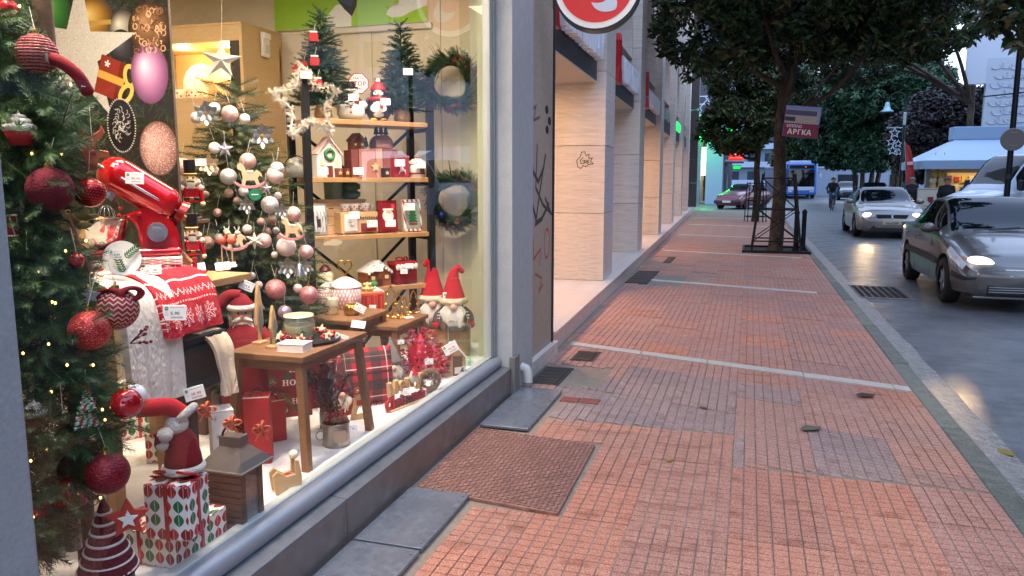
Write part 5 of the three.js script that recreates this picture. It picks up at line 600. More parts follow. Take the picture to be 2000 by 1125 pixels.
{ const z = -80, t = thing('park_wall', 'long pale low wall at the back of the park', 'wall', V(onZ(1690, 340, z).x, 0, z)); part(t, 'wall', bx(30, 2.6, .4), M(0x8d99a6, .85), 6, 1.3, 0); part(t, 'coping', rb(30.2, .16, .55, .02), M(0xa7b3bf, .8), 6, 2.66, 0); for (let i = 0; i < 5; i++) part(t, 'shop_opening', rb(1.8, 1.8, .1, .02), M(0x232a31, .3), -6 + i * 4.5, 1.1, .2); part(t, 'lit_doorway', rb(.7, 1.7, .1, .02), M(0xe9ecc0, .5, 0, { emissive: 0xe8ecb8, emissiveIntensity: .8 }), -7.6, 1.1, .26); struct('far_pavement', bx(34, .1, 50), M(0x6f7782, .85)).position.set(25.5, RY + .01, -62); }
{ const a = onZ(1600, 240, -70), t = thing('light_garland', 'street light decoration strung across the road on wires', 'light garland', a), fr = M(0xc4d8e4, .4, .2), k = mpp(a); part(t, 'wire', tube([[-3, .5, 0], [0, .25, 0], [7, 1.2, 0]], .02), trimM); for (let i = 0; i < 8; i++) part(t, 'drop', rod([i * .4, .4 + i * .05, 0], [i * .4, -.9 - (i % 3) * .3, 0], .025), fr); part(t, 'rail', J(rod([-.2, .4, 0], [3, .8, 0], .025), rod([-.2, .15, 0], [3, .5, 0], .025)), fr); }
// ---------- inside the window: evergreens and furniture ----------
function pineTwig(L, needles, nl, w) { // a twig set all round with fine needles
  const v = [], ix = []; let k = 0; const put = (a, b, c, d) => { for (const q of [a, b, c, d]) v.push(q.x, q.y, q.z); ix.push(k, k + 1, k + 2, k, k + 2, k + 3); k += 4; };
  for (let i = 0; i < needles; i++) { const t = i / needles, an = i * 2.4 + rr(-.3, .3), o = V(0, 0, L * t), up = rr(.5, .9), d = V(cos(an), sin(an), up * 1.1).normalize().multiplyScalar(nl * rr(.75, 1.15) * (1 - .35 * t)), s = V(-sin(an), cos(an), 0).multiplyScalar(w), e = o.clone().add(d); e.z += rr(-.1, .1) * nl; put(o.clone().sub(s), o.clone().add(s), e.clone().addScaledVector(s, .35), e.clone().addScaledVector(s, -.35)); }
  for (let j = 0; j < 3; j++) { const a = j * 2.1, b = a + 2.1, r = w * 1.6; put(V(cos(a) * r, sin(a) * r, 0), V(cos(b) * r, sin(b) * r, 0), V(cos(b) * r * .4, sin(b) * r * .4, L), V(cos(a) * r * .4, sin(a) * r * .4, L)); }
  const g = new THREE.BufferGeometry(); g.setAttribute('position', new THREE.Float32BufferAttribute(v, 3)); g.setIndex(ix); g.computeVertexNormals(); return g;
}
const twigs = [pineTwig(.17, 84, .046, .0015), pineTwig(.13, 64, .032, .0014), pineTwig(.09, 60, .021, .0017)], pineM = M(0xffffff, .55, 0, {});
function foliage(parent, items, geo, cols, name = 'foliage') { // items: [position, direction, scale]
  const m = new THREE.InstancedMesh(geo, pineM, items.length), mt = new THREE.Matrix4(), c = new THREE.Color(), q = new THREE.Quaternion(), q2 = new THREE.Quaternion(); m.name = name; m.userData.kind = 'stuff'; m.castShadow = m.receiveShadow = true;
  items.forEach(([p, d, s], i) => { q.setFromUnitVectors(V(0, 0, 1), d.clone().normalize()); q2.setFromAxisAngle(V(0, 0, 1), rnd() * 6.3); q.multiply(q2); mt.compose(p, q, V(s, s, s)); m.setMatrixAt(i, mt); m.setColorAt(i, c.set(cols[Math.floor(rnd() * cols.length)]).multiplyScalar(rr(.7, 1.25))); }); parent.add(m); return m;
}
const pineCols = [0x38582e, 0x284525, 0x50703a, 0x43633a], oliveCols = [0x525b34, 0x414f2d, 0x666b45, 0x33472c], deepCols = [0x16301f, 0x1c3a26, 0x224430];
const stemM = M(0x4a3826, .9);
// the thick garland that hangs down the left side of the window
const GX = -2.16, GZ = -1.98;
{
  const t = thing('pine_garland', 'thick dark green pine garland hanging down the left side of the window', 'garland', V(GX, FLOOR, GZ)), it = [];
  const edge = [[-60, 40], [60, 40], [150, 110], [210, 185], [330, 150], [400, 130], [470, 140], [520, 185], [600, 195], [700, 215], [800, 265], [860, 255], [920, 215], [1000, 150], [1080, 120]], uR = v => { for (let i = 1; i < edge.length; i++) if (v < edge[i][0]) { const f = (v - edge[i - 1][0]) / (edge[i][0] - edge[i - 1][0]); return edge[i - 1][1] + f * (edge[i][1] - edge[i - 1][1]); } return 120; };
  for (let i = 0; i < 3400; i++) { const v = rr(-60, 1080), uq = uR(v), q = Math.pow(rnd(), .85), u = -60 + (uq + 12) * q, d = 2.42 + .2 * (rnd() + rnd() - 1), p = far(u, v, d).sub(V(GX, FLOOR, GZ)); if (p.y < .03) continue; const out = V(q - .45 + rr(-.5, .5), 0, 0).applyAxisAngle(V(0, 1, 0), .75), f = V(sin(.75), 0, cos(.75)).multiplyScalar(rr(-.2, .9)); it.push([p, out.add(f).add(V(0, rr(-.5, .35), 0)), rr(.5, .8)]); }
  part(t, 'stem', tube([[0, .02, 0], [.03, .8, .02], [-.02, 1.6, -.02], [0, 2.5, 0]], .03), stemM); foliage(t, it, twigs[0], pineCols);
}
const cone = (t, h, r, y0, n, tiers, geo, cols, sc, up = .1) => { const it = []; for (let k = 0; k < tiers; k++) { const f = k / (tiers - 1), y = y0 + (h - y0) * Math.pow(f, .9), R = r * Math.pow(1 - f, .85) + .012, nb = Math.max(4, Math.round(n * (1 - f * .75))); for (let b = 0; b < nb; b++) { const a = b / nb * 6.283 + k * 1.7 + rr(-.25, .25), RR = R * rr(.75, 1.12), steps = Math.max(1, Math.round(RR / (.045 * sc))); for (let s = 0; s < steps; s++) { const q = (s + .3) / steps, d = V(cos(a + rr(-.7, .7)), up + rr(-.25, .3) - .25 * q, sin(a + rr(-.7, .7))); it.push([V(cos(a) * RR * q, y + rr(-.02, .02) - .12 * RR * q, sin(a) * RR * q), d, sc * rr(.8, 1.2)]); } } } it.push([V(0, h - .05, 0), V(.02, 1, 0), sc]); return foliage(t, it, geo, cols); };
const TREEP = V(-2.98, FLOOR, -4.02);
{ const t = thing('christmas_tree', 'artificial Christmas tree with pale pink and silver ornaments behind the tables', 'christmas tree', TREEP); part(t, 'trunk', rod([0, 0, 0], [0, 1.85, 0], .03, .01), stemM); part(t, 'stand', J(bar([-.25, .03, 0], [.25, .03, 0], .05), bar([0, .035, -.25], [0, .035, .25], .05)), trimM); cone(t, 1.9, .52, .22, 30, 28, twigs[1], oliveCols, 1.35, .12);
  for (let k = 0; k < 26; k++) { const f = k / 26, a = k * 2.4, r = .5 * (1 - f) * .9; part(t, 'branch', rod([0, .3 + 1.45 * f, 0], [cos(a) * r, .3 + 1.45 * f - .08 * r, sin(a) * r], .008, .003, 5), stemM); } }
// shelf unit turned towards the street corner
const SHA = 39.6 * PI / 180, SHR = V(-2.345, 0, -5.51), SHL = .96, SHDIR = V(-sin(SHA), 0, cos(SHA)), SHN = V(-cos(SHA), 0, -sin(SHA));   // along the front edge to its left end, and to the back
const SHY = [.84, 1.24, 1.655, 2.065], onShelf = (a, b, y) => SHR.clone().addScaledVector(SHDIR, a * SHL).addScaledVector(SHN, b).setY(y), SHRY = Math.atan2(-SHN.x, -SHN.z);
const oak = M(0xffffff, .55, 0, { map: wood([176, 134, 84], 7, 63) }), oak2 = M(0xffffff, .6, 0, { map: wood([124, 86, 52], 9, 65) }), blackM = M(0x191a1c, .5, .4);
{
  const t = thing('shelf_unit', 'shelf unit with black metal posts and wooden boards, turned to the corner', 'shelf', SHR, SHRY), D = .34, P = (n, g, m, x, y, z) => part(t, n, g, m, x, y, z);   // local x runs to the right end, z to the front
  for (const [x, z, h] of [[-SHL, 0, 2.38], [0, 0, 2.24], [-SHL, -D, 2.2], [0, -D, 2.2]]) P('post', rb(.05, h, .05, .004, 1), blackM, x, h / 2, z);
  for (const y of SHY) { P('board', uvm(rb(SHL - .044, .035, D + .02, .004, 1), .7, y), oak, -SHL / 2, y - .0175, -D / 2); for (const x of [-SHL, 0]) P('side_rail', rb(.03, .03, D - .04, .004, 1), blackM, x, y - .05, -D / 2); }
  const seg = [[.3, .8], [.84, 1.24], [1.24, 1.62], [1.66, 2.03]]; seg.forEach(([a, b], i) => { part(t, 'brace', bar(i % 2 ? [-SHL, b, -D] : [-.03, b, -D - .0], i % 2 ? [-SHL / 2, a, -D] : [-SHL / 2, a, -D], .022), blackM); part(t, 'brace', bar(i % 2 ? [0, b, -D] : [-SHL + .03, b, -D], [-SHL / 2 + .04, a, -D], .022), blackM); });
}
function legTable(name, label, x0, x1, z0, z1, y, legs = .045, splay = .03) { const cx = (x0 + x1) / 2, cz = (z0 + z1) / 2, w = x1 - x0, d = Math.abs(z1 - z0), t = thing(name, label, 'table', V(cx, FLOOR, cz)); part(t, 'table_top', uvm(rb(w, .03, d, .005, 1), .6, y), oak2, 0, y - .015 - FLOOR, 0); for (const sx of [-1, 1]) for (const sz of [-1, 1]) part(t, 'leg', uvm(bar([sx * (w / 2 - .04), y - .03 - FLOOR, sz * (d / 2 - .04)], [sx * (w / 2 - .04 + splay), 0, sz * (d / 2 - .04 + splay)], legs), .4), oak2); part(t, 'apron', J(T(bx(w - .12, .05, .018), 0, 0, d / 2 - .05), T(bx(w - .12, .05, .018), 0, 0, -d / 2 + .05), T(bx(.018, .05, d - .12), w / 2 - .05, 0, 0), T(bx(.018, .05, d - .12), -w / 2 + .05, 0, 0)), oak2, 0, y - .056 - FLOOR, 0); return t; }
const YT1 = .83, YTA = .75, YTS = .665, YTC = 1.22;
legTable('side_table', 'nearest wooden side table with wooden trees, tray and red berries on it', -2.36, -1.94, -3.66, -3.03, YT1, .04, .04);
legTable('side_table', 'middle wooden side table holding the pink canisters and cream candle', -2.78, -2.36, -4.78, -4.29, YTA);
legTable('side_table', 'small wooden stool table with gold wire trees, nearest the far window corner', -2.58, -2.21, -5.12, -4.6, YTS);
{ const f = onY(492, 532, YTC), t = thing('console_table', 'tall pale wooden console table under the red mixer and the throws', 'table', V(-2.5, FLOOR, -2.6)); part(t, 'table_top', uvm(rb(.6, .035, Math.abs(f.z + 2.12), .005, 1), .7), oak, f.x + 2.5 - .3, YTC - .0175 - FLOOR, (f.z - 2.12) / 2 + 2.6); for (const [x, z] of [[f.x - .06, -2.2], [f.x - .54, -2.2], [f.x - .54, f.z + .06], [f.x - .2, -2.62]]) part(t, 'leg', uvm(rb(.05, YTC - .036 - FLOOR, .05, .005, 1), .4), oak, x + 2.5, (YTC - .036 - FLOOR) / 2, z + 2.6); }
// ---------- cloths ----------
function drape(name, label, cat, path, z0, z1, m, fold, th = .012, flare = 0, hem = 0) { // path: [x, y] over the table edge; folds run across
  const N = 44, K = 40, cv = new THREE.CatmullRomCurve3(path.map(p => V(p[0], p[1], 0))), v = [], uv = [], ix = []; const pts = [];
  for (let i = 0; i <= N; i++) for (let j = 0; j <= K; j++) { const s = i / N, q = j / K, c = cv.getPointAt(s), tn2 = cv.getTangentAt(s), dn = Math.max(0, (s - .25) / .75), w = fold * dn * (sin(q * 15 + 1.3 * sin(s * 3)) * .6 + sin(q * 29 + 2) * .25 + noise.noise(q * 4, s * 3, z0) * .8), nx = tn2.y, ny = -tn2.x; pts.push(V(c.x - nx * w, c.y - ny * w + hem * dn * noise.noise(q * 3, 5, z0), z0 + (z1 - z0) * q + flare * dn * (q - .5) + w * .4)); uv.push(q, 1 - s); }
  for (const p of pts) v.push(p.x, p.y, p.z); const W = K + 1; for (let i = 0; i < N; i++) for (let j = 0; j < K; j++) { const a = i * W + j; ix.push(a, a + 1, a + W, a + 1, a + W + 1, a + W); }
  let g = new THREE.BufferGeometry(); g.setAttribute('position', new THREE.Float32BufferAttribute(v, 3)); g.setAttribute('uv', new THREE.Float32BufferAttribute(uv, 2)); g.setIndex(ix); g.computeVertexNormals();
  const n = g.attributes.normal, M0 = pts.length, v2 = v.slice(), uv2 = uv.concat(uv), ix2 = ix.slice(); for (let i = 0; i < M0; i++) v2.push(v[3 * i] - n.getX(i) * th, v[3 * i + 1] - n.getY(i) * th, v[3 * i + 2] - n.getZ(i) * th); for (let i = 0; i < ix.length; i += 3) ix2.push(ix[i] + M0, ix[i + 2] + M0, ix[i + 1] + M0);
  const rim = []; for (let j = 0; j <= K; j++) rim.push(j); for (let i = 1; i <= N; i++) rim.push(i * W + K); for (let j = K - 1; j >= 0; j--) rim.push(N * W + j); for (let i = N - 1; i > 0; i--) rim.push(i * W); rim.forEach((a, k) => { const b = rim[(k + 1) % rim.length]; ix2.push(a, a + M0, b, b, a + M0, b + M0); });
  g = new THREE.BufferGeometry(); g.setAttribute('position', new THREE.Float32BufferAttribute(v2, 3)); g.setAttribute('uv', new THREE.Float32BufferAttribute(uv2, 2)); g.setIndex(ix2); g.computeVertexNormals(); return solo(name, toCreasedNormals(g, 1.1), m, label, cat);
}
const fleeceB = tex(256, 256, (u, v) => { const q = 128 + tn(u, v, 30, 101) * 130 + tn(u, v, 60, 102) * 90; return [q, q, q].map(cl); }, false);
const fleece = M(0xe3dac8, 1, 0, { bumpMap: fleeceB, bumpScale: .006, sheen: .6, sheenRoughness: .8 }), beigeCloth = M(0xdcc6a6, .9, 0, { bumpMap: fleeceB, bumpScale: .003 });
const nordic = canvas(1024, 1024, (g, W) => {
  g.fillStyle = '#b3121f'; g.fillRect(0, 0, W, W); g.fillStyle = '#f1dcd6'; const flake = (x, y, s) => { for (let k = 0; k < 8; k++) { g.save(); g.translate(x, y); g.rotate(k * PI / 4); for (let i = 0; i < 5; i++) { g.fillRect(-s * .05, s * (.12 + i * .16), s * .1, s * .12); if (i > 1) { g.fillRect(-s * .05 - s * .06 * (5 - i), s * (.12 + i * .16), s * .08, s * .08); g.fillRect(s * .0 + s * .06 * (5 - i), s * (.12 + i * .16), s * .08, s * .08); } } g.restore(); } };
  for (let i = 0; i < 5; i++) flake(110 + i * 205, 215, 82); for (let i = 0; i < 5; i++) flake(10 + i * 205, 900, 84);
  const zig = (y, n, h) => { for (let i = 0; i < n * 6; i++) { const k = Math.abs((i % 6) - 3); g.fillRect(i * W / (n * 6), y + k * h, W / (n * 6) + 1, 11); } }; for (let i = 0; i < 40; i++) { g.fillRect(i * 26, 352 + (i % 2) * 14, 11, 11); g.fillRect(i * 26, 70 + (i % 2) * 16, 11, 11); } zig(400, 14, 14); zig(110, 14, 10); g.fillRect(0, 612, W, 17); zig(690, 14, 13); for (let i = 0; i < 34; i++) g.fillRect(i * 31, 775, 13, 13);
  for (let i = 0; i < 60000; i++) { g.fillStyle = i % 2 ? 'rgba(60,0,5,.12)' : 'rgba(255,200,190,.07)'; g.fillRect(rnd() * W, rnd() * W, 3, 5); }
});
const nordicM = M(0xffffff, .95, 0, { map: nordic, bumpMap: fleeceB, bumpScale: .004, sheen: .3, sheenRoughness: .7 });
const fx = onY(500, 530, YTC).x;
const zAt = (u, dx = .06) => onX(u, 600, fx + dx).z, yAt = (u, v, dx = .06) => onX(u, v, fx + dx).y;
drape('white_throw', 'white fleecy throw hanging over the near end of the console table', 'throw', [[fx - .4, YTC + .02], [fx - .05, YTC + .03], [fx + .03, YTC - .02], [fx + .055, YTC - .25], [fx + .06, yAt(310, 786)]], zAt(232), zAt(345), fleece, .007, .03, .02, .01);
drape('nordic_blanket', 'red knitted blanket with white snowflakes and zigzags on the console table', 'blanket', [[fx - .3, YTC + .035], [fx - .05, YTC + .04], [fx + .035, YTC - .01], [fx + .075, YTC - .12], [fx + .085, yAt(370, 652, .085)]], zAt(298, .07), zAt(428, .07), nordicM, .014, .022, .06, .02);
drape('beige_cloth', 'beige cloth hanging at the far end of the console table below the snowflake blanket', 'cloth', [[fx - .12, yAt(430, 660, .05)], [fx + .0, yAt(430, 655, .05)], [fx + .05, yAt(430, 680, .05)], [fx + .06, yAt(430, 720, .05)], [fx + .07, yAt(430, 775, .05)]], zAt(402, .04), zAt(446, .04), beigeCloth, .03, .012, .06, .04);
{ const t = thing('black_box', 'black storage box hanging below the red snowflake blanket', 'box', V(fx - .09, yAt(390, 690, 0), (zAt(352, 0) + zAt(424, 0)) / 2)); part(t, 'body', rb(.22, .2, .26, .012), M(0x16191a, .5), 0, -.05, 0); part(t, 'lower_band', rb(.225, .05, .265, .008), M(0x232f2a, .45), 0, -.13, 0); part(t, 'lid', rb(.23, .03, .27, .008), M(0x121415, .5), 0, .065, 0); part(t, 'stand', rb(.06, .45, .06, .01), M(0x232323, .6), 0, -.355, 0); }
// ---------- price tags ----------
const tagTex = {}; function tagMat(txt) { return tagTex[txt] ??= M(0xffffff, .5, 0, { map: canvas(192, 128, (g, W, H) => { g.fillStyle = '#f2f1ea'; g.fillRect(0, 0, W, H); g.fillStyle = '#2f9a5a'; g.beginPath(); g.arc(26, 28, 17, 0, 7); g.fill(); g.fillStyle = '#f2f1ea'; g.fillRect(8, 26, 36, 3); g.fillStyle = '#8d9a94'; g.fillRect(52, 16, 124, 4); g.fillStyle = txt.length > 4 ? '#b8453a' : '#4a4a4a'; g.font = 'bold 40px sans-serif'; g.fillText(txt, 58, 82); g.fillStyle = '#555'; for (let i = 0; i < 26; i++) g.fillRect(60 + i * 4, 96, 1 + (i * 7) % 3, 16); g.fillStyle = '#a8b0aa'; for (let i = 0; i < 4; i++) g.fillRect(8, 54 + i * 10, 36, 3); }) }); }
const tagBoard = M(0xeceae2, .6);
function priceTag(p, wpx, txt, label, ry = .7, rx = -.12, rz = 0) { const k = mpp(p), w = wpx * k, h = w * .68, t = thing('price_tag', label, 'price tag', p, ry, null); t.rotation.order = 'YXZ'; t.rotation.x = rx; t.rotation.z = rz; part(t, 'card', rb(w, h, .004, .0015, 1), tagBoard); part(t, 'print', new THREE.PlaneGeometry(w * .97, h * .97), tagMat(txt), 0, 0, .0035); return t; }
// ---------- ornaments and gifts ----------
const cam0 = V(0, EYE, 0), faceCam = p => Math.atan2(cam0.x - p.x, cam0.z - p.z);
const speck = (b, hi, n = .12) => tex(128, 128, () => rnd() < n ? hi : b.map(c => cl(c + (rnd() - .5) * 50)));
const mGold = M(0xc59a4a, .28, .95), mSilver = M(0xc9cbd0, .25, .9), mString = M(0xd8d2c2, .8), redM = M(0xa5121c, .55), redGloss = M(0xb40f16, .12, .35, { clearcoat: 1, clearcoatRoughness: .04 }), whiteC = M(0xe9e5da, .3), felt = M(0xb0141e, .95), feltDk = M(0x7c1019, .95), furM = M(0xece4d6, 1, 0, { bumpMap: fleeceB, bumpScale: .012 }), skinM = M(0xdcae92, .6), woodL = M(0xffffff, .55, 0, { map: wood([204, 164, 112], 6, 67) }), darkWood = M(0xffffff, .6, 0, { map: wood([92, 66, 50], 6, 69) });
const glitBump = tex(128, 128, () => { const q = rnd() * 255; return [q, q, q]; }, false);
const glit = (c, hi) => M(0xffffff, .38, .45, { map: speck(c, hi), bumpMap: glitBump, bumpScale: .002 });
const B = { velvet: M(0x6a0d20, .9, 0, { sheen: 1, sheenRoughness: .4, bumpMap: fleeceB, bumpScale: .004 }), shiny: redGloss, dots: M(0xffffff, .2, .5, { map: canvas(256, 128, (g, W, H) => { g.fillStyle = '#8c1013'; g.fillRect(0, 0, W, H); g.fillStyle = '#d05040'; for (let i = 0; i < 32; i++) for (let j = 0; j < 16; j++) { g.beginPath(); g.arc(i * 8 + (j % 2) * 4, j * 8, 2.2, 0, 7); g.fill(); } }) }), redglit: glit([178, 46, 42], [255, 170, 150]), darkglit: glit([112, 18, 28], [190, 60, 70]),
  chevron: M(0xffffff, .6, 0, { map: canvas(512, 256, (g, W, H) => { g.fillStyle = '#8f1d22'; g.fillRect(0, 0, W, H); g.strokeStyle = '#d8b39a'; g.lineWidth = 5; for (let j = -1; j < 14; j++) { g.beginPath(); for (let i = 0; i <= 32; i++) g[i ? 'lineTo' : 'moveTo'](i * 16, j * 20 + (i % 2) * 14); g.stroke(); } }) }),
  rope: M(0xffffff, .85, 0, { map: canvas(256, 256, (g, W, H) => { g.fillStyle = '#7e151c'; g.fillRect(0, 0, W, H); g.strokeStyle = '#e6c9be'; g.lineWidth = 6; for (let j = 0; j < 12; j++) for (let i = 0; i < 14; i++) { g.beginPath(); g.moveTo(i * 19 + (j % 2) * 9, j * 22 + 12); g.lineTo(i * 19 + 11 + (j % 2) * 9, j * 22 + 5); g.stroke(); } }) }),
  white: M(0xefece4, .3), pearl: M(0xe6cfc6, .25, .1), rose: glit([214, 168, 158], [255, 236, 228]), pink: glit([196, 124, 124], [250, 200, 196]), silver: glit([190, 190, 184], [255, 255, 250]), bronze: glit([152, 120, 104], [230, 200, 180]), glass: M(0xbfa7b8, .12, .6) };
function bauble(p, r, m, label, group, ropes, cat = 'bauble') {
  const t = thing('bauble', label, cat, p, rnd() * 6, group); part(t, 'ball', T(sp(r, 28, 18), 0, 0, 0, .0, 0, rr(-.2, .2)), m); part(t, 'cap', cy(r * .17, r * .2, r * .2, 14), mGold, 0, r * 1.03, 0); part(t, 'loop', new THREE.TorusGeometry(r * .12, r * .03, 6, 12), mGold, 0, r * 1.2, 0); part(t, 'string', rod([0, r * 1.25, 0], [r * .1, r * 1.25 + .07, -.02], .0012, .0012, 4), mString);
  if (ropes) for (let i = 0; i < 13; i++) { const y = (i / 12 * 2 - 1) * .94, rad = r * Math.sqrt(1 - y * y); part(t, 'cord_ring', T(new THREE.TorusGeometry(rad, r * .085, 6, 30), 0, y * r, 0, PI / 2), m); } return t;
}
// on the garland: place by the line of sight where it meets the front of the garland
const onGar = (u, v, d = 2.28) => far(u, v, d);
for (const [u, v, r, k, l, d] of [[98, 370, 43, 'velvet', 'large crimson velvet bauble on the upper part of the garland'], [176, 376, 29, 'dots', 'dark red bauble with raised dots beside the mixer bowl', 2.4], [72, 106, 36, 'rope', 'red and white rope wound bauble at the top of the garland'], [175, 645, 39, 'redglit', 'large orange red glitter bauble in the middle of the garland'], [228, 603, 41, 'chevron', 'dark red bauble with wavy beige chevrons', 2.36], [247, 788, 30, 'shiny', 'shiny red glass bauble above the Santa gnome'], [210, 924, 41, 'darkglit', 'dark crimson glitter bauble near the foot of the garland'], [15, 18, 20, 'shiny', 'small red bauble at the top left corner of the window'], [150, 508, 14, 'shiny', 'small red bauble deep inside the garland']]) { const p = onGar(u, v, d); bauble(p, r * mpp(p), B[k], l, null, k === 'rope'); }
{ const p = onGar(262, 772, 2.33); bauble(p, .035, B.white, 'white felt ball behind the shiny red glass bauble'); }
{ const p = onGar(235, 575, 2.34), t = thing('ribbon_bow', 'small dark red ribbon bow on top of the chevron bauble', 'bow', p, faceCam(p)); for (const s of [-1, 1]) { part(t, 'bow_loop', T(new THREE.TorusGeometry(.03, .011, 8, 18), s * .03, 0, 0, 0, s * .4, 0, [1, .6, 1.4]), feltDk); part(t, 'ribbon_tail', rb(.014, .05, .004, .001, 1), feltDk, s * .018, -.03, .01, 0, 0, s * .4); } part(t, 'knot', sp(.012, 10, 8), feltDk, 0, 0, .012); }
for (const [u, v, l, s] of [[38, 250, 'red cupcake ornament with white icing at the upper left of the garland', 1], [68, 806, 'red cupcake ornament at the lower left edge of the garland', .78]]) { const p = onGar(u, v), k = mpp(p) * s, t = thing('cupcake_ornament', l, 'ornament', p, faceCam(p)), f = []; for (let i = 0; i <= 24; i++) { const a = i / 24 * 6.283; f.push(V(cos(a) * (27 - 2 * (i % 2)) * k, 0, sin(a) * (27 - 2 * (i % 2)) * k)); } part(t, 'cup', lathe([[0, -33 * k], [19 * k, -33 * k], [28 * k, -4 * k], [0, -4 * k]], 22), redM); for (const [y, r, q] of [[0, 22, 9], [11, 15, 8], [20, 8, 6]]) part(t, 'icing', T(new THREE.TorusGeometry(r * k, q * k, 8, 22), 0, y * k, 0, PI / 2), whiteC); part(t, 'icing', sp(13 * k, 12, 8), whiteC, 0, 6 * k, 0); part(t, 'icing_tip', cy(0.001, 6 * k, 12 * k, 10), whiteC, 0, 28 * k, 0); for (let i = 0; i < 12; i++) part(t, 'sprinkle', sp(1.7 * k, 6, 5), redM, cos(i * .52) * 27 * k, (i % 3) * 3 * k, sin(i * .52) * 27 * k); }
{ const p = onGar(170, 800), k = mpp(p), t = thing('candy_tree', 'green and red striped candy ribbon tree ornament with a gold star', 'ornament', p, faceCam(p)), pts = []; const W = [26, 24, 22, 19, 16, 12, 9, 5]; W.forEach((w, i) => { const y = (-36 + i * 10) * k; pts.push(V(-w * k, y, 0), V(w * k, y + 5 * k, 0)); }); const tx = M(0xffffff, .35, 0, { map: (() => { const q = canvas(128, 32, (g) => { ['#e8e4da', '#3f9a4e', '#e8e4da', '#b8323a'].forEach((c, i) => { g.fillStyle = c; g.beginPath(); g.moveTo(i * 32, 0); g.lineTo(i * 32 + 32, 0); g.lineTo(i * 32 + 48, 32); g.lineTo(i * 32 + 16, 32); g.fill(); }); }, true); q.repeat.set(22, 2); return q; })() }); part(t, 'ribbon_candy', tube(pts, 3.6 * k, 8, 120), tx); part(t, 'star', ext(starPts(9 * k, 4 * k), 4 * k, .001), mGold, 2 * k, 44 * k, 0); part(t, 'stem', T(rb(12 * k, 14 * k, 10 * k, .003), 0, 0, 0), M(0x3f8a4a, .5), 4 * k, -44 * k, 0); part(t, 'string', rod([2 * k, 50 * k, 0], [2 * k, 80 * k, 0], .001), mString); }
{ const p = onGar(140, 140, 2.3), k = mpp(p), t = thing('felt_stocking', 'dark red felt stocking ornament crossing the silver star poster', 'ornament', p, faceCam(p)); part(t, 'sleeve', tube([[-34 * k, 24 * k, 0], [-14 * k, 14 * k, .01], [10 * k, -8 * k, .01], [24 * k, -34 * k, 0]], 12 * k, 12), feltDk); part(t, 'toe', sp(12.5 * k, 14, 10), feltDk, 24 * k, -34 * k, 0); part(t, 'cuff', T(new THREE.TorusGeometry(11 * k, 4 * k, 8, 16), 0, 0, 0, 0, 1.1, .6), furM, -36 * k, 26 * k, 0); part(t, 'embroidery', T(ext([[-4 * k, -5 * k], [4 * k, -5 * k], [0, 7 * k]], .003, 0, [[[-2 * k, -3.6 * k], [0, 3 * k], [2 * k, -3.6 * k]]]), 18 * k, -24 * k, 13 * k), whiteC); }
{ const p = onGar(180, 280, 2.42), k = mpp(p), t = thing('reindeer_ornament', 'rust red flat reindeer ornament hanging in front of the poster', 'ornament', p, faceCam(p)), m = M(0xa8502f, .55), o = [[-26, 0], [-34, 6], [-28, 14], [-30, 24], [-22, 18], [-14, 28], [-12, 14], [-2, 12], [14, 24], [18, 34], [22, 22], [16, 10], [6, 2], [4, -12], [26, -16], [28, -26], [8, -28], [4, -50], [-14, -52], [-16, -28], [-20, -14]].map(q => [q[0] * k, q[1] * k]); part(t, 'body', ext(o, .012, .002), m); part(t, 'string', rod([0, 12 * k, 0], [0, 70 * k, 0], .001), mString); part(t, 'saddle', rb(12 * k, 8 * k, .016, .002), M(0x7d2f1c, .6), 0, -18 * k, 0); }
for (const [u, v, l, R] of [[178, 578, 'grey wooden star ornament beside the chevron bauble', 16], [52, 648, 'dim grey star ornament deep in the left of the garland', 13]]) { const p = onGar(u, v, 2.3), k = mpp(p), t = thing('star_ornament', l, 'ornament', p, faceCam(p)); part(t, 'star', ext(starPts(R * k, R * .45 * k), .008, .0015), M(0x8f8f8c, .7)); part(t, 'string', rod([0, R * k, 0], [0, (R + 26) * k, 0], .001), mString); }
{ const p = onGar(125, 745 + 90, 2.3), k = mpp(p), t = thing('tassel', 'tan tassel with a white bead hanging on a cord in the garland', 'tassel', p, faceCam(p)); part(t, 'cord', rod([0, 20 * k, 0], [0, 95 * k, 0], 1.2 * k), mString); part(t, 'bead', sp(5 * k, 12, 8), whiteC, 0, 18 * k, 0); part(t, 'tuft', J(...Array.from({ length: 14 }, (_, i) => rod([0, 14 * k, 0], [cos(i * .45) * 10 * k, -52 * k + rr(-4, 4) * k, sin(i * .45) * 8 * k], 1.6 * k, 1.4 * k, 5))), M(0xa87a3a, .9)); }
{ const p = onGar(155, 478, 2.3), k = mpp(p), t = thing('copper_icicle', 'long thin copper twist ornament in the garland', 'ornament', p, faceCam(p)); part(t, 'rod', rod([-14 * k, 60 * k, 0], [16 * k, -60 * k, 0], 2.4 * k, 3.4 * k), M(0xa8765c, .3, .8)); part(t, 'tip', T(sp(6 * k, 10, 8), 16 * k, -60 * k, 0), M(0xa8765c, .3, .8)); part(t, 'loop', T(new THREE.TorusGeometry(4 * k, 1 * k, 6, 12), -15 * k, 64 * k, 0), mGold); }
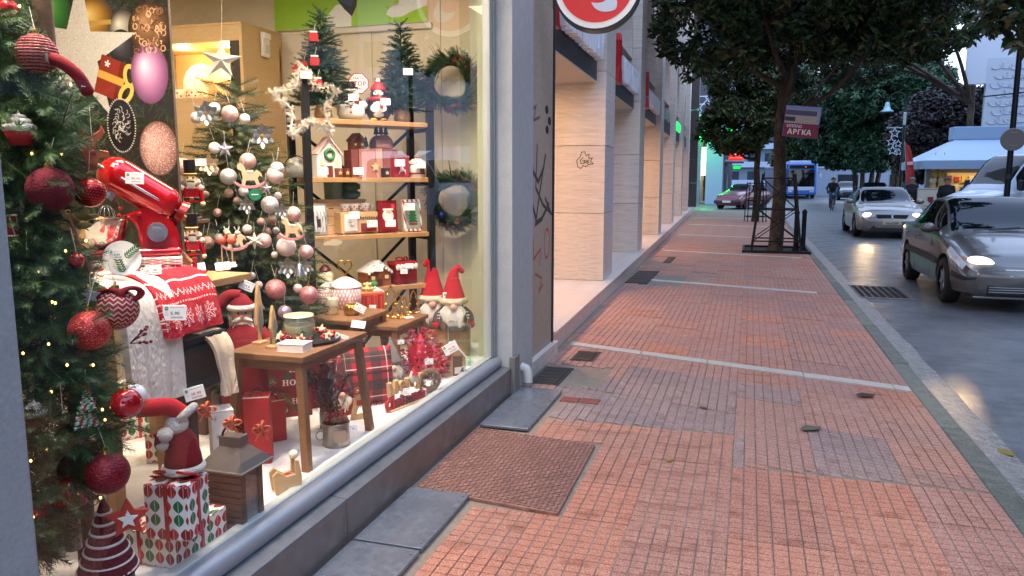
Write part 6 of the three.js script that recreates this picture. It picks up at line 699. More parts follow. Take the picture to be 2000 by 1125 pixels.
{ const p = onGar(46, 440, 2.3), k = mpp(p), t = thing('bell_jar_ornament', 'dark glass bell jar ornament with a round wooden foot', 'ornament', p, faceCam(p)); part(t, 'bell', lathe([[0, 38 * k], [7 * k, 37 * k], [18 * k, 24 * k], [21 * k, -22 * k]], 24), M(0x6a7470, .08, 0, { transmission: .75, thickness: 0 })); part(t, 'foot', cy(27 * k, 28 * k, 6 * k, 26), darkWood, 0, -25 * k, 0); part(t, 'knob', sp(4 * k, 10, 8), mGold, 0, 41 * k, 0); part(t, 'figure', lathe([[0, 12 * k], [6 * k, 6 * k], [10 * k, -20 * k], [0, -22 * k]], 12), M(0x6a5a44, .7)); }
{ const p = onGar(18, 440, 2.26), k = mpp(p), t = thing('drum_ornament', 'small red ornament with white zigzag beside the bell jar', 'ornament', p, faceCam(p)); part(t, 'drum', cy(14 * k, 14 * k, 44 * k, 20), redM); for (const y of [-20, 20]) part(t, 'rim', T(new THREE.TorusGeometry(14 * k, 2 * k, 6, 20), 0, y * k, 0, PI / 2), whiteC); for (let i = 0; i < 6; i++) part(t, 'lacing', rod([cos(i) * 14.5 * k, -18 * k, sin(i) * 14.5 * k], [cos(i + .5) * 14.5 * k, 18 * k, sin(i + .5) * 14.5 * k], 1.2 * k), whiteC); }
{ const p = onGar(112, 222, 2.32), k = mpp(p), t = thing('round_label', 'dark teal round paper label with small white lettering in the garland', 'label', p, faceCam(p)); part(t, 'disc', T(cy(17 * k, 17 * k, .003, 26), 0, 0, 0, PI / 2), M(0x1f6a62, .5)); part(t, 'print', new THREE.CircleGeometry(16.5 * k, 26), M(0xffffff, .5, 0, { map: canvas(128, 128, (g) => { g.fillStyle = '#1f6a62'; g.fillRect(0, 0, 128, 128); g.fillStyle = '#dff0ea'; g.font = 'bold 26px sans-serif'; g.fillText('1.5€ Bull', 12, 72); }) }), 0, 0, .003); }
const petal = (L, Wd, bend) => { const g = new THREE.SphereGeometry(1, 8, 6); g.scale(Wd, L * .5, .0022); g.translate(0, L * .5, 0); const p = g.attributes.position; for (let i = 0; i < p.count; i++) p.setZ(i, p.getZ(i) + bend * p.getY(i) ** 2 / L); g.computeVertexNormals(); return g; };
function flower(name, label, p, R, m, mid, group, ry) { const t = thing(name, label, 'flower ornament', p, ry ?? faceCam(p), group); for (let k = 0; k < 2; k++) for (let i = 0; i < 6; i++) part(t, 'petal', T(petal(R * (k ? .7 : 1), R * (k ? .2 : .24), .45), 0, 0, k * .006, 0, 0, i * 1.047 + k * .5), m); for (let i = 0; i < 4; i++) part(t, 'bud', sp(R * .07, 8, 6), mid, cos(i * 1.57) * R * .08, sin(i * 1.57) * R * .08, .014); return t; }
const leafGold = M(0x8e7f52, .4, .55), leafSil = M(0x8d918f, .4, .55);
for (const [u, v, l, s] of [[150, 432, 'pale gold leaf spray under the crimson velvet bauble', 48], [52, 575, 'gold leaf spray at the left edge of the garland', 40], [165, 690, 'gold leaf spray below the orange red glitter bauble', 42], [60, 90, 'bronze leaf spray near the rope bauble', 26]]) { const p = onGar(u, v, 2.34), k = mpp(p), t = thing('leaf_spray', l, 'leaf spray', p, faceCam(p)); for (let i = 0; i < 9; i++) part(t, 'leaf', T(petal(s * k * rr(.5, .75), s * k * .13, rr(.1, .5)), rr(-.4, .4) * s * k, rr(-.4, .3) * s * k, rr(0, .02), rr(-.3, .3), rr(-.6, .6), rr(-1.9, 1.9)), leafGold); part(t, 'stem', rod([-s * k * .4, s * k * .3, 0], [s * k * .4, -s * k * .4, 0], .002), stemM); }
for (const [u, v, l] of [[262, 662, 'dark red berry twig beside the white throw'], [108, 592, 'dark berries in the middle left of the garland'], [72, 700, 'frosted twig with berries at lower left of the garland']]) { const p = onGar(u, v, 2.36), k = mpp(p), t = thing('berry_twig', l, 'berry twig', p, faceCam(p)); for (let i = 0; i < 10; i++) { const a = rr(-.7, .9), q = rr(8, 34) * k; part(t, 'berry', sp(3.4 * k, 10, 8), M(0x7c1522, .3), cos(a) * q, sin(a) * q, rr(0, .02)); part(t, 'stem', rod([-8 * k, -8 * k, 0], [cos(a) * q, sin(a) * q, .005], 1 * k, .6 * k, 5), stemM); } }
{ // warm fairy lights through the garland
  const t = thing('fairy_lights', 'string of tiny warm fairy lights wound through the garland', 'fairy lights', V(GX, FLOOR, GZ)), m = M(0xfff0c8, .4, 0, { emissive: 0xffc56a, emissiveIntensity: 6 }), w = []; for (const [u, v] of [[38, 12], [128, 490], [102, 590], [76, 590 - 60], [168, 470], [108, 592], [95, 672], [45, 690], [131, 713], [182, 713], [92, 878], [196, 972], [100, 765], [200, 800], [210, 560], [62, 300], [120, 300], [205, 820], [60, 900], [138, 165], [52, 425], [65, 1010]]) { const p = onGar(u, v, 2.27).sub(t.position); w.push(p); part(t, 'light_bulb', T(sp(.0034, 8, 6), 0, 0, 0, 0, 0, 0, [1, 1.4, 1]), m, p.x, p.y, p.z); } w.sort((a, b) => b.y - a.y); part(t, 'wire', tube(w.map(q => q.clone().multiplyScalar(.97)), .0012, 4, 160), M(0x1c2a1e, .7));
}
// ---------- Christmas tree ornaments ----------
const onTree = (u, v, d = 4.28) => far(u, v, d), TG = 'ornaments hung on the pale pink and silver tree';
for (const [u, v, r, k, l] of [[419, 211, 11, 'white', 'small white bauble at the very top of the tree'], [478, 232, 10, 'white', 'small white bauble at the top right of the tree'], [449, 222, 16, 'rose', 'rough pale pink bauble at the top of the tree between two white ones'], [383, 230, 11, 'pearl', 'pale pink bauble at the top left of the tree beside the silver leaves'], [419, 289, 11, 'white', 'white bauble beside the silver star'], [484, 315, 16, 'rose', 'pale pink bauble above the rocking horse'], [446, 345, 16, 'silver', 'silver textured bauble left of the rocking horse'], [537, 342, 16, 'pearl', 'pearly pink bauble right of the rocking horse'], [527, 400, 17, 'silver', 'silver textured bauble under the rocking horse at right'], [573, 418, 15, 'rose', 'pale pink bauble at the right edge of the tree, half way'], [559, 482, 19, 'pearl', 'large pearly pink bauble low at the right of the tree'], [515, 470, 15, 'rose', 'pink glitter bauble beside the six pointed star'], [405, 474, 13, 'bronze', 'bronze glitter bauble behind the nutcrackers'], [598, 492, 14, 'rose', 'pink bauble behind the black shelf post'], [538, 565, 20, 'pink', 'deep pink glitter bauble, the left of two under the tree'], [603, 576, 18, 'pink', 'deep pink glitter bauble, the right of two under the tree'], [556, 610, 14, 'glass', 'shiny lilac glass bauble behind the wooden trees'], [356, 326, 18, 'rose', 'pale pink bauble at the left side of the tree behind the nutcracker hat'], [541, 330, 14, 'silver', 'silver bauble at the right side of the tree near the pearly one'], [348, 372, 12, 'silver', 'silver bauble left of the upper nutcracker'], [352, 465, 13, 'pearl', 'pearly bauble left of the lower nutcracker']]) { const p = onTree(u, v); bauble(p, r * mpp(p), B[k], l, TG); }
for (const [u, v, R, n, l] of [[439, 291, 17, 5, 'small silver star ornament beside the white bauble'], [497, 470, 18, 6, 'six pointed wooden star ornament low on the tree'], [520, 368, 12, 5, 'small silver star ornament right of the rocking horse'], [400, 600, 13, 5, 'small silver star ornament above the Santa doll']]) { const p = onTree(u, v, 4.2), k = mpp(p), t = thing('star_ornament', l, 'ornament', p, faceCam(p), TG); part(t, 'star', star3(R * k, R * .42 * k, .014, n), n === 6 ? M(0xcfc6b2, .6) : B.silver); part(t, 'string', rod([0, R * k, 0], [0, (R + 18) * k, 0], .001), mString); }
{ const p = far(432, 118, 4.75), k = mpp(p), t = thing('hanging_star', 'large pale five pointed star hanging in front of the lit cabinet niche', 'star', p, faceCam(p)); t.rotation.z = -.06; part(t, 'star', star3(40 * k, 15 * k, .035), M(0xd8d6cc, .45)); part(t, 'string', rod([0, 40 * k, 0], [0, 300 * k, 0], .0012), mString); }
function horse(p, k, label, ry = 0) { const t = thing('rocking_horse', label, 'ornament', p, faceCam(p) + ry, TG), m = M(0xd9bd92, .6), s = q => q.map(a => [a[0] * k, a[1] * k]); part(t, 'body', ext(s([[-22, 22], [-16, 27], [-10, 22], [-6, 12], [10, 10], [14, 14], [22, 8], [24, 0], [19, 4], [15, -2], [19, -16], [14, -17], [9, -6], [-6, -6], [-10, -18], [-15, -17], [-12, -2], [-14, 12], [-21, 16]]), 7 * k, .001), m); const o = []; for (let i = 0; i <= 10; i++) { const a = PI + .35 + i / 10 * (PI - .7); o.push([cos(a) * 30, sin(a) * 16 - 6]); } for (let i = 10; i >= 0; i--) { const a = PI + .35 + i / 10 * (PI - .7); o.push([cos(a) * 30, sin(a) * 16 - 1]); } part(t, 'rocker', ext(s(o), 8 * k, .001), M(0xc9868a, .55)); part(t, 'saddle', rb(12 * k, 5 * k, 9 * k, .002), M(0xe6dccb, .6), 2 * k, 11 * k, 0); part(t, 'string', rod([-10 * k, 24 * k, 0], [-10 * k, 46 * k, 0], .001), mString); }
horse(onTree(487, 346, 4.15), mpp(onTree(487, 346, 4.15)), 'wooden rocking horse ornament with a pink rocker in the middle of the tree'); horse(onTree(458, 470, 4.1), mpp(onTree(458, 470, 4.1)) * .9, 'wooden rocking horse ornament low on the tree above the table board', .3); horse(onTree(570, 450, 4.2), mpp(onTree(570, 450, 4.2)) * .9, 'wooden rocking horse ornament at the right edge of the tree', -.5);
for (const [u, v, R, m, l] of [[402, 222, 30, leafSil, 'silver leaf flower at the top left of the tree'], [512, 266, 30, leafSil, 'large silver flower at the upper right of the tree'], [408, 322, 26, M(0xcdb795, .4, .4), 'pale gold flower above the silver textured bauble'], [482, 400, 22, leafSil, 'small silver flower in the middle of the tree'], [562, 522, 26, leafSil, 'silver leaves beside the shelf post low on the tree'], [596, 520, 22, leafSil, 'silver leaves right of the shelf post'], [551, 412, 20, leafSil, 'silver frosted leaves at the right of the tree']]) { const p = onTree(u, v, 4.2); flower('silver_flower', l, p, R * .8 * mpp(p), m, mGold, TG); }
for (const [u, v, l] of [[505, 552 + 60 - 20, 'silver bell ornament near the wooden trees'], [585, 517 + 10, 'small silver bell ornament by the shelf post']]) { const p = onTree(u, v, 4.1), k = mpp(p), t = thing('bell_ornament', l, 'ornament', p, 0, TG); part(t, 'bell', lathe([[0, 12 * k], [4 * k, 11 * k], [7 * k, 0], [12 * k, -12 * k], [10 * k, -12 * k], [0, 6 * k]], 20), mSilver); part(t, 'clapper', sp(2.6 * k, 8, 6), mGold, 0, -12 * k, 0); part(t, 'string', rod([0, 12 * k, 0], [0, 40 * k, 0], .001), mString); }
{ const p = onTree(498, 380, 4.15), t = thing('round_label', 'green round label among the tree branches', 'label', p, faceCam(p)); part(t, 'disc', T(cy(.032, .032, .003, 24), 0, 0, 0, PI / 2), M(0x1f7a55, .5)); part(t, 'print_line', rb(.036, .006, .002, .0008, 1), whiteC, 0, 0, .0025); }
// ---------- console table: mixer, plate, cup, nutcrackers ----------
const leafPat = canvas(512, 512, (g, W) => { g.fillStyle = '#ece6da'; g.fillRect(0, 0, W, W); for (let j = 0; j < 5; j++) for (let i = 0; i < 6; i++) { const x = i * 86 + (j % 2) * 43, y = j * 104 + 50; g.fillStyle = ['#b5201f', '#1f6a38', '#b5201f', '#8e1a1c'][(i + j * 2) % 4]; g.beginPath(); g.moveTo(x, y - 46); g.quadraticCurveTo(x + 72, y, x, y + 46); g.quadraticCurveTo(x - 72, y, x, y - 46); g.fill(); g.strokeStyle = '#f3ece0'; g.lineWidth = 3; g.beginPath(); g.moveTo(x, y - 40); g.lineTo(x, y + 40); g.stroke(); } }, true);
const giftM = (sx, sy) => { const t = leafPat.clone(); t.repeat.set(sx, sy); t.needsUpdate = true; return M(0xffffff, .45, 0, { map: t }); }, giftPaper = giftM(1, 1);
const MX = V(-2.44, YTC, -2.6);
{ const bt = thing('gift_box', 'leaf patterned box under the red stand mixer', 'gift box', MX.clone().setY(YTC), .72); part(bt, 'box', rb(.34, .1, .24, .004, 1), giftPaper, 0, .05, 0); part(bt, 'lid', rb(.346, .03, .246, .004, 1), giftPaper, 0, .092, 0);
  const t = thing('stand_mixer', 'shiny red stand mixer with a tilted head and steel bowl', 'mixer', MX.clone().setY(YTC + .108), .78), P = (n, g, m, x = 0, y = 0, z = 0, a, b, c) => part(t, n, g, m, x, y, z, a, b, c);   // local -x to the bowl
  P('base', rb(.34, .035, .16, .016, 3), redGloss, -.0, .018, 0); P('column', ext((() => { const s = new THREE.Shape(); s.moveTo(.02, .02); s.bezierCurveTo(.03, .1, .02, .14, -.02, .17); s.lineTo(.06, .2); s.bezierCurveTo(.13, .17, .16, .1, .16, .02); return s; })(), .11, .012), redGloss, 0, 0, 0);
  const head = new THREE.Group(); head.name = 'mixer_head'; head.position.set(.07, .2, 0); head.rotation.z = -.6; t.add(head); part(head, 'housing', T(new THREE.CapsuleGeometry(.072, .2, 10, 24), -.08, .04, 0, 0, 0, PI / 2, [1.05, 1, 1]), redGloss); part(head, 'trim_band', T(new THREE.TorusGeometry(.0745, .006, 8, 30), -.08, .04, 0, PI / 2, 0, 0, [2.42, 1, 1]), mSilver); part(head, 'tool_hub', cy(.03, .035, .04, 18), mSilver, -.16, -.04, 0); part(head, 'motor_cap', T(cy(.05, .06, .03, 22), .1, .04, 0, 0, 0, PI / 2), M(0x7a1a16, .2, .4)); part(head, 'power_socket', T(cy(.014, .014, .02, 12), .12, .03, .02, 0, 0, PI / 2), mGold);
  P('speed_dial', T(cy(.038, .042, .03, 24), 0, 0, 0, PI / 2), mSilver, .08, .1, .072); P('dial_cap', T(cy(.02, .022, .016, 18), 0, 0, 0, PI / 2), mSilver, .08, .1, .094); P('bowl', lathe([[0, 0], [.05, 0], [.06, .012], [.1, .05], [.112, .12], [.118, .126], [.112, .127], [.104, .118], [.094, .055], [.05, .02], [0, .016]], 40), M(0xc9c4ba, .12, .95), -.13, .034, 0); P('whisk', J(...[0, 1, 2, 3, 4].map(i => T(new THREE.TorusGeometry(.03, .0018, 5, 18), 0, 0, 0, 0, i * .63, 0, [1, 1.4, 1]))), mSilver, -.1, .17, 0); P('bread', T(sp(.05, 16, 10), 0, 0, 0, 0, 0, 0, [1, .6, 1]), M(0xa8763e, .8), -.14, .14, .01); P('berries', J(...Array.from({ length: 9 }, () => T(sp(.008, 8, 6), rr(-.04, .04), rr(-.01, .03), rr(-.02, .02)))), redM, -.02, .17, .05);
  const tp = far(263, 348, 3.0); priceTag(tp, 33, '49,90', 'white price tag reading 49,90 on the red mixer head', faceCam(tp), -.05, -.05); }
{ const p = far(238, 505, 2.86), t = thing('plate', 'round white plate with green fern print leaning in front of the mixer', 'plate', p, faceCam(p) + .1), k = mpp(p); part(t, 'dish', T(lathe([[0, 0], [20 * k, 0], [34 * k, .01], [34 * k, .014], [20 * k, .006], [0, .005]], 40), 0, 0, 0, PI / 2 - .2), whiteC); for (const [x, y, a] of [[-4, -12, .3], [16, 12, -.9]]) for (let i = 0; i < 7; i++) for (const s of [-1, 1]) part(t, 'fern_leaf', T(petal(9 * k, 1.6 * k, 0), (x + sin(a) * (i - 3) * -4.5) * k, (y + cos(a) * (i - 3) * 4.5) * k, .016 + (y + (i - 3) * 3) * -.0002, 0, 0, a + s * .9), M(0x2f6a3a, .5)); const q = far(228, 497, 2.82); priceTag(q, 26, '9,90', 'price tag on the fern print plate', faceCam(q)); }
{ const p = onY(268, 545, YTC), t = thing('cup', 'red mug with a white inside beside the fern plate', 'cup', V(p.x - .05, YTC, p.z), .6), k = mpp(p); part(t, 'body', lathe([[0, 0], [17 * k, 0], [21 * k, 34 * k], [19.5 * k, 34 * k], [16 * k, 3 * k], [0, 3 * k]], 28), redM); part(t, 'lip', T(new THREE.TorusGeometry(20.5 * k, 1.4 * k, 6, 28), 0, 34 * k, 0, PI / 2), whiteC); part(t, 'handle', new THREE.TorusGeometry(9 * k, 2.4 * k, 8, 18), redM, -24 * k, 18 * k, 0); const q = far(300, 527, 3.0); priceTag(q, 28, '6,90', 'right price tag on the console table by the red mug', faceCam(q)); const q2 = far(286, 529, 2.98); priceTag(q2, 20, '5,90', 'left price tag on the console table by the red mug', faceCam(q2)); }
function house(name, label, cat, p, w, h, d, m, roofM, ry, deco) { const t = thing(name, label, cat, p, ry); part(t, 'wall', ext([[-w / 2, 0], [w / 2, 0], [w / 2, h * .58], [0, h], [-w / 2, h * .58]], d, .002), m); for (const s of [-1, 1]) part(t, 'roof', T(rb(Math.hypot(w / 2, h * .42) + .015, .012, d + .03, .002, 1), s * w / 4, h * .79 + .008, 0, 0, 0, -s * Math.atan2(h * .42, w / 2)), roofM); part(t, 'door', rb(w * .24, h * .3, .006, .002, 1), M(0x6a2a1c, .6), 0, h * .15, d / 2 + .003); for (const s of [-1, 1]) part(t, 'window', rb(w * .16, h * .15, .006, .002, 1), M(0xe9d7a0, .5), s * w * .3, h * .38, d / 2 + .003); if (deco) deco(t); return t; }
{ const p = onY(352, 543, YTC); house('wooden_house', 'tiny wooden house with red ladder on the console table', 'ornament', V(p.x, YTC, p.z), .085, .12, .07, woodL, woodL, .8, t => { part(t, 'ladder', rb(.02, .09, .01, .002), redM, .06, .045, .02); }); const q = onY(400, 540, YTC), b = thing('red_bowl', 'small red dish at the far end of the console table', 'bowl', V(q.x - .05, YTC, q.z)); part(b, 'dish', lathe([[0, 0], [.03, 0], [.055, .02], [.05, .021], [0, .006]], 24), redM); part(b, 'ribbon', rb(.05, .01, .03, .003), redGloss, 0, .024, 0); for (const [u, v, l] of [[398, 524, 'price tag lying by the small red dish'], [446, 522, 'price tag standing at the far end of the console board'], [463, 519, 'blank white tag at the far tip of the console board']]) { const z = onY(u, v + 8, YTC); priceTag(V(z.x - .03, YTC + .022, z.z), l.includes('blank') ? 17 : 27, '4,90', l, faceCam(z), -.7, .1); } }
function nutcracker(p, k, label) { // k: metres per unit, about 110 units tall
  const t = thing('nutcracker', label, 'nutcracker', p, faceCam(p)), blk = M(0x17151a, .35), P = (n, g, m, x, y, z, a, b, c) => part(t, n, g, m, x * k, y * k, z * k, a, b, c); P('stand', rb(34 * k, 5 * k, 26 * k, 2 * k), darkWood, 0, 2.5, 0); for (const s of [-1, 1]) { P('leg', cy(6 * k, 5 * k, 26 * k, 12), M(0x2f4a34, .5), s * 7, 18, 0); P('boot', rb(11 * k, 9 * k, 15 * k, 3 * k), blk, s * 7, 8, 2); P('arm', cy(4.6 * k, 4 * k, 30 * k, 12), redGloss, s * 18, 46, 0, 0, 0, s * .12); P('hand', sp(5 * k, 10, 8), M(0xe0c49a, .5), s * 20, 30, 1); P('epaulette', sp(6.5 * k, 12, 8), furM, s * 17, 61, 0); } P('torso', rb(27 * k, 32 * k, 20 * k, 5 * k, 3), redGloss, 0, 47, 0); P('belt', rb(28 * k, 8 * k, 21 * k, 3 * k), blk, 0, 40, 0); P('buckle', rb(8 * k, 6 * k, 2 * k, 1 * k), mGold, 0, 40, 10.5); P('head', rb(22 * k, 22 * k, 20 * k, 7 * k, 3), M(0xdfc094, .5), 0, 75, 0); P('beard', T(rb(15 * k, 14 * k, 8 * k, 4 * k), 0, 0, 0), furM, 0, 65, 9); P('moustache', rb(14 * k, 3 * k, 4 * k, 1.4 * k), blk, 0, 73, 10.5); P('nose', sp(2.4 * k, 8, 6), skinM, 0, 76.5, 11); for (const s of [-1, 1]) { P('eye', sp(1.8 * k, 8, 6), blk, s * 4.6, 80, 10); P('hair', sp(7 * k, 10, 8), furM, s * 11.5, 72, -1); } P('hat_brim', rb(25 * k, 3 * k, 24 * k, 1.2 * k), mGold, 0, 87, 0); P('hat', cy(12 * k, 11 * k, 26 * k, 20), blk, 0, 101, 0); return t; }
{ const p = onY(379, 508, YTC); nutcracker(V(fx - .28, YTC, onX(379, 520, fx - .28).z), 110 / 112 * mpp(onX(379, 460, fx - .28)), 'lower nutcracker soldier in red standing at the back of the console table'); const q = far(379, 470, 4.02), pl = thing('display_post', 'dark post stand that carries the upper nutcracker', 'stand', V(q.x, FLOOR, q.z)); const y = far(379, 428, 4.02).y; part(pl, 'post', rb(.06, y - FLOOR - .02, .06, .004), darkWood, 0, (y - FLOOR - .02) / 2, 0); part(pl, 'plate', rb(.12, .02, .12, .004), darkWood, 0, y - FLOOR - .01, 0); nutcracker(V(q.x, y, q.z), 112 / 112 * mpp(q), 'upper nutcracker soldier with a tall black hat in front of the tree'); const g = far(392, 317, 3.9); priceTag(g, 20, '12,9', 'price tag beside the tall black nutcracker hat', faceCam(g)); }
for (const [u, l] of [[432, 'left red deer figure on a stick at the console board'], [452, 'right red deer figure on a stick at the console board']]) { const p = far(u, 470, 3.75), k = mpp(p), t = thing('stick_figure', l, 'ornament', p, faceCam(p)), m = M(0xb8553c, .5); part(t, 'body', T(sp(8 * k, 12, 8), 0, 0, 0, 0, 0, 0, [1.2, 1, .7]), m); part(t, 'neck', rod([6 * k, 3 * k, 0], [10 * k, 14 * k, 0], 3 * k, 2.4 * k), m); part(t, 'head', T(sp(4.4 * k, 10, 8), 12 * k, 15 * k, 0, 0, 0, 0, [1.3, .9, .8]), M(0xe0cdb4, .6)); part(t, 'antler', J(rod([10 * k, 18 * k, 0], [6 * k, 27 * k, 2 * k], 1 * k), rod([12 * k, 18 * k, 0], [16 * k, 27 * k, -2 * k], 1 * k)), M(0xe0d3bd, .6)); part(t, 'stick', rod([0, -6 * k, 0], [0, -48 * k, 0], 1.3 * k), woodL); part(t, 'base', cy(9 * k, 9 * k, 3 * k, 16), woodL, 0, -49 * k, 0); }
{ const p = far(482, 558, 3.5); priceTag(p, 28, '14,9', 'price tag hanging askew below the tip of the console board', faceCam(p), 0, -.45); }
// ---------- on the shelf unit ----------
const projU = p => { const q = p.clone().sub(cam0).applyEuler(new THREE.Euler(0, -YAW, 0)).applyEuler(new THREE.Euler(PITCH, 0, 0)); return 1000 + FOCAL * q.x / -q.z; };
function shelfAt(u, y, b = .15) { let lo = -.1, hi = 1.1; for (let i = 0; i < 40; i++) { const m = (lo + hi) / 2; if (projU(onShelf(m, b, y)) > u) lo = m; else hi = m; } return onShelf(lo, b, y); }
const [Y4, Y3, Y2, Y1] = SHY, burlap = M(0xa98456, .95, 0, { bumpMap: fleeceB, bumpScale: .004 });
function potTree(label, u, hpx, r, deco) { const p = shelfAt(u, Y1, .16), k = mpp(p), h = hpx * k, t = thing('potted_pine', label, 'small tree', p); part(t, 'pot', lathe([[0, 0], [.05, 0], [.065, .03], [.06, .08], [.045, .1], [.055, .125], [0, .11]], 20), burlap); part(t, 'twine', T(new THREE.TorusGeometry(.047, .006, 6, 20), 0, .1, 0, PI / 2), M(0xd6bb8a, .9)); part(t, 'trunk', rod([0, .1, 0], [0, h, 0], .012, .004), stemM); cone(t, h, r, .13, 20, 22, twigs[2], deepCols, .9, .25); deco?.(t, k); return t; }
potTree('small pine tree in burlap with red felt ornaments, left on the top shelf', 632, 200, .2, (t, k) => { for (const [x, y, n] of [[-28, 92, 's'], [-10, 100, 's'], [12, 105, 'h'], [-4, 60, 's'], [20, 64, 'h'], [8, 150, 'h']]) { const z = .12 + .1 * (1 - y / 200), o = n === 's' ? part(t, 'felt_star', ext(starPts(9 * k, 4.5 * k), .012, .002), redM, x * k, y * k, z, 0, .6) : part(t, 'felt_house', ext([[-8, -8], [8, -8], [8, 4], [0, 11], [-8, 4]].map(q => [q[0] * k, q[1] * k]), .016, .002), redM, x * k, y * k, z, 0, .6); part(o, 'snow_edge', rb(14 * k, 3 * k, .018, .002), whiteC, 0, n === 's' ? -9 * k : 9 * k, 0); part(t, 'string', rod([x * k, (y + 8) * k, z], [x * k, (y + 26) * k, z - .03], .001), mString); } });
potTree('plain small pine tree in burlap, right on the top shelf', 786, 182, .19);
{ const p = shelfAt(686, Y1, .12), k = mpp(p), t = thing('snowman', 'ceramic snowman with a red scarf and green wreath hat on the top shelf', 'figurine', p, faceCam(p)); part(t, 'body', lathe([[0, 0], [20 * k, 0], [27 * k, 12 * k], [26 * k, 26 * k], [17 * k, 40 * k], [0, 44 * k]], 26), whiteC); part(t, 'head', sp(15 * k, 18, 12), whiteC, 0, 52 * k, 0); part(t, 'scarf', T(new THREE.TorusGeometry(15 * k, 5 * k, 8, 22), 0, 41 * k, 0, PI / 2), redM); part(t, 'scarf_end', rb(9 * k, 22 * k, 4 * k, .002), redM, 10 * k, 28 * k, 18 * k, 0, 0, -.2); part(t, 'nose', T(cy(.0005, 2.4 * k, 10 * k, 10), 0, 52 * k, 18 * k, PI / 2), M(0xd9782a, .6)); for (const s of [-1, 1]) { part(t, 'eye', sp(1.8 * k, 8, 6), blackM, s * 5 * k, 56 * k, 13.5 * k); part(t, 'arm', sp(8 * k, 10, 8), whiteC, s * 24 * k, 30 * k, 4 * k); } part(t, 'hat', T(cy(9 * k, 10 * k, 12 * k, 16), 0, 68 * k, 0), blackM); part(t, 'hat_brim', cy(15 * k, 15 * k, 2 * k, 20), blackM, 0, 63 * k, 0); for (const y of [14, 24]) part(t, 'button', sp(2 * k, 8, 6), redM, 0, y * k, 26 * k); }
{ const p = shelfAt(740, Y1, .1), k = mpp(p), t = thing('penguin', 'ceramic penguin with a red scarf and red bobble hat on the top shelf', 'figurine', p, faceCam(p)), bl = M(0x17181c, .3); part(t, 'body', lathe([[0, 0], [17 * k, 2 * k], [24 * k, 16 * k], [22 * k, 32 * k], [16 * k, 44 * k], [15 * k, 56 * k], [8 * k, 64 * k], [0, 66 * k]], 26), bl); part(t, 'belly', T(sp(20 * k, 20, 14), 0, 22 * k, 7 * k, 0, 0, 0, [.95, 1.05, .9]), whiteC); part(t, 'face', T(sp(12.5 * k, 16, 12), 0, 52 * k, 5 * k, 0, 0, 0, [1, .8, .9]), whiteC); part(t, 'scarf', T(new THREE.TorusGeometry(16 * k, 4.6 * k, 8, 22), 0, 42 * k, 0, PI / 2), redM); part(t, 'scarf_end', rb(7 * k, 16 * k, 4 * k, .002), redM, 6 * k, 32 * k, 24 * k); part(t, 'hat', lathe([[15 * k, 60 * k], [14 * k, 66 * k], [8 * k, 74 * k], [0, 77 * k]], 20), redM); part(t, 'bobble', sp(4.4 * k, 10, 8), whiteC, 0, 78 * k, 0); part(t, 'beak', T(cy(.0005, 3 * k, 7 * k, 10), 0, 51 * k, 19 * k, PI / 2), M(0xe0a03a, .5)); for (const s of [-1, 1]) { part(t, 'eye', sp(1.6 * k, 8, 6), bl, s * 5 * k, 55 * k, 15 * k); part(t, 'foot', T(sp(8 * k, 10, 8), 0, 0, 0, 0, 0, 0, [1, .4, 1.4]), M(0xe0a03a, .5), s * 9 * k, 3 * k, 12 * k); part(t, 'wing', T(sp(12 * k, 12, 8), 0, 0, 0, 0, 0, s * .25, [.4, 1.5, .8]), bl, s * 23 * k, 30 * k, 0); } }
{ const p = shelfAt(702, Y1, .24), k = mpp(p), t = thing('stop_sign', 'octagonal Santa stop here sign behind the ceramic snowman', 'sign', p, faceCam(p)), o = starPts(21 * k, 21 * k, 4, PI / 8); part(t, 'stick', rod([0, 0, 0], [0, 58 * k, 0], 2 * k), woodL); part(t, 'board', ext(o, .012, .001), redM, 0, 74 * k, 0); part(t, 'print', T(new THREE.ShapeGeometry(shp(o.map(q => [q[0] * .9, q[1] * .9]))), 0, 0, 0), M(0xffffff, .5, 0, { map: (() => { const c = canvas(256, 256, g => { g.fillStyle = '#efe6dc'; g.fillRect(0, 0, 256, 256); g.fillStyle = '#a81c22'; g.textAlign = 'center'; g.font = 'bold 44px sans-serif'; g.fillText('SANTA', 128, 78); g.font = 'bold 82px sans-serif'; g.fillText('STOP', 128, 158); g.font = 'bold 44px sans-serif'; g.fillText('HERE', 128, 210); }); c.repeat.set(1 / (42 * k * .92), 1 / (42 * k * .92)); c.offset.set(.5, .5); return c; })() }), 0, 74 * k, .0075); }
{ // fluffy feather star hung on the front left post
  const p = onShelf(1, -.05, 2.1), q = far(600, 200, depthOf(p)), k = mpp(q), t = thing('feather_star', 'white fluffy feather star wreath hung on the black shelf post', 'star wreath', q, SHRY + .1), P = starPts(72 * k, 36 * k, 5, PI / 2 + .12), it = []; part(t, 'wire', tube(P.map(a => V(a[0], a[1], 0)), .006, 6, 60, true), whiteC); const fg = pineTwig(.05, 50, .03, .0011);
  for (let i = 0; i < 420; i++) { const j = Math.floor(rnd() * 10), f = rnd(), a = P[j], b = P[(j + 1) % 10], an = rnd() * 6.3; it.push([V(a[0] + (b[0] - a[0]) * f, a[1] + (b[1] - a[1]) * f, 0), V(cos(an), sin(an), rr(-.8, .8)), rr(.5, .8)]); } const m = foliage(t, it, fg, [0xf2e9dc, 0xe8dcca, 0xf7f1e6], 'feathers'); m.material = M(0xffffff, .9, 0, { side: THREE.DoubleSide });
  priceTag(far(598, 146, depthOf(p) - .06), 22, '8,90', 'price tag on top of the feather star', faceCam(p)); }
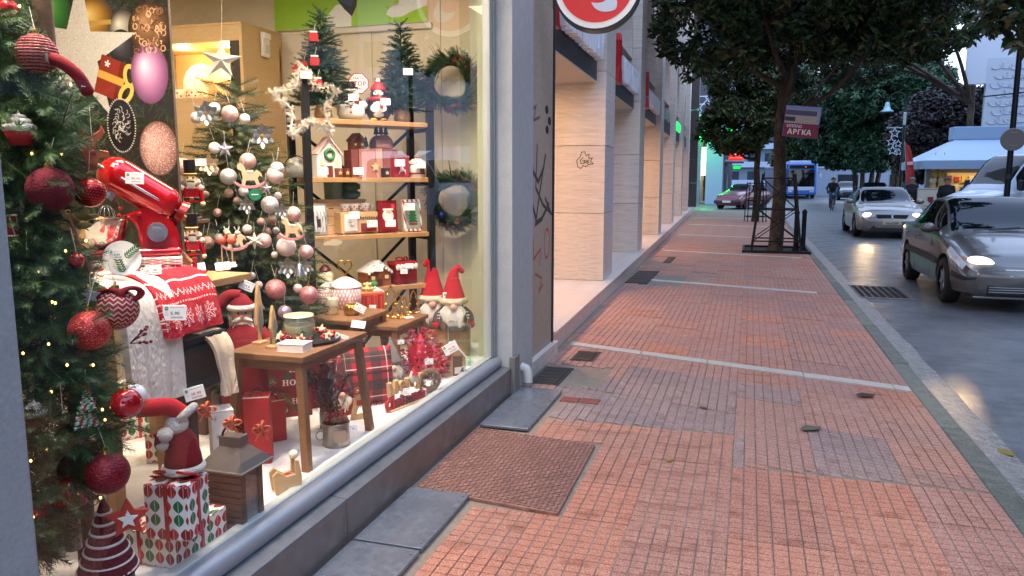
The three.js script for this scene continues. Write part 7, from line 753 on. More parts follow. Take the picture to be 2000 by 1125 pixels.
for (const [u, v, R, l, blue] of [[880, 162, 47, 'upper green wreath with red berries and cones on the end wall', 0], [888, 390, 46, 'lower green wreath with dark blue bauble and berries on the end wall', 1]]) {
  const p = onZ(u, v, -5.85), k = mpp(p), t = thing('wreath', l, 'wreath', p, .2), it = []; part(t, 'ring', new THREE.TorusGeometry(R * .85 * k, .03, 8, 36), stemM); for (let i = 0; i < 760; i++) { const a = rnd() * 6.28, d = rr(-.02, .02), out = rr(-.6, 1.2); it.push([V(cos(a) * (R * .85 * k * (1 + .1 * sin(a * 3 + v)) + d), sin(a) * (R * .85 * k * (1 + .1 * sin(a * 3 + v)) + d), rr(-.01, .04)), V(cos(a) * out - sin(a) * .9, sin(a) * out + cos(a) * .9, rr(-.1, .9)), rr(.6, 1)]); } foliage(t, it, twigs[1], [0x4a6a3a, 0x38553a, 0x5d7a48, 0x3c5c4c]);
  for (let i = 0; i < 22; i++) { const a = [.6, 1.2, 3.1, 4.6, 5.1][i % 5] + rr(-.25, .25); part(t, 'berry', sp(3.2 * k, 8, 6), M(0x8c1a24, .3), cos(a) * R * k * rr(.85, 1.2), sin(a) * R * k * rr(.85, 1.2), rr(.05, .08)); } for (const a of [1.0, 3.6, 4.9]) part(t, 'pine_cone', lathe([[0, -.03], [.018, -.024], [.014, -.016], [.024, -.01], [.018, 0], [.024, .006], [.014, .016], [.018, .02], [0, .03]], 10), M(0x6a4a34, .8), cos(a) * R * k, sin(a) * R * k, .06, .9, 0, a); for (let i = 0; i < 8; i++) { const a = .6 + rr(-.3, .3) + (i % 2) * 1.3; part(t, 'twig', rod([cos(a) * R * k, sin(a) * R * k, .03], [cos(a) * R * k * 1.65, sin(a) * R * k * 1.65, .06], .003, .001, 5), M(0x4a2c22, .8)); } if (blue) part(t, 'blue_bauble', sp(12 * k, 16, 12), M(0x1d2f52, .15, .5), -.1, -.13, .06);
}
function photoFrame(u, v, w, h, label, frame, print, y, b = .06, lean = -.1) { const p = shelfAt(u, y, b), k = mpp(p), t = thing('picture_frame', label, 'picture frame', V(p.x, y, p.z), SHRY + .15); t.rotation.order = 'YXZ'; t.rotation.x = lean; const W = w * k, Hh = h * k; part(t, 'frame', rb(W, Hh, .03, .004, 1), frame, 0, Hh / 2 + .004, 0); part(t, 'picture', new THREE.PlaneGeometry(W * .8, Hh * .84), M(0xffffff, .5, 0, { map: print }), 0, Hh / 2 + .004, .0175); return t; }
const santaPic = canvas(128, 192, g => { g.fillStyle = '#8a1420'; g.fillRect(0, 0, 128, 192); g.fillStyle = '#efe6d8'; g.beginPath(); g.ellipse(60, 92, 48, 44, 0, 0, 7); g.fill(); g.fillStyle = '#e0b095'; g.beginPath(); g.ellipse(70, 66, 26, 18, 0, 0, 7); g.fill(); g.fillStyle = '#efe6d8'; g.fillRect(18, 40, 92, 14); g.beginPath(); g.ellipse(72, 82, 24, 8, 0, 0, 7); g.fill(); g.fillStyle = '#c4404a'; g.beginPath(); g.arc(74, 74, 5, 0, 7); g.fill(); g.fillRect(92, 8, 30, 30); });
photoFrame(759, 422, 42, 62, 'dark red box with a white bearded Santa face on the third shelf', feltDk, santaPic, Y3);
const candy = (() => { const q = canvas(128, 128, g => { g.fillStyle = '#ece4da'; g.fillRect(0, 0, 128, 128); g.strokeStyle = '#b5242c'; g.lineWidth = 12; for (let i = -4; i < 10; i++) { g.beginPath(); g.moveTo(i * 32, 0); g.lineTo(i * 32 + 64, 128); g.stroke(); } }, true); return M(0xffffff, .5, 0, { map: q }); })();
photoFrame(806, 420, 42, 62, 'candy striped picture frame with a green tree at the right of the third shelf', candy, canvas(128, 192, g => { g.fillStyle = '#8fa08c'; g.fillRect(0, 0, 128, 192); g.fillStyle = '#2f6a3a'; for (let i = 0; i < 4; i++) { g.beginPath(); g.moveTo(64, 40 + i * 22); g.lineTo(30 - i * 4, 80 + i * 22); g.lineTo(98 + i * 4, 80 + i * 22); g.fill(); } g.fillStyle = '#a3242c'; g.fillRect(26, 150, 76, 16); }), Y3);
photoFrame(622, 424, 40, 62, 'grey framed picture of snowy bare trees at the left of the third shelf', M(0x8e8a86, .6), canvas(128, 192, g => { g.fillStyle = '#d9d7d4'; g.fillRect(0, 0, 128, 192); g.strokeStyle = '#4a4440'; for (let i = 0; i < 16; i++) { g.lineWidth = 2 + i % 4; const x = 8 + i * 8; g.beginPath(); g.moveTo(x, 192); g.lineTo(x + (i % 3 - 1) * 8, 30 + (i * 37) % 60); g.stroke(); } g.fillStyle = '#2e2622'; g.fillRect(50, 96, 34, 60); g.fillRect(56, 76, 10, 28); }), Y3);
{ const p = shelfAt(662, Y3, .22), k = mpp(p), h = 66 * k, t = thing('wooden_crate', 'pale wooden crate on the third shelf carrying green glass vases', 'crate', p, SHRY); for (let i = 0; i < 4; i++) part(t, 'slat', uvm(rb(.36, h / 4 - .006, .012, .002, 1), .4), woodL, 0, h / 8 + i * h / 4, .07); part(t, 'top_board', uvm(rb(.38, .014, .17, .002, 1), .4), woodL, 0, h - .007, 0); part(t, 'base', rb(.37, .012, .16, .002, 1), woodL, 0, .006, -.003); for (const s of [-1, 1]) part(t, 'side_board', rb(.014, h - .03, .13, .002, 1), woodL, s * .18, h / 2, -.002);
  const g = M(0x5a7d5c, .15, 0, { transmission: .45, thickness: 0 }), g2 = M(0xb4c4b0, .2, 0, { transmission: .6, thickness: 0 }); for (const [dx, prof, m, l] of [[.09, [[0, 0], [14, 0], [22, 6], [22, 13], [15, 17], [22, 20], [22, 28], [13, 33], [14, 42], [10, 42]], g, 'green ribbed glass vase on the wooden crate'], [-.03, [[0, 0], [18, 0], [19, 38], [17, 38], [16, 3], [0, 2]], g2, 'pale green straight glass vase on the wooden crate']]) { const v = thing('glass_vase', l, 'vase', p.clone().addScaledVector(SHDIR, -dx).setY(Y3 + h)); part(v, 'vase', lathe(prof.map(q => [q[0] * k, q[1] * k]), 30), m); part(v, 'rim', T(new THREE.TorusGeometry(prof[3][0] * k * .6, 1 * k, 6, 24), 0, prof.at(-1)[1] * k * .98 + (prof.length < 8 ? 36 * k : 0), 0, PI / 2), m); } }
{ const p = shelfAt(697, Y3, .1), k = mpp(p), t = thing('drawer_box', 'wooden drawer box with red and white fronts on the third shelf', 'box', p, SHRY + .1), w = 80 * k, h = 40 * k; part(t, 'box', uvm(rb(w, h, .1, .003, 1), .4), woodL, 0, h / 2 + .01, 0); part(t, 'red_drawer', rb(w * .42, h * .4, .012, .002), feltDk, w * .24, h * .32, .05); part(t, 'white_drawer', rb(w * .34, h * .8, .012, .002), whiteC, -w * .24, h * .5 + .01, .05); for (const [x, y] of [[w * .24, h * .32], [-w * .24, h * .5]]) part(t, 'knob', sp(2.6 * k, 10, 8), whiteC, x, y, .062); part(t, 'lettering', T(text3('Christmas', 7.5 * k, .002, 0), w * .24, h * .78, .052), M(0x4a3424, .7)); for (const s of [-1, 1]) part(t, 'foot', rb(.02, .012, .09, .002), woodL, s * w * .42, .006, 0); }
for (const [u, l] of [[676, 'leftmost of three patterned white cups behind the drawer box'], [694, 'middle of three patterned white cups behind the drawer box'], [716, 'rightmost of three patterned white cups behind the drawer box']]) { const p = shelfAt(u, Y3, .12), k = mpp(p), t = thing('cup', l, 'cup', p.setY(Y3 + 41 * k + .01), SHRY); part(t, 'body', lathe([[0, 0], [8 * k, 0], [10 * k, 15 * k], [9 * k, 15 * k], [7 * k, 2 * k], [0, 1 * k]], 20), whiteC); part(t, 'handle', new THREE.TorusGeometry(4.4 * k, 1.2 * k, 6, 14), whiteC, 10 * k, 8 * k, 0); for (let i = 0; i < 5; i++) part(t, 'dot', sp(1.5 * k, 6, 5), redM, cos(i * .5 + .5) * 9.2 * k, (5 + 4 * (i % 2)) * k, sin(i * .5 + .5) * 9.2 * k); }
// second shelf
{ const p = shelfAt(640, Y2, .08), k = mpp(p); house('house_lantern', 'white house lantern with candy striped roof hanging at the left of the second shelf', 'lantern', p, 52 * k, 74 * k, .07, M(0xe6ded0, .6), candy, SHRY + .15, t => { part(t, 'wreath_motif', new THREE.TorusGeometry(9 * k, 3.5 * k, 8, 18), M(0x3f7a4a, .6), 0, 44 * k, .04); part(t, 'string', rod([0, 74 * k, 0], [0, 120 * k, 0], .0012), mString); }); }
{ const p = shelfAt(722, Y2, .16), k = mpp(p), t = thing('advent_boxes', 'big brown red advent house boxes with trees on top on the second shelf', 'advent calendar', p, SHRY), cols = [0x7a3a36, 0xa56a58, 0xb98570, 0x8a4a42, 0x6a2a2a]; let x = -44; [[14, 52], [34, 54], [14, 56], [20, 60], [10, 54]].forEach(([w, h], i) => { part(t, 'book_box', rb(w * k, h * k, .15, .003, 1), M(cols[i], .7), (x + w / 2) * k, h / 2 * k, 0); x += w + 1; }); part(t, 'log', T(cy(18 * k, 18 * k, .13, 24), 0, 0, 0, PI / 2), M(0x7c4f40, .8), 26 * k, 64 * k, 0); part(t, 'sign_plate', rb(30 * k, 14 * k, .01, .002), M(0x8a6252, .7), 22 * k, 64 * k, .075); for (const [tx2, h] of [[-16, 22], [-6, 24], [16, 24], [26, 28], [36, 22]]) part(t, 'tiny_tree', lathe([[0, 0], [1.4 * k, 0], [1.4 * k, 3 * k], [6 * k, 4 * k], [3 * k, 10 * k], [4.4 * k, 10 * k], [2 * k, 16 * k], [3 * k, 16 * k], [0, h * k]], 10), M(0x23402c, .8), tx2 * k, (tx2 > 5 ? 80 : 56) * k, 0); part(t, 'star_motif', ext(starPts(10 * k, 4.4 * k), .006, .001), M(0xcfae7c, .6), 4 * k, 20 * k, .08);
  const h = house('wooden_house', 'small brown house standing on the advent boxes', 'ornament', p.clone().addScaledVector(SHDIR, 26 * k).setY(Y2 + 52 * k), 26 * k, 28 * k, .07, M(0x7d4a38, .7), M(0x8a5a48, .7), SHRY + .2); }
{ const p = shelfAt(779, Y2, .08), k = mpp(p), t = thing('red_tin', 'red square tin with a pale deer motif on the second shelf', 'tin', p, SHRY + .1); part(t, 'tin', rb(32 * k, 38 * k, .1, .006), redM, 0, 19 * k, 0); part(t, 'lid', rb(33 * k, 6 * k, .104, .004), M(0x8a1018, .4), 0, 40 * k, 0); part(t, 'motif', ext([[-8, -8], [-4, 2], [-6, 8], [-2, 5], [2, 8], [3, 2], [8, 1], [8, -8], [5, -2], [-4, -3]].map(q => [q[0] * k, q[1] * k]), .003, 0), whiteC, 0, 14 * k, .052); }
{ const p = shelfAt(815, Y2, .08), k = mpp(p), t = thing('canister', 'cream round canister with a domed lid at the right of the second shelf', 'canister', p, SHRY); part(t, 'body', lathe([[0, 0], [15 * k, 0], [16 * k, 26 * k], [0, 26 * k]], 26), whiteC); part(t, 'lid', lathe([[17 * k, 26 * k], [16 * k, 31 * k], [8 * k, 36 * k], [0, 37 * k]], 26), M(0xe2d7c2, .3)); part(t, 'knob', sp(3.4 * k, 10, 8), redM, 0, 40 * k, 0); part(t, 'band', cy(16.2 * k, 16.2 * k, 3 * k, 26), redM, 0, 8 * k, 0); part(t, 'motif', rb(10 * k, 10 * k, .004, .001), M(0x7d5a48, .6), 3 * k, 15 * k, 16 * k); }
{ const p = shelfAt(579, Y2, .18), k = mpp(p), t = thing('grey_cloche', 'grey arched lantern at the far left of the second shelf', 'lantern', p, SHRY); part(t, 'body', lathe([[0, 0], [20 * k, 0], [20 * k, 22 * k], [12 * k, 36 * k], [0, 40 * k]], 22), M(0xa9a69c, .3)); part(t, 'foot', cy(22 * k, 22 * k, 3 * k, 22), M(0x6a6862, .5), 0, 2 * k, 0); part(t, 'handle', new THREE.TorusGeometry(22 * k, 1 * k, 6, 24, PI), blackM, 0, 20 * k, 0); }
{ const p = shelfAt(578, Y3, .15), k = mpp(p), t = thing('white_basket', 'small white basket at the far left of the third shelf', 'basket', p, SHRY); part(t, 'basket', lathe([[0, 0], [14 * k, 0], [18 * k, 26 * k], [16 * k, 26 * k], [12 * k, 3 * k], [0, 2 * k]], 18), whiteC); for (let i = 0; i < 4; i++) part(t, 'weave', T(new THREE.TorusGeometry((14.5 + i) * k, 1 * k, 5, 20), 0, (4 + i * 6) * k, 0, PI / 2), whiteC); }
for (const [u, l, c] of [[662, 'brown star cut candle holder on the second shelf', 0x7a4a44], [676, 'dark red star cut candle holder on the second shelf', 0x6a2a28], [753, 'small black round jar on the second shelf', 0x17181a]]) { const p = shelfAt(u, Y2, .05), k = mpp(p), t = thing('candle_holder', l, 'candle holder', p, SHRY); part(t, 'holder', lathe([[0, 0], [8 * k, 0], [9 * k, 18 * k], [8 * k, 18 * k], [7 * k, 2 * k], [0, 1 * k]], 18), M(c, .5)); part(t, 'star_cut', ext(starPts(5 * k, 2.2 * k), .003, 0), M(0xd9b26a, .5), 0, 9 * k, 9 * k); part(t, 'candle', cy(5 * k, 5 * k, 8 * k, 14), whiteC, 0, 12 * k, 0); }
for (const [u, v, y, l] of [[631, 334, Y2, 'below the candy striped house lantern'], [700, 334, Y2, 'in front of the advent boxes'], [781, 318, Y2, 'on the red deer tin'], [821, 322, Y2, 'on the cream canister'], [692, 420, Y3, 'above the drawer box'], [727, 437, Y3, 'at the right corner of the drawer box'], [763, 436, Y3, 'on the Santa face box'], [800, 404, Y3, 'at the top of the candy striped frame']]) { const p = shelfAt(u, y, .0), q = far(u, v, depthOf(p) - .02); priceTag(q, 20, '7,9', 'small price tag ' + l, faceCam(q)); }
for (const [u, v, l] of [[690, 190, 'price tag on the snowman scarf'], [753, 199, 'price tag on the penguin belly'], [797, 140, 'price tag hanging on the right small pine tree']]) { const p = shelfAt(u, Y1, -.02), q = far(u, v, depthOf(p) - .06); priceTag(q, 19, '9,9', l, faceCam(q)); }
// lowest shelf
{ const p = shelfAt(732, Y4, .1), k = mpp(p); house('gingerbread_house', 'gingerbread house with white icing on the lowest shelf', 'gingerbread house', p, 52 * k, 46 * k, .14, M(0x8a5230, .8), M(0xd9cfc0, .7), SHRY + .2, t => { for (let i = 0; i < 9; i++) part(t, 'icing_drop', sp(3 * k, 8, 6), whiteC, (-26 + i * 6.5) * k, (26 + (i < 5 ? i : 8 - i) * 4) * k, .08); part(t, 'bush', sp(8 * k, 10, 8), M(0x3f7a3a, .8), -18 * k, 6 * k, .09); }); priceTag(far(738, 523, depthOf(p) - .12), 21, '11,9', 'price tag on the gingerbread house roof', faceCam(p)); }
{ const p = shelfAt(787, Y4, .1), k = mpp(p), t = thing('gift_canister', 'dark red square canister with white icing edge and bow on the lowest shelf', 'canister', p, SHRY + .1); part(t, 'box', rb(46 * k, 36 * k, .13, .006), feltDk, 0, 18 * k, 0); part(t, 'lid', rb(50 * k, 8 * k, .14, .008), redM, 0, 40 * k, 0); for (let i = 0; i < 6; i++) part(t, 'icing_drop', T(sp(5 * k, 10, 8), 0, 0, 0, 0, 0, 0, [1, 1.3, .5]), whiteC, (-20 + i * 8) * k, 34 * k, .068); for (const s of [-1, 1]) part(t, 'bow_loop', T(new THREE.TorusGeometry(6 * k, 2 * k, 6, 14), s * 7 * k, 48 * k, 0, 0, s * .5, 0, [1, .6, 1]), redM); for (const [u, v, l] of [[789, 530, 'lower price tag on the dark red bow canister'], [800, 519, 'upper price tag on the dark red bow canister']]) priceTag(far(u, v, depthOf(p) - .12), 14, '6,5', l, faceCam(p)); }
{ const p = shelfAt(636, Y4, .1), k = mpp(p), t = thing('mushroom_jar', 'cream and dark green jar with a dark lid at the left of the lowest shelf', 'jar', p, SHRY); part(t, 'body', lathe([[0, 0], [12 * k, 0], [15 * k, 12 * k], [16 * k, 30 * k], [10 * k, 36 * k], [0, 36 * k]], 22), M(0xd5cfa8, .4)); part(t, 'band', cy(16.5 * k, 16 * k, 8 * k, 22), M(0x1f4a3a, .4), 0, 12 * k, 0); part(t, 'lid', lathe([[0, 50 * k], [6 * k, 47 * k], [12 * k, 38 * k], [11 * k, 36 * k], [0, 36 * k]], 22), M(0x5a1a20, .4)); }
// ---------- side tables ----------
const onT = (u, v, y) => onY(u, v, y);
{ const lat = (() => { const q = canvas(128, 128, g => { g.fillStyle = '#e9dcd2'; g.fillRect(0, 0, 128, 128); g.strokeStyle = '#c98f8c'; g.lineWidth = 10; for (let i = -2; i < 5; i++) { g.beginPath(); g.moveTo(i * 32, 0); g.lineTo(i * 32 + 128, 128); g.moveTo(i * 32 + 128, 0); g.lineTo(i * 32, 128); g.stroke(); } }, true); q.repeat.set(7, 2); return M(0xffffff, .35, 0, { map: q }); })(), lid = M(0xe6cfc6, .3);
  for (const [u, v, w, h, l, heart] of [[676, 601, 31, 42, 'large pink lattice canister with a gold heart handle', 1], [645, 598, 24, 30, 'small pink patterned canister left of the heart handled one', 0]]) { const p = onT(u, v, YTA), k = mpp(p), t = thing('canister', l, 'canister', p, .6); part(t, 'body', lathe([[0, 0], [w * .96 * k, 0], [w * k, h * k], [0, h * k]], 32), lat); part(t, 'lid', lathe([[w * 1.03 * k, h * k], [w * 1.0 * k, (h + 4) * k], [w * .6 * k, (h + 13) * k], [w * .25 * k, (h + 18) * k], [0, (h + 19) * k]], 32), lid); if (heart) { const q = []; for (let i = 0; i <= 28; i++) { const a = i / 28 * 6.283; q.push(V(13 * k * Math.pow(sin(a), 3), (h + 38) * k + (11 * cos(a) - 5 * cos(2 * a) - 2 * cos(3 * a) - cos(4 * a)) * k * 1.15, 0)); } part(t, 'heart_handle', tube(q, 1.3 * k, 8, 60), mGold); } else part(t, 'knob', sp(4 * k, 12, 8), lid, 0, (h + 21) * k, 0); } }
{ const p = onT(648, 613, YTA), k = mpp(p), t = thing('candle', 'cream pillar candle in front of the pink canisters', 'candle', p); part(t, 'wax', lathe([[0, 0], [12.5 * k, 0], [13 * k, 30 * k], [11.5 * k, 32 * k], [8 * k, 30.5 * k], [0, 30 * k]], 24), M(0xe9dcb4, .5)); part(t, 'wick', rod([0, 30 * k, 0], [.5 * k, 36 * k, 0], .7 * k), blackM); part(t, 'saucer', cy(14 * k, 13 * k, 1.4 * k, 24), mGold, 0, .7 * k, 0); }
{ const p = onT(688, 615, YTA), k = mpp(p), t = thing('gold_candle_holder', 'round gold ribbed candle holder on the middle table', 'candle holder', p); for (let i = 0; i < 12; i++) part(t, 'rib', T(sp(7 * k, 10, 8), cos(i * .5236) * 10 * k, 11 * k, sin(i * .5236) * 10 * k, 0, 0, 0, [1, 1.6, 1]), mGold); part(t, 'cup', cy(9 * k, 9 * k, 4 * k, 18), mGold, 0, 22 * k, 0); part(t, 'base', cy(12 * k, 12 * k, 2 * k, 20), mGold, 0, 1 * k, 0); priceTag(far(703, 602, depthOf(p) - .05), 22, '5,9', 'price tag leaning on the round gold candle holder', faceCam(p), -.1, -.5); }
{ const p = onT(718, 592, YTA), k = mpp(p), t = thing('cone_jar', 'gold glass jar shaped like a pine cone at the end of the middle table', 'jar', p), m = M(0xd9c07c, .18, .7); for (let r = 0; r < 5; r++) for (let i = 0; i < 10; i++) part(t, 'scale', T(sp(4.2 * k, 8, 6), 0, 0, 0, 0, 0, 0, [1, .8, .7]), m, cos(i * .628 + r * .3) * [12, 14, 13, 10, 6][r] * k, (5 + r * 8) * k, sin(i * .628 + r * .3) * [12, 14, 13, 10, 6][r] * k); part(t, 'jar', lathe([[0, 0], [11 * k, 0], [13 * k, 14 * k], [9 * k, 34 * k], [0, 42 * k]], 18), m); priceTag(far(738, 570, depthOf(p) + .05), 22, '13,5', 'price tag behind the gold cone jar', faceCam(p), -.1, -.5); }
{ const p = onT(738, 622, YTS), k = mpp(p), t = thing('fringed_bag', 'orange red fringed gift bag leaning at the edge of the small stool table', 'gift bag', V(p.x - .1, YTS, p.z - .06), faceCam(p) + .35), m = M(0xb5301f, .6); part(t, 'bag', rb(60 * k, 44 * k, .05, .004), m, 0, 22 * k, 0); for (let i = 0; i < 13; i++) part(t, 'fringe', rb(3.4 * k, rr(34, 46) * k, .006, .002, 1), M([0xc23a24, 0xa52818, 0xcf4a2c][i % 3], .6), (-27 + i * 4.5) * k, 22 * k, .03 + rr(0, .006), rr(-.05, .05)); part(t, 'top_edge', rb(62 * k, 5 * k, .058, .003), M(0xcf5a3a, .5), 0, 45 * k, 0); priceTag(far(728, 600, depthOf(p) - .02), 13, '4,5', 'price tag on the orange red fringed bag', faceCam(p)); }
for (const [u, v, h, l] of [[764, 620, 62, 'tallest gold wire tree, at the back left of the small stool table'], [778, 622, 52, 'gold wire tree in the middle of the small stool table'], [790, 617, 38, 'short gold wire tree in the middle of the small stool table'], [808, 612, 46, 'rightmost gold wire tree on the small stool table']]) { const p = onT(u, v, YTS), k = mpp(p), t = thing('wire_tree', l, 'wire tree', p, faceCam(p)), s = h / 52, o = [[0, 52], [7, 38], [4, 38], [11, 22], [6, 22], [15, 3], [-15, 3], [-6, 22], [-11, 22], [-4, 38], [-7, 38]].map(q => V(q[0] * k * s, q[1] * k * s, 0)), c = new THREE.CurvePath(); for (let i = 0; i < o.length; i++) c.add(new THREE.LineCurve3(o[i], o[(i + 1) % o.length])); part(t, 'outline', J(...o.map((q, i) => rod(q, o[(i + 1) % o.length], 1.3 * k, 1.3 * k, 6))), mGold); part(t, 'base', rb(18 * k, 3 * k, 12 * k, 1 * k), mGold, 0, 1.5 * k, 0); part(t, 'tealight_cup', cy(4 * k, 4 * k, 4 * k, 14), mGold, 0, 5 * k, 7 * k); }
{ const p = onT(806, 622, YTS); priceTag(V(p.x - .03, YTS + .006, p.z), 18, '8,9', 'price tag lying flat on the small stool table', .9, -1.45); }
for (const [u, v, h, l] of [[508, 671, 118, 'taller flat wooden tree standing on the nearest side table'], [535, 679, 82, 'shorter flat wooden tree standing on the nearest side table']]) { const p = onT(u, v, YT1), k = mpp(p), t = thing('wooden_tree', l, 'ornament', p, faceCam(p) + .9), w = 10; part(t, 'tree', ext([[-1.5, 8], [1.5, 8], [2, 22], [w, 40], [w * .8, h * .6], [w * .45, h * .85], [0, h], [-w * .45, h * .85], [-w * .8, h * .6], [-w, 40], [-2, 22]].map(q => [q[0] * k, q[1] * k]), .016, .003), woodL); part(t, 'base', rb(26 * k, 5 * k, 20 * k, .002), woodL, 0, 2.5 * k, 0); const t2 = part(t, 'silver_leaf', T(petal(h * .5 * k, 6 * k, 0), 0, 18 * k, .012), leafSil); }
{ const p = onT(586, 690, YT1), k = mpp(p), t = thing('book_box', 'white book shaped box lying on the nearest side table', 'box', V(p.x - .06, YT1, p.z - .05), .1); part(t, 'pages', rb(.135, .034, .1, .002), M(0xe9e4d8, .7), 0, .019, 0); part(t, 'cover', rb(.14, .004, .105, .001), whiteC, 0, .038, 0); part(t, 'cover_print', rb(.07, .001, .03, .0004, 1), M(0xd49a6a, .6), 0, .0408, -.01); part(t, 'back_cover', rb(.14, .003, .105, .001), whiteC, 0, .0015, 0); }
{ const c = V(-2.13, YT1, -3.36), t = thing('berry_tray', 'dark round tray with red bead berries on the nearest side table', 'tray', c); part(t, 'tray', lathe([[0, 0], [.16, 0], [.175, .016], [.168, .016], [.155, .006], [0, .005]], 36), blackM); for (let i = 0; i < 72; i++) { const a = rnd() * 6.3, r = rr(.08, .15); part(t, 'berry', sp(rr(.006, .011), 8, 6), M([0xa5121c, 0xc2202a, 0x8a0e18][i % 3], .25), cos(a) * r, .014 + rr(0, .028), sin(a) * r); } for (let i = 0; i < 5; i++) part(t, 'wooden_star', T(ext(starPts(.03, .013), .008, .001), 0, 0, 0, -.6), M(0xd9c098, .6), cos(i * 1.2) * .13, .035, sin(i * 1.2) * .13);
  const p = c.clone().add(V(-.05, .006, -.02)), g = thing('candle_jar', 'round glass jar with a pale candle and winter print on the berry tray', 'candle jar', p); part(g, 'jar', lathe([[0, 0], [.07, 0], [.08, .02], [.08, .085], [.072, .1], [.074, .115], [.07, .115], [.066, .1], [.074, .085], [.074, .02], [0, .006]], 32), M(0xeaf0e6, .04, 0, { transmission: .9, thickness: 0 })); part(g, 'wax', cy(.07, .068, .06, 26), M(0xe6dcb0, .5), 0, .04, 0); part(g, 'lid', lathe([[.076, .115], [.074, .125], [0, .128]], 30), M(0xcfc9a8, .3, .3)); for (let i = 0; i < 6; i++) part(g, 'print_leaf', T(petal(.03, .006, 0), 0, 0, 0, 0, 0, i * .6 - 1.6), M(0x5a7a5a, .6), sin(.4 + i * .12) * .081, .04, cos(.4 + i * .12) * .081); }
for (const [u, v, l, rz] of [[666, 662, 'price tag hanging at the front edge of the nearest side table', .35], [700, 634, 'price tag lying at the far corner of the nearest side table', .2]]) { const p = far(u, v, 3.95); priceTag(p, 27, '9,95', l, faceCam(p), v > 650 ? -.1 : -.9, -rz); }
// ---------- dolls, gifts and things on the display floor ----------
const fur = (p, n, L, r, sprd, down) => { const it = []; for (let i = 0; i < n; i++) { const a = rnd() * 6.3; it.push(rod(p(a, rnd()), p(a, rnd()).add(V(rr(-sprd, sprd), -L * rr(.6, 1) * down, rr(0, sprd))), r, r * .3, 4)); } return J(...it); };
const beardM = M(0xe6ddcc, .95), beardG = M(0xb9ada0, .95);
function beard(t, x, y, z, w, L, m, n = 46) { const g = []; for (let i = 0; i < n; i++) { const q = (i / n - .5) * 2, l = L * (1 - .35 * q * q) * rr(.8, 1.1); g.push(tube([[x + q * w * .55, y, z], [x + q * w + rr(-.01, .01), y - l * .5, z + .02 * (1 - q * q)], [x + q * w * .7 + rr(-.012, .012), y - l, z + rr(-.004, .01)]], w * .13, 5, 5)); } return part(t, 'beard', J(...g), m); }
{ // Santa doll behind the nearest table
  const p = far(474, 640, 4.05), k = mpp(p), t = thing('santa_doll', 'tall Santa doll in dark red with a long white beard behind the nearest side table', 'doll', V(p.x, FLOOR, p.z), faceCam(p)), hy = far(474, 612, 4.05).y - FLOOR; part(t, 'coat', lathe([[0, 0], [46 * k, 0], [44 * k, hy * .5], [36 * k, hy - 40 * k], [18 * k, hy - 18 * k], [0, hy - 14 * k]], 28), feltDk); part(t, 'head', T(sp(19 * k, 20, 14), 0, hy, 0, 0, 0, 0, [1, 1.1, 1]), skinM); part(t, 'nose', sp(4.5 * k, 10, 8), M(0xd9957a, .6), 0, hy - 2 * k, 19 * k); for (const s of [-1, 1]) { part(t, 'eye', sp(2 * k, 8, 6), blackM, s * 7 * k, hy + 4 * k, 17.5 * k); part(t, 'brow', T(rb(9 * k, 3 * k, 4 * k, 1 * k), 0, 0, 0, 0, 0, -s * .3), beardM, s * 7 * k, hy + 9 * k, 17 * k); part(t, 'arm', tube([[s * 32 * k, hy - 34 * k, 0], [s * 48 * k, hy - 62 * k, 12 * k], [s * 30 * k, hy - 84 * k, 30 * k]], 12 * k, 10), feltDk); part(t, 'mitten', T(sp(11 * k, 12, 8), s * 27 * k, hy - 88 * k, 32 * k), M(0x3d2a22, .8)); } part(t, 'moustache', J(...[-1, 1].map(s => T(sp(8 * k, 12, 8), s * 8 * k, hy - 8 * k, 17 * k, 0, 0, s * -.4, [1.5, .5, .6]))), beardM); beard(t, 0, hy - 8 * k, 12 * k, 17 * k, 66 * k, beardM); for (const s of [-1, 1]) beard(t, s * 17 * k, hy + 10 * k, 2 * k, 7 * k, 38 * k, beardG, 14);
  part(t, 'hat', lathe([[23 * k, hy + 12 * k], [21 * k, hy + 22 * k], [10 * k, hy + 36 * k], [0, hy + 42 * k]], 22), feltDk); part(t, 'hat_fold', tube([[0, hy + 36 * k, 0], [-22 * k, hy + 36 * k, -4 * k], [-42 * k, hy + 18 * k, -4 * k]], 11 * k, 10), feltDk); part(t, 'hat_fur', T(new THREE.TorusGeometry(22 * k, 6 * k, 8, 24), 0, hy + 13 * k, 0, PI / 2), furM);
}
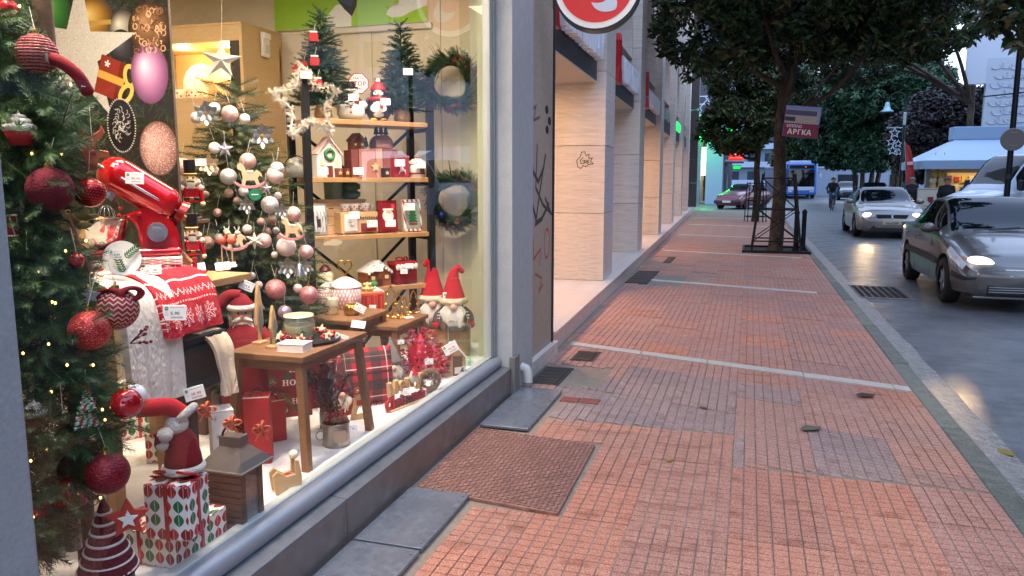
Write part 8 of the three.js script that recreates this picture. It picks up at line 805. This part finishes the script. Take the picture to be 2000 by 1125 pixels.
function gnome(label, p, H, hatH, bend, tagged) { // seated gnome with a tall felt hat pulled over the nose
  const t = thing('gnome', label, 'gnome', p, faceCam(p)), k = H / 120, hb = 58 * k; part(t, 'body', lathe([[0, 0], [26 * k, 2 * k], [28 * k, 22 * k], [20 * k, 50 * k], [0, 62 * k]], 24), M(0x8a8078, .95)); const q = [[0, hb - 2 * k, 0]], n = 7; for (let i = 1; i <= n; i++) { const f = i / n; q.push([bend * Math.pow(Math.max(0, f - .62) / .38, 1.4) * 26 * k, hb + hatH * (f < .85 ? f : .85 + (f - .85) * (bend ? -.6 : 1)) * k, 0]); } const c = new THREE.CatmullRomCurve3(q.map(a => V(...a))), g = new THREE.TubeGeometry(c, 30, 1, 18), P = g.attributes.position; for (let i = 0; i <= 30; i++) { const o = c.getPointAt(i / 30), r = (24 * Math.pow(1 - i / 30, 1.25) + 4.5) * k; for (let j = 0; j <= 18; j++) { const a = i * 19 + j; P.setXYZ(a, o.x + (P.getX(a) - o.x) * r, o.y + (P.getY(a) - o.y) * r, o.z + (P.getZ(a) - o.z) * r); } } g.computeVertexNormals(); part(t, 'hat', g, felt); const e = c.getPointAt(1); part(t, 'hat_tip', sp(5.2 * k, 10, 8), felt, e.x, e.y, e.z); part(t, 'hat_cuff', T(new THREE.TorusGeometry(23 * k, 7.5 * k, 10, 26), 0, hb + 2 * k, 0, PI / 2), M(0xe0cfae, .95, 0, { bumpMap: fleeceB, bumpScale: .01 })); part(t, 'nose', sp(8 * k, 14, 10), M(0xd3a58a, .7), 0, hb - 8 * k, 25 * k); beard(t, 0, hb - 6 * k, 20 * k, 24 * k, 46 * k, beardM, 60); for (const s of [-1, 1]) { part(t, 'arm', tube([[s * 20 * k, 44 * k, 4 * k], [s * 33 * k, 32 * k, 8 * k], [s * 36 * k, 18 * k, 16 * k]], 6.5 * k, 10), M(0x4a3f44, .9)); for (let i = 0; i < 3; i++) part(t, 'sleeve_stripe', T(new THREE.TorusGeometry(6.6 * k, 1.2 * k, 6, 14), s * (26 + i * 4) * k, (38 - i * 6) * k, (6 + i * 2) * k, PI / 2, 0, s * .5), whiteC); part(t, 'mitten', sp(7.5 * k, 10, 8), felt, s * 36 * k, 13 * k, 17 * k); } return t; }
{ const b = V(-2.24, FLOOR, -5.55), bx2 = thing('cardboard_box', 'brown cardboard box that the red hatted gnomes sit on', 'box', b, .3); part(bx2, 'body', rb(.34, .2, .26, .004, 1), M(0xb08456, .8), 0, .1, 0); part(bx2, 'flap', rb(.34, .004, .13, .001, 1), M(0xa0764a, .8), 0, .204, .065); part(bx2, 'tape', rb(.05, .003, .262, .001, 1), M(0xc9a878, .4), 0, .207, 0);
  const mk = (u, v, z) => { const p = onZ(u, v, z); return p; }, a = mk(846, 652, -5.52), c = mk(886, 656, -5.46); a.y = c.y = FLOOR + .21; gnome('left red hatted gnome with a zigzag bent hat by the shelf end', a, 120 * mpp(a) * .95, 92, -.55); gnome('right red hatted gnome with a curled hat tip and a price tag on the hat', c, 120 * mpp(c) * .95, 82, .7); priceTag(far(880, 581, depthOf(c) - .1), 30, '17,90', 'price tag reading 17,90 on the right gnome hat', faceCam(c)); }
{ const p = onY(888, 735, FLOOR); house('wooden_house', 'wooden advent house with a white dotted roof and the number 4 by the window corner', 'wooden house', V(p.x - .03, FLOOR, p.z - .05), .15, .21, .09, woodL, M(0xece8de, .6), .75, t => { part(t, 'inner_scene', rb(.07, .08, .02, .003), M(0x6a4a34, .7), .015, .1, .045); for (let i = 0; i < 12; i++) part(t, 'roof_dot', T(cy(.004, .004, .003, 8), 0, 0, 0, 0, 0, .86), M(0x8a3030, .6), -.02 - (i % 3) * .022, .187 - (i % 3) * .026, -.04 + Math.floor(i / 3) * .026); part(t, 'number_plate', rb(.08, .05, .006, .002), whiteC, .03, .04, .052); part(t, 'number', T(text3('4', .036, .003, 0), .045, .04, .057), M(0x2c2a28, .6)); }); const g = thing('acrylic_stand', 'clear acrylic display stand behind the advent house', 'display stand', V(-2.02, FLOOR, -5.22), .5), m = M(0xe9f5ee, .02, 0, { transmission: 1, thickness: 0 }); for (const [w, h, d, x, y, z] of [[.16, .3, .006, 0, .15, .08], [.006, .3, .16, .08, .15, 0], [.006, .3, .16, -.08, .15, 0], [.166, .006, .166, 0, .303, 0]]) part(g, 'panel', bx(w, h, d), m, x, y, z); for (const s of [-1, 1]) part(g, 'edge', rb(.004, .3, .004, .001, 1), M(0x9cc9b4, .2), s * .083, .15, .083); priceTag(far(880, 680, 5.2), 30, '15,95', 'white dotted price card leaning on the advent house roof', faceCam(p), -.1, .5); }
{ // tinsel bunches behind the stool
  for (const [u, v, w, h, c, l] of [[822, 690, 32, 68, 0xc01f3a, 'bunch of red and pink tinsel under the stool table'], [850, 705, 24, 44, 0xd02a22, 'bright red tinsel bag beside the stool table leg']]) { const p = onY(u, v + h * .7, FLOOR), k = mpp(p), t = thing('tinsel', l, 'tinsel', p), it = []; for (let i = 0; i < 300; i++) { const a = rnd() * 6.3, y = rnd() * h * 1.4, r = w * Math.sqrt(Math.max(0, 1 - Math.pow(y / (h * .7) - 1, 2))); it.push([V(cos(a) * r * k, y * k, sin(a) * r * k), V(cos(a), rr(-.4, .8), sin(a)), rr(.6, 1)]); } part(t, 'core', lathe([[0, 0], [w * .7 * k, h * .3 * k], [w * .8 * k, h * .8 * k], [0, h * 1.3 * k]], 14), M(c, .4, .3)); const f = foliage(t, it, pineTwig(.04, 30, .02, .0016), [c, 0xe06a8a, 0xb01830, 0xf0b0b8], 'strands'); f.material = M(0xffffff, .2, .6, {}); } priceTag(far(838, 706, 4.9), 17, '6,9', 'price tag on the tinsel bunch', .6); priceTag(far(783, 668, 4.6), 13, '3,9', 'price tag at the front leg of the stool table', .6); }
const plaidM = M(0xffffff, .9, 0, { map: canvas(256, 256, g => { g.fillStyle = '#a3202a'; g.fillRect(0, 0, 256, 256); const b = (c, x, w) => { g.fillStyle = c; g.fillRect(x, 0, w, 256); g.fillRect(0, x, 256, w); }; b('rgba(30,50,45,.55)', 20, 46); b('rgba(30,50,45,.55)', 150, 46); b('rgba(240,225,215,.8)', 92, 5); b('rgba(240,225,215,.8)', 222, 5); b('rgba(15,15,20,.6)', 110, 12); b('rgba(235,200,120,.5)', 40, 3); }, true) });
{ const p = onY(732, 800, FLOOR), t = thing('plaid_cushion', 'red tartan cushion standing behind the wooden letters', 'cushion', V(p.x - .12, FLOOR, p.z - .1), .75), g = new THREE.BoxGeometry(.36, .34, .1, 16, 16, 4), P = g.attributes.position; for (let i = 0; i < P.count; i++) { const x = P.getX(i) / .18, y = P.getY(i) / .17, e = Math.max(0, (1 - x * x) * (1 - y * y)); P.setZ(i, P.getZ(i) * (.12 + 1.5 * Math.sqrt(e))); } g.computeVertexNormals(); part(t, 'cover', g, plaidM, 0, .175, 0, -.2); part(t, 'fringe', J(...Array.from({ length: 22 }, (_, i) => rod([-.18 + i * .017, .012, .05], [-.18 + i * .017 + rr(-.005, .005), .001, .08], .004, .002, 5))), felt); const s = thing('plaid_stocking', 'small tartan gnome with a pointed tartan hat left of the cushion', 'gnome', V(p.x - .16, FLOOR, p.z + .12), .7); part(s, 'hat', lathe([[0, .36], [.012, .33], [.05, .2], [.075, .13], [.06, .12], [0, .14]], 20), plaidM); part(s, 'body', lathe([[0, 0], [.07, 0], [.075, .06], [.05, .14], [0, .15]], 18), feltDk); part(s, 'nose', sp(.02, 12, 8), skinM, 0, .125, .066); beard(s, 0, .12, .055, .05, .1, beardM, 24); }
{ const p = onY(778, 752, FLOOR), t = thing('gnome', 'small grey furry gnome between the stool table legs', 'gnome', V(p.x - .05, FLOOR, p.z), .7); part(t, 'body', lathe([[0, 0], [.07, 0], [.08, .06], [.05, .15], [0, .17]], 18), M(0x6d6a66, .95)); part(t, 'hat', lathe([[0, .32], [.03, .26], [.07, .17], [.06, .15], [0, .15]], 18), M(0x77706c, .95)); part(t, 'nose', sp(.018, 10, 8), skinM, 0, .13, .07); beard(t, 0, .14, .05, .06, .13, beardG, 34); }
{ // wooden Merry Christmas letters with a Santa
  const a = onY(758, 806, FLOOR), b = onY(830, 778, FLOOR), c = a.clone().add(b).multiplyScalar(.5), t = thing('wooden_letters', 'wooden Merry Christmas letters with a Santa face on the white floor', 'letters', c, Math.atan2(-(b.z - a.z), b.x - a.x)), w = a.distanceTo(b); part(t, 'lower_word', T(text3('Christmas', w / 6.1, .018, .003), 0, w * .13, 0, 0, 0, .0), plaidM); part(t, 'upper_word', T(text3('Merry', w / 4.4, .018, .003), 0, w * .36, -.012, 0, 0, .06), woodL); part(t, 'base', rb(w, .012, .05, .003), woodL, 0, .006, 0); const s = part(t, 'santa_face', T(sp(.034, 14, 10), 0, 0, 0, 0, 0, 0, [1, 1.2, .5]), whiteC, w * .12, w * .5, .02); part(s, 'hat', T(cy(.002, .03, .045, 14), 0, .035, 0), felt); part(s, 'nose', sp(.008, 8, 6), skinM, 0, .006, .018); priceTag(far(793, 765, depthOf(c) - .04), 20, '7,5', 'price tag on the wooden Merry Christmas letters', faceCam(c)); }
{ const p = onY(838, 768, FLOOR), t = thing('fur_ring', 'small brown and white fur ring cushion at the end of the wooden letters', 'cushion', p, .75), it = []; part(t, 'ring', new THREE.TorusGeometry(.06, .022, 10, 24), M(0x7a6350, .95), 0, .085, 0); for (let i = 0; i < 120; i++) { const a = rnd() * 6.3, b = rnd() * 6.3; it.push([V(cos(a) * (.06 + .022 * cos(b)), .085 + sin(a) * (.06 + .022 * cos(b)), .022 * sin(b)), V(cos(a) * cos(b), sin(a) * cos(b), sin(b)), .5]); } foliage(t, it, pineTwig(.03, 24, .02, .0012), [0x8a735c, 0xd9cbb8, 0x5c4838], 'fur'); }
{ // zinc pail of berries and snowy twigs
  const p = onY(667, 872, FLOOR), k = mpp(p), zinc = M(0x9a958c, .3, .85), t = thing('zinc_pail', 'zinc pail filled with red berries, pine cones and frosted twigs', 'pail', V(p.x - .04, FLOOR, p.z - .02), .7); part(t, 'pail', lathe([[0, 0], [23 * k, 0], [26 * k, 3 * k], [26 * k, 46 * k], [24 * k, 46 * k], [22 * k, 6 * k], [0, 5 * k]], 30), zinc); for (const y of [1, 46]) part(t, 'rim', T(new THREE.TorusGeometry((y < 5 ? 25 : 26) * k, 1.5 * k, 6, 30), 0, y * k, 0, PI / 2), zinc); part(t, 'label', rb(24 * k, 22 * k, .003, .001), M(0xb59a80, .7), 3 * k, 24 * k, 25.5 * k); part(t, 'handle', T(new THREE.TorusGeometry(9 * k, 1.2 * k, 6, 16), -30 * k, 22 * k, 0), zinc);
  for (let i = 0; i < 34; i++) { const a = rnd() * 6.3, r = rr(0, 26) * k; part(t, 'berry', sp(rr(3, 5) * k, 8, 6), M([0x9c1520, 0x6a0e18, 0xb8202a][i % 3], .35), cos(a) * r, (50 + rr(0, 18)) * k, sin(a) * r); } for (let i = 0; i < 3; i++) part(t, 'pine_cone', lathe([[0, -.02], [.014, -.016], [.01, -.008], [.018, -.004], [.012, .004], [.016, .01], [0, .022]], 10), M(0x7a5a44, .8), (14 - i * 10) * k, 56 * k, 18 * k, .8, i, .4);
  const it = [], it2 = []; for (let b = 0; b < 9; b++) { const lean = V(rr(-.5, .15), 1, rr(-.3, .2)).normalize(), L = rr(90, 150) * k; part(t, 'twig', rod([0, 40 * k, 0], [lean.x * L, 40 * k + lean.y * L, lean.z * L], 1.4 * k, .6 * k, 5), M(0x3c2a22, .9)); for (let i = 0; i < 14; i++) { const f = rr(.25, 1); (b % 2 ? it : it2).push([V(lean.x * L * f + rr(-.02, .02), 40 * k + lean.y * L * f, lean.z * L * f + rr(-.02, .02)), lean.clone().add(V(rr(-1, 1), rr(-.2, .6), rr(-1, 1))), rr(.6, 1)]); } for (let i = 0; i < 9; i++) { const f = rr(.3, 1); part(t, 'berry', sp(2.6 * k, 8, 6), M(0x6a0f1a, .4), lean.x * L * f + rr(-.03, .03), 40 * k + lean.y * L * f, lean.z * L * f + rr(-.03, .03)); } } foliage(t, it, twigs[2], [0xb9c4c0, 0x8a9a90, 0x5a7060], 'frosted_needles'); foliage(t, it2, twigs[2], [0x4a1a1c, 0x5c2224, 0x3a2a20], 'dark_leaves'); priceTag(far(690, 835, 3.5), 16, '9,5', 'price tag hanging on the zinc pail', .7);
  const q = onY(634, 838, FLOOR), j = thing('berry_jar', 'small dark jar with a berry spray just behind the zinc pail', 'jar', V(q.x, FLOOR, q.z - .03)); part(j, 'jar', lathe([[0, 0], [.04, 0], [.042, .09], [.036, .09], [0, .02]], 22), zinc); for (let i = 0; i < 22; i++) part(j, 'berry', sp(.011, 8, 6), M(0x7c1420, .4), rr(-.06, .06), .1 + rr(0, .1), rr(-.05, .05)); for (let i = 0; i < 6; i++) part(j, 'leaf', T(petal(.06, .018, .3), 0, .09, 0, .5, i, 0), M(0x4c6a48, .6)); }
{ const p = onY(705, 818, FLOOR), t = thing('wooden_tree', 'small pale wooden A shaped tree with a bow standing near the zinc pail', 'ornament', p, .75); part(t, 'tree', ext([[-.06, 0], [.06, 0], [.02, .17], [-.02, .17]], .02, .002, [[[-.03, .03], [-.012, .08], [.012, .08], [.03, .03]]]), woodL); part(t, 'bow', J(...[-1, 1].map(s => T(new THREE.TorusGeometry(.018, .006, 6, 14), s * .02, .17, .012))), M(0xb03030, .7)); part(t, 'red_patch', rb(.05, .03, .006, .002), redM, 0, .1, .012); }
// gift bags
const hoTex = canvas(256, 384, g => { g.fillStyle = '#6e1620'; g.fillRect(0, 0, 256, 384); g.fillStyle = '#2c5a3a'; for (let i = 0; i < 5; i++) { g.beginPath(); const x = 40 + (i * 83) % 190, y = 50 + i * 70; g.moveTo(x, y - 34); g.lineTo(x - 24, y + 20); g.lineTo(x + 24, y + 20); g.fill(); } g.fillStyle = '#e2d2c4'; g.font = 'bold 50px serif'; for (const [x, y] of [[130, 96], [90, 180], [20, 262], [140, 300], [40, 352]]) { g.fillText('HO', x, y); } }), flakeTex = canvas(128, 256, g => { g.fillStyle = '#e8e2d6'; g.fillRect(0, 0, 128, 256); g.strokeStyle = '#a39c92'; g.lineWidth = 2; for (let i = 0; i < 14; i++) { const x = 22 + (i % 3) * 42 + (i % 2) * 10, y = 20 + i * 17; for (let k = 0; k < 4; k++) { g.beginPath(); g.moveTo(x - 9 * Math.cos(k * .785), y - 9 * Math.sin(k * .785)); g.lineTo(x + 9 * Math.cos(k * .785), y + 9 * Math.sin(k * .785)); g.stroke(); } } });
function giftBag(u, v, w, h, d, label, m, ry, handle = 1, dz = 0) { const p = onY(u, v, FLOOR), k = mpp(p), t = thing('gift_bag', label, 'gift bag', V(p.x, FLOOR, p.z - dz), ry), W = w * k, Hh = h * k; part(t, 'bag', rb(W, Hh, d, .003, 1), m, 0, Hh / 2, 0); part(t, 'fold', rb(W * 1.005, .006, d * 1.01, .001, 1), M(0xcfc4b4, .6), 0, Hh - .004, 0); if (handle) for (const s of [-1, 1]) part(t, 'handle', T(new THREE.TorusGeometry(W * .2, .004, 6, 18, PI), 0, Hh, s * d * .4), M(0x5a2a22, .7)); return t; }
giftBag(565, 808, 84, 118, .14, 'dark red gift bag printed HO HO HO with trees under the nearest side table', M(0xffffff, .6, 0, { map: hoTex }), .65); giftBag(503, 832, 44, 150, .1, 'tall white gift bag with grey snowflakes beside the table leg', M(0xffffff, .6, 0, { map: flakeTex }), .7, 0); giftBag(372, 1010, 44, 190, .1, 'narrow white snowflake bag behind the wrapped gift boxes', M(0xffffff, .6, 0, { map: flakeTex }), .8, 0, .22); giftBag(430, 945, 52, 145, .1, 'red gift bag with an orange bow behind the dark lantern', redM, .5, 1, .3); giftBag(455, 900, 54, 90, .1, 'bright red gift bag behind the lantern roof', M(0xc01a20, .5), .9, 1, .32); giftBag(410, 840, 50, 110, .1, 'red gift bag hanging under the beige cloth', M(0xa8201c, .6), .6, 1, .25);
for (const [u, v, l] of [[402, 800, 'orange ribbon bow on the red bag left of the lantern'], [452, 826, 'orange ribbon bow above the lantern roof'], [510, 838, 'orange ribbon bow at the right end of the lantern roof']]) { const p = far(u, v, v < 815 ? 3.05 : 3.0), k = mpp(p), t = thing('ribbon_bow', l, 'bow', p, .7), m = M(0xc8603a, .4); for (let i = 0; i < 5; i++) part(t, 'bow_loop', T(new THREE.TorusGeometry(9 * k, 2.6 * k, 6, 14), cos(i * 1.26) * 9 * k, sin(i * 1.26) * 6 * k, 0, 0, i, i * 1.26, [1, .6, 1.3]), m); for (const s of [-1, 1]) part(t, 'ribbon_tail', rod([0, 0, 0], [s * 12 * k, -22 * k, 4 * k], 1.8 * k, 1.2 * k, 5), m); part(t, 'knot', sp(4 * k, 8, 6), m); }
priceTag(far(380, 768, 3.0), 38, '28,90', 'price tag reading 28,90 beside the beige cloth', .7, -.1, .2); priceTag(onX(341, 611, fx + .115), 44, '5,90', 'large price tag reading 5,90 on the snowflake blanket', 1.0, -.08, -.1);
{ // dark wooden lantern
  const c = onY(475, 1037, FLOOR), l = onZ(411, 1037, c.z), r = onX(516, 985, c.x), w = c.x - l.x, d = c.z - r.z, k = mpp(c), top = 112 * k, t = thing('wooden_lantern', 'dark brown wooden lantern with a chimney roof and glass side near the glass', 'lantern', V(c.x - w / 2, FLOOR, c.z - d / 2)); part(t, 'foot', uvm(rb(w + .03, .02, d + .03, .003, 1), .3), darkWood, 0, .01, 0); for (let i = 0; i < 8; i++) part(t, 'slat', uvm(rb(w, top / 8 - .004, .016, .002, 1), .3, i), darkWood, 0, .02 + top / 16 + i * top / 8 * .99, d / 2 - .008); part(t, 'back_board', rb(w, top, .014, .002), darkWood, 0, top / 2 + .02, -d / 2 + .007); part(t, 'side_board', rb(.012, top, d - .03, .002), darkWood, -w / 2 + .006, top / 2 + .02, 0); for (const z of [d / 2 - .024, -d / 2 + .022]) part(t, 'corner_post', rb(.014, top, .014, .002, 1), darkWood, w / 2 - .007, top / 2 + .02, z); part(t, 'glass', bx(.003, top, d - .06), M(0xe6dccb, .03, 0, { transmission: .85, thickness: 0 }), w / 2 - .009, top / 2 + .02, 0); part(t, 'inner_town', J(...[0, 1, 2, 3].map(i => T(bx(.02, top * rr(.3, .6), d * .16), 0, top * .25, -d * .3 + i * d * .2))), M(0xb08a5a, .7), w * .1, .03, 0);
  const rm = M(0x5c5650, .5, .2), ry = top + .02, rg = new THREE.BufferGeometry(), a = [w / 2 + .03, ry, d / 2 + .03], b = [w * .3, ry + .075, d * .22]; const Q = [], pt = (s, q, z) => [s * q[0], q[1], z * q[2]]; const quad = (A, B2, C, D) => Q.push(...A, ...B2, ...C, ...A, ...C, ...D); quad(pt(-1, a, 1), pt(1, a, 1), pt(1, b, 1), pt(-1, b, 1)); quad(pt(1, a, 1), pt(1, a, -1), pt(1, b, -1), pt(1, b, 1)); quad(pt(1, a, -1), pt(-1, a, -1), pt(-1, b, -1), pt(1, b, -1)); quad(pt(-1, a, -1), pt(-1, a, 1), pt(-1, b, 1), pt(-1, b, -1)); quad(pt(-1, b, 1), pt(1, b, 1), pt(1, b, -1), pt(-1, b, -1)); quad(pt(-1, a, 1), pt(-1, a, -1), pt(1, a, -1), pt(1, a, 1)); rg.setAttribute('position', new THREE.Float32BufferAttribute(Q, 3)); rg.computeVertexNormals(); part(t, 'roof', rg, rm); part(t, 'roof_edge', rb(w + .066, .008, d + .066, .002, 1), M(0x8d857c, .4, .4), 0, ry - .001, 0); part(t, 'chimney', rb(w * .62, .045, d * .42, .004), rm, 0, ry + .095, 0); part(t, 'handle', T(new THREE.TorusGeometry(.04, .005, 8, 22, PI * 1.15), 0, ry + .115, 0, 0, .6, 0), blackM); }
{ // wooden sleigh on wheels with white fur
  const p = onY(570, 968, FLOOR), k = mpp(p), t = thing('wooden_sleigh', 'small wooden sleigh with a white knob and white fur beside the lantern', 'sleigh', V(p.x - .05, FLOOR, p.z - .04), .9); for (const s of [-1, 1]) part(t, 'side', ext([[-26, 4], [24, 4], [26, 30], [20, 62], [14, 64], [14, 36], [-4, 34], [-22, 48], [-30, 40]].map(q => [q[0] * k, q[1] * k]), .014, .002), woodL, 0, 0, s * 12 * k); part(t, 'seat', rb(44 * k, 5 * k, 26 * k, .003), woodL, 0, 16 * k, 0); for (const x of [-18, 18]) part(t, 'foot', rb(8 * k, 10 * k, 30 * k, .004), woodL, x * k, 5 * k, 0); part(t, 'knob', sp(9 * k, 14, 10), M(0xe9dfc4, .5), 16 * k, 72 * k, 0); part(t, 'red_panel', rb(30 * k, 14 * k, 28 * k, .004), redM, 0, 26 * k, 0); part(t, 'fur', fur((a) => V(cos(a) * 14 * k, 34 * k, sin(a) * 10 * k), 90, 24 * k, 2 * k, 8 * k, 1), furM); }
// wrapped gift boxes at the glass
function wrapped(label, c, w, h, d, ry, bow) { const t = thing('gift_box', label, 'gift box', c, ry); part(t, 'box', uvm(rb(w, h, d, .004, 1), .26), giftPaper, 0, h / 2, 0); part(t, 'ribbon', rb(.016, h + .004, d + .004, .001, 1), redGloss, 0, h / 2, 0); part(t, 'ribbon', rb(w + .004, h + .004, .016, .001, 1), redGloss, 0, h / 2, 0); if (bow) { for (const s of [-1, 1]) { part(t, 'bow_loop', T(new THREE.TorusGeometry(.032, .009, 8, 18), s * .034, h + .016, 0, PI / 2 - .5, 0, 0, [1.2, 1, .7]), redGloss); part(t, 'ribbon_tail', rb(.075, .002, .014, .0008, 1), redGloss, s * .06, h + .004, .02, 0, s * .5, 0); } part(t, 'knot', sp(.014, 10, 8), redGloss, 0, h + .016, 0); } return t; }
{ const a = onY(345, 1116, FLOOR), r = onX(437, 1055, a.x), w = .32, d = a.z - r.z + .02, h = .125; wrapped('lower leaf patterned gift box standing at the window glass', V(a.x - w / 2, FLOOR, a.z - d / 2 - .005), w, h, d, 0); const q = onY(352, 1066, FLOOR + h), w2 = 92 * mpp(q), h2 = 114 * mpp(q); wrapped('upper leaf patterned gift box with a red bow, stacked on the lower one', V(q.x - w2 / 2 + .005, FLOOR + h + .002, q.z - .085), w2, h2, .14, .18, 1); const s = far(250, 1012, 2.36), st = thing('star_ornament', 'red and white felt star leaning on the upper gift box', 'ornament', s, .75); part(st, 'red_star', ext(starPts(40 * mpp(s), 19 * mpp(s)), .012, .002), M(0xb33a26, .7)); part(st, 'white_star', ext(starPts(18 * mpp(s), 8 * mpp(s)), .008, .001), M(0xddd8cc, .7), 0, 0, .011); }
{ // Santa climbing figure
  const p = far(352, 872, 2.72), k = mpp(p), t = thing('santa_doll', 'plush Santa doll seen from behind with a red hat, above the wrapped gift boxes', 'doll', p, .75); part(t, 'coat', lathe([[0, -44 * k], [36 * k, -42 * k], [34 * k, -20 * k], [26 * k, 18 * k], [14 * k, 36 * k], [0, 40 * k]], 24), feltDk, 4 * k, 0, 0); part(t, 'coat_hem', T(new THREE.TorusGeometry(34 * k, 8 * k, 10, 28), 4 * k, -42 * k, 0, PI / 2), furM); part(t, 'head', sp(22 * k, 16, 12), furM, -4 * k, 46 * k, 0); part(t, 'arm', tube([[-16 * k, 22 * k, 8 * k], [-34 * k, 10 * k, 16 * k], [-34 * k, 36 * k, 22 * k]], 10 * k, 10), feltDk); part(t, 'glove', sp(15 * k, 14, 10), furM, -26 * k, 34 * k, 22 * k); part(t, 'glove', sp(12 * k, 14, 10), furM, -32 * k, 14 * k, 20 * k); part(t, 'hat', tube([[10 * k, 62 * k, 0], [-14 * k, 82 * k, 2 * k], [-50 * k, 86 * k, 6 * k], [-72 * k, 88 * k, 8 * k]], 17 * k, 14), felt); part(t, 'hat_fur', T(new THREE.TorusGeometry(20 * k, 8 * k, 10, 24), 14 * k, 64 * k, 0, 1.2, .7, 0), furM); part(t, 'bobble', sp(15 * k, 14, 10), furM, -76 * k, 88 * k, 8 * k); for (const s of [-1, 1]) { part(t, 'leg', rod([(6 + s * 12) * k, -44 * k, 0], [(8 + s * 13) * k, -86 * k, 0], 11 * k, 9 * k), M(0xd9cfc0, .9)); part(t, 'boot', T(sp(15 * k, 12, 10), (10 + s * 14) * k, -98 * k, 4 * k, 0, 0, 0, [1, 1.3, 1.2]), felt); } }
{ // knitted striped gnome hat and other things at the foot of the garland
  const p = far(212, 1118, 2.42), k = mpp(p), t = thing('gnome', 'gnome with a tall dark red striped knitted hat at the garland foot', 'gnome', p, .75), H = 150 * k; part(t, 'hat', lathe([[0, H], [6 * k, H * .96], [30 * k, H * .5], [56 * k, H * .05], [50 * k, 0], [0, 0]], 30), M(0x5c161e, .95, 0, { bumpMap: fleeceB, bumpScale: .008 })); for (let i = 0; i < 7; i++) { const f = .08 + i * .125; part(t, 'knit_stripe', T(new THREE.TorusGeometry((57 - 54 * f) * k, 3.2 * k, 6, 30), 0, H * f, 0, PI / 2 + .08), M(0xc9beb2, .95)); } part(t, 'nose', sp(11 * k, 12, 10), skinM, 26 * k, -6 * k, 44 * k); part(t, 'body', lathe([[0, -80 * k], [50 * k, -78 * k], [46 * k, -10 * k], [0, 4 * k]], 22), M(0x8a8682, .95)); beard(t, 20 * k, 0, 44 * k, 34 * k, 60 * k, beardM, 40);
  const q = far(136, 960, 2.36), k2 = mpp(q), m = thing('glass_mushroom', 'shiny red glass mushroom ornament at the foot of the garland', 'ornament', q, .7); part(m, 'cap', lathe([[0, 30 * k2], [12 * k2, 26 * k2], [20 * k2, 10 * k2], [24 * k2, -6 * k2], [34 * k2, -20 * k2], [32 * k2, -23 * k2], [0, -14 * k2]], 28), redGloss); part(m, 'stem', cy(9 * k2, 11 * k2, 26 * k2, 18), whiteC, 0, -30 * k2, 0); part(m, 'clip', sp(3 * k2, 8, 6), mGold, 0, 32 * k2, 0); const r = far(76, 985, 2.32), m2 = thing('glass_mushroom', 'red glass ornament half hidden by the grey pillar at the bottom left', 'ornament', r, .7); part(m2, 'cap', lathe([[0, 22 * k2], [14 * k2, 14 * k2], [22 * k2, -14 * k2], [20 * k2, -17 * k2], [0, -8 * k2]], 22), redGloss); part(m2, 'stem', cy(6 * k2, 7 * k2, 20 * k2, 14), whiteC, 0, -22 * k2, 0);
  const b = far(141, 1032, 2.5), k3 = mpp(b), c = thing('birch_candle', 'birch bark candle holder with crossed twine under the glass mushroom', 'candle holder', b, .7); part(c, 'bark', cy(15 * k3, 15 * k3, 84 * k3, 22), M(0xffffff, .8, 0, { map: stoneMap })); for (const s of [-1, 1]) part(c, 'twine', rod([-12 * k3, s * 24 * k3, 11 * k3], [12 * k3, -s * 24 * k3, 11 * k3], 1.2 * k3), M(0x5a3a2a, .9)); part(c, 'candle', cy(11 * k3, 11 * k3, 8 * k3, 18), whiteC, 0, 44 * k3, 0); const e = far(104, 1040, 2.62), k4 = mpp(e), g = thing('paper_bag', 'crumpled white paper bag left of the birch candle holder', 'bag', e, .7), bg = new THREE.BoxGeometry(56 * k4, 90 * k4, .07, 6, 8, 3), P = bg.attributes.position; for (let i = 0; i < P.count; i++) P.setXYZ(i, P.getX(i) * (.72 + .3 * (P.getY(i) / (90 * k4) + .5)) + rr(-.002, .002), P.getY(i), P.getZ(i) + .01 * noise.noise(P.getX(i) * 60, P.getY(i) * 50, 2)); bg.computeVertexNormals(); part(g, 'bag', bg, M(0xd9d2c2, .8)); part(g, 'rim', rb(57 * k4, .004, .072, .001, 1), M(0xb5ad9c, .8), 0, 45 * k4, 0); }

// more of the small pale ornaments that fill the tree
for (let i = 0; i < 30; i++) { const f = Math.sqrt(rr(.08, 1)), v = 215 + f * 360, u = 466 + rr(-1, 1) * (30 + f * 105), p = onTree(u, v, 4.32 + rr(-.06, .1)); bauble(p, rr(6, 10) * mpp(p), B[['rose', 'pearl', 'silver', 'bronze'][i % 4]], 'little pale bauble among the branches of the pink and silver tree', 'little pale baubles all over the tree'); }
{ const gb = wrapped('small leaf patterned gift box on the white floor beneath the console table', onY(318, 925, FLOOR).add(V(-.12, 0, -.2)), .2, .14, .16, .5, 1); copyOf(gb, onY(268, 880, FLOOR).add(V(-.2, 0, -.2)), 1.1, 'leaf patterned gift box at the back under the white throw'); copyOf(gb, onY(545, 870, FLOOR).add(V(-.3, 0, -.1)), .2, 'leaf patterned gift box under the nearest side table'); }
giftBag(610, 800, 60, 90, .1, 'dark red gift bag behind the zinc pail', feltDk, .9, 1, .1); giftBag(300, 860, 60, 120, .12, 'brown paper gift bag under the white throw', burlap, .6, 1, .3); giftBag(660, 745, 50, 70, .1, 'red gift bag far back between the tables', redM, .7, 1, .2);
for (const [u, v, l] of [[452, 905, 'silver bauble lying on the white floor behind the lantern']]) { const p = onY(u, v, FLOOR); bauble(p.setY(FLOOR + .028), .028, B[l.split(' ')[0] === 'deep' ? 'pink' : l.split(' ')[0]], l); }
renderer.render(scene, camera);
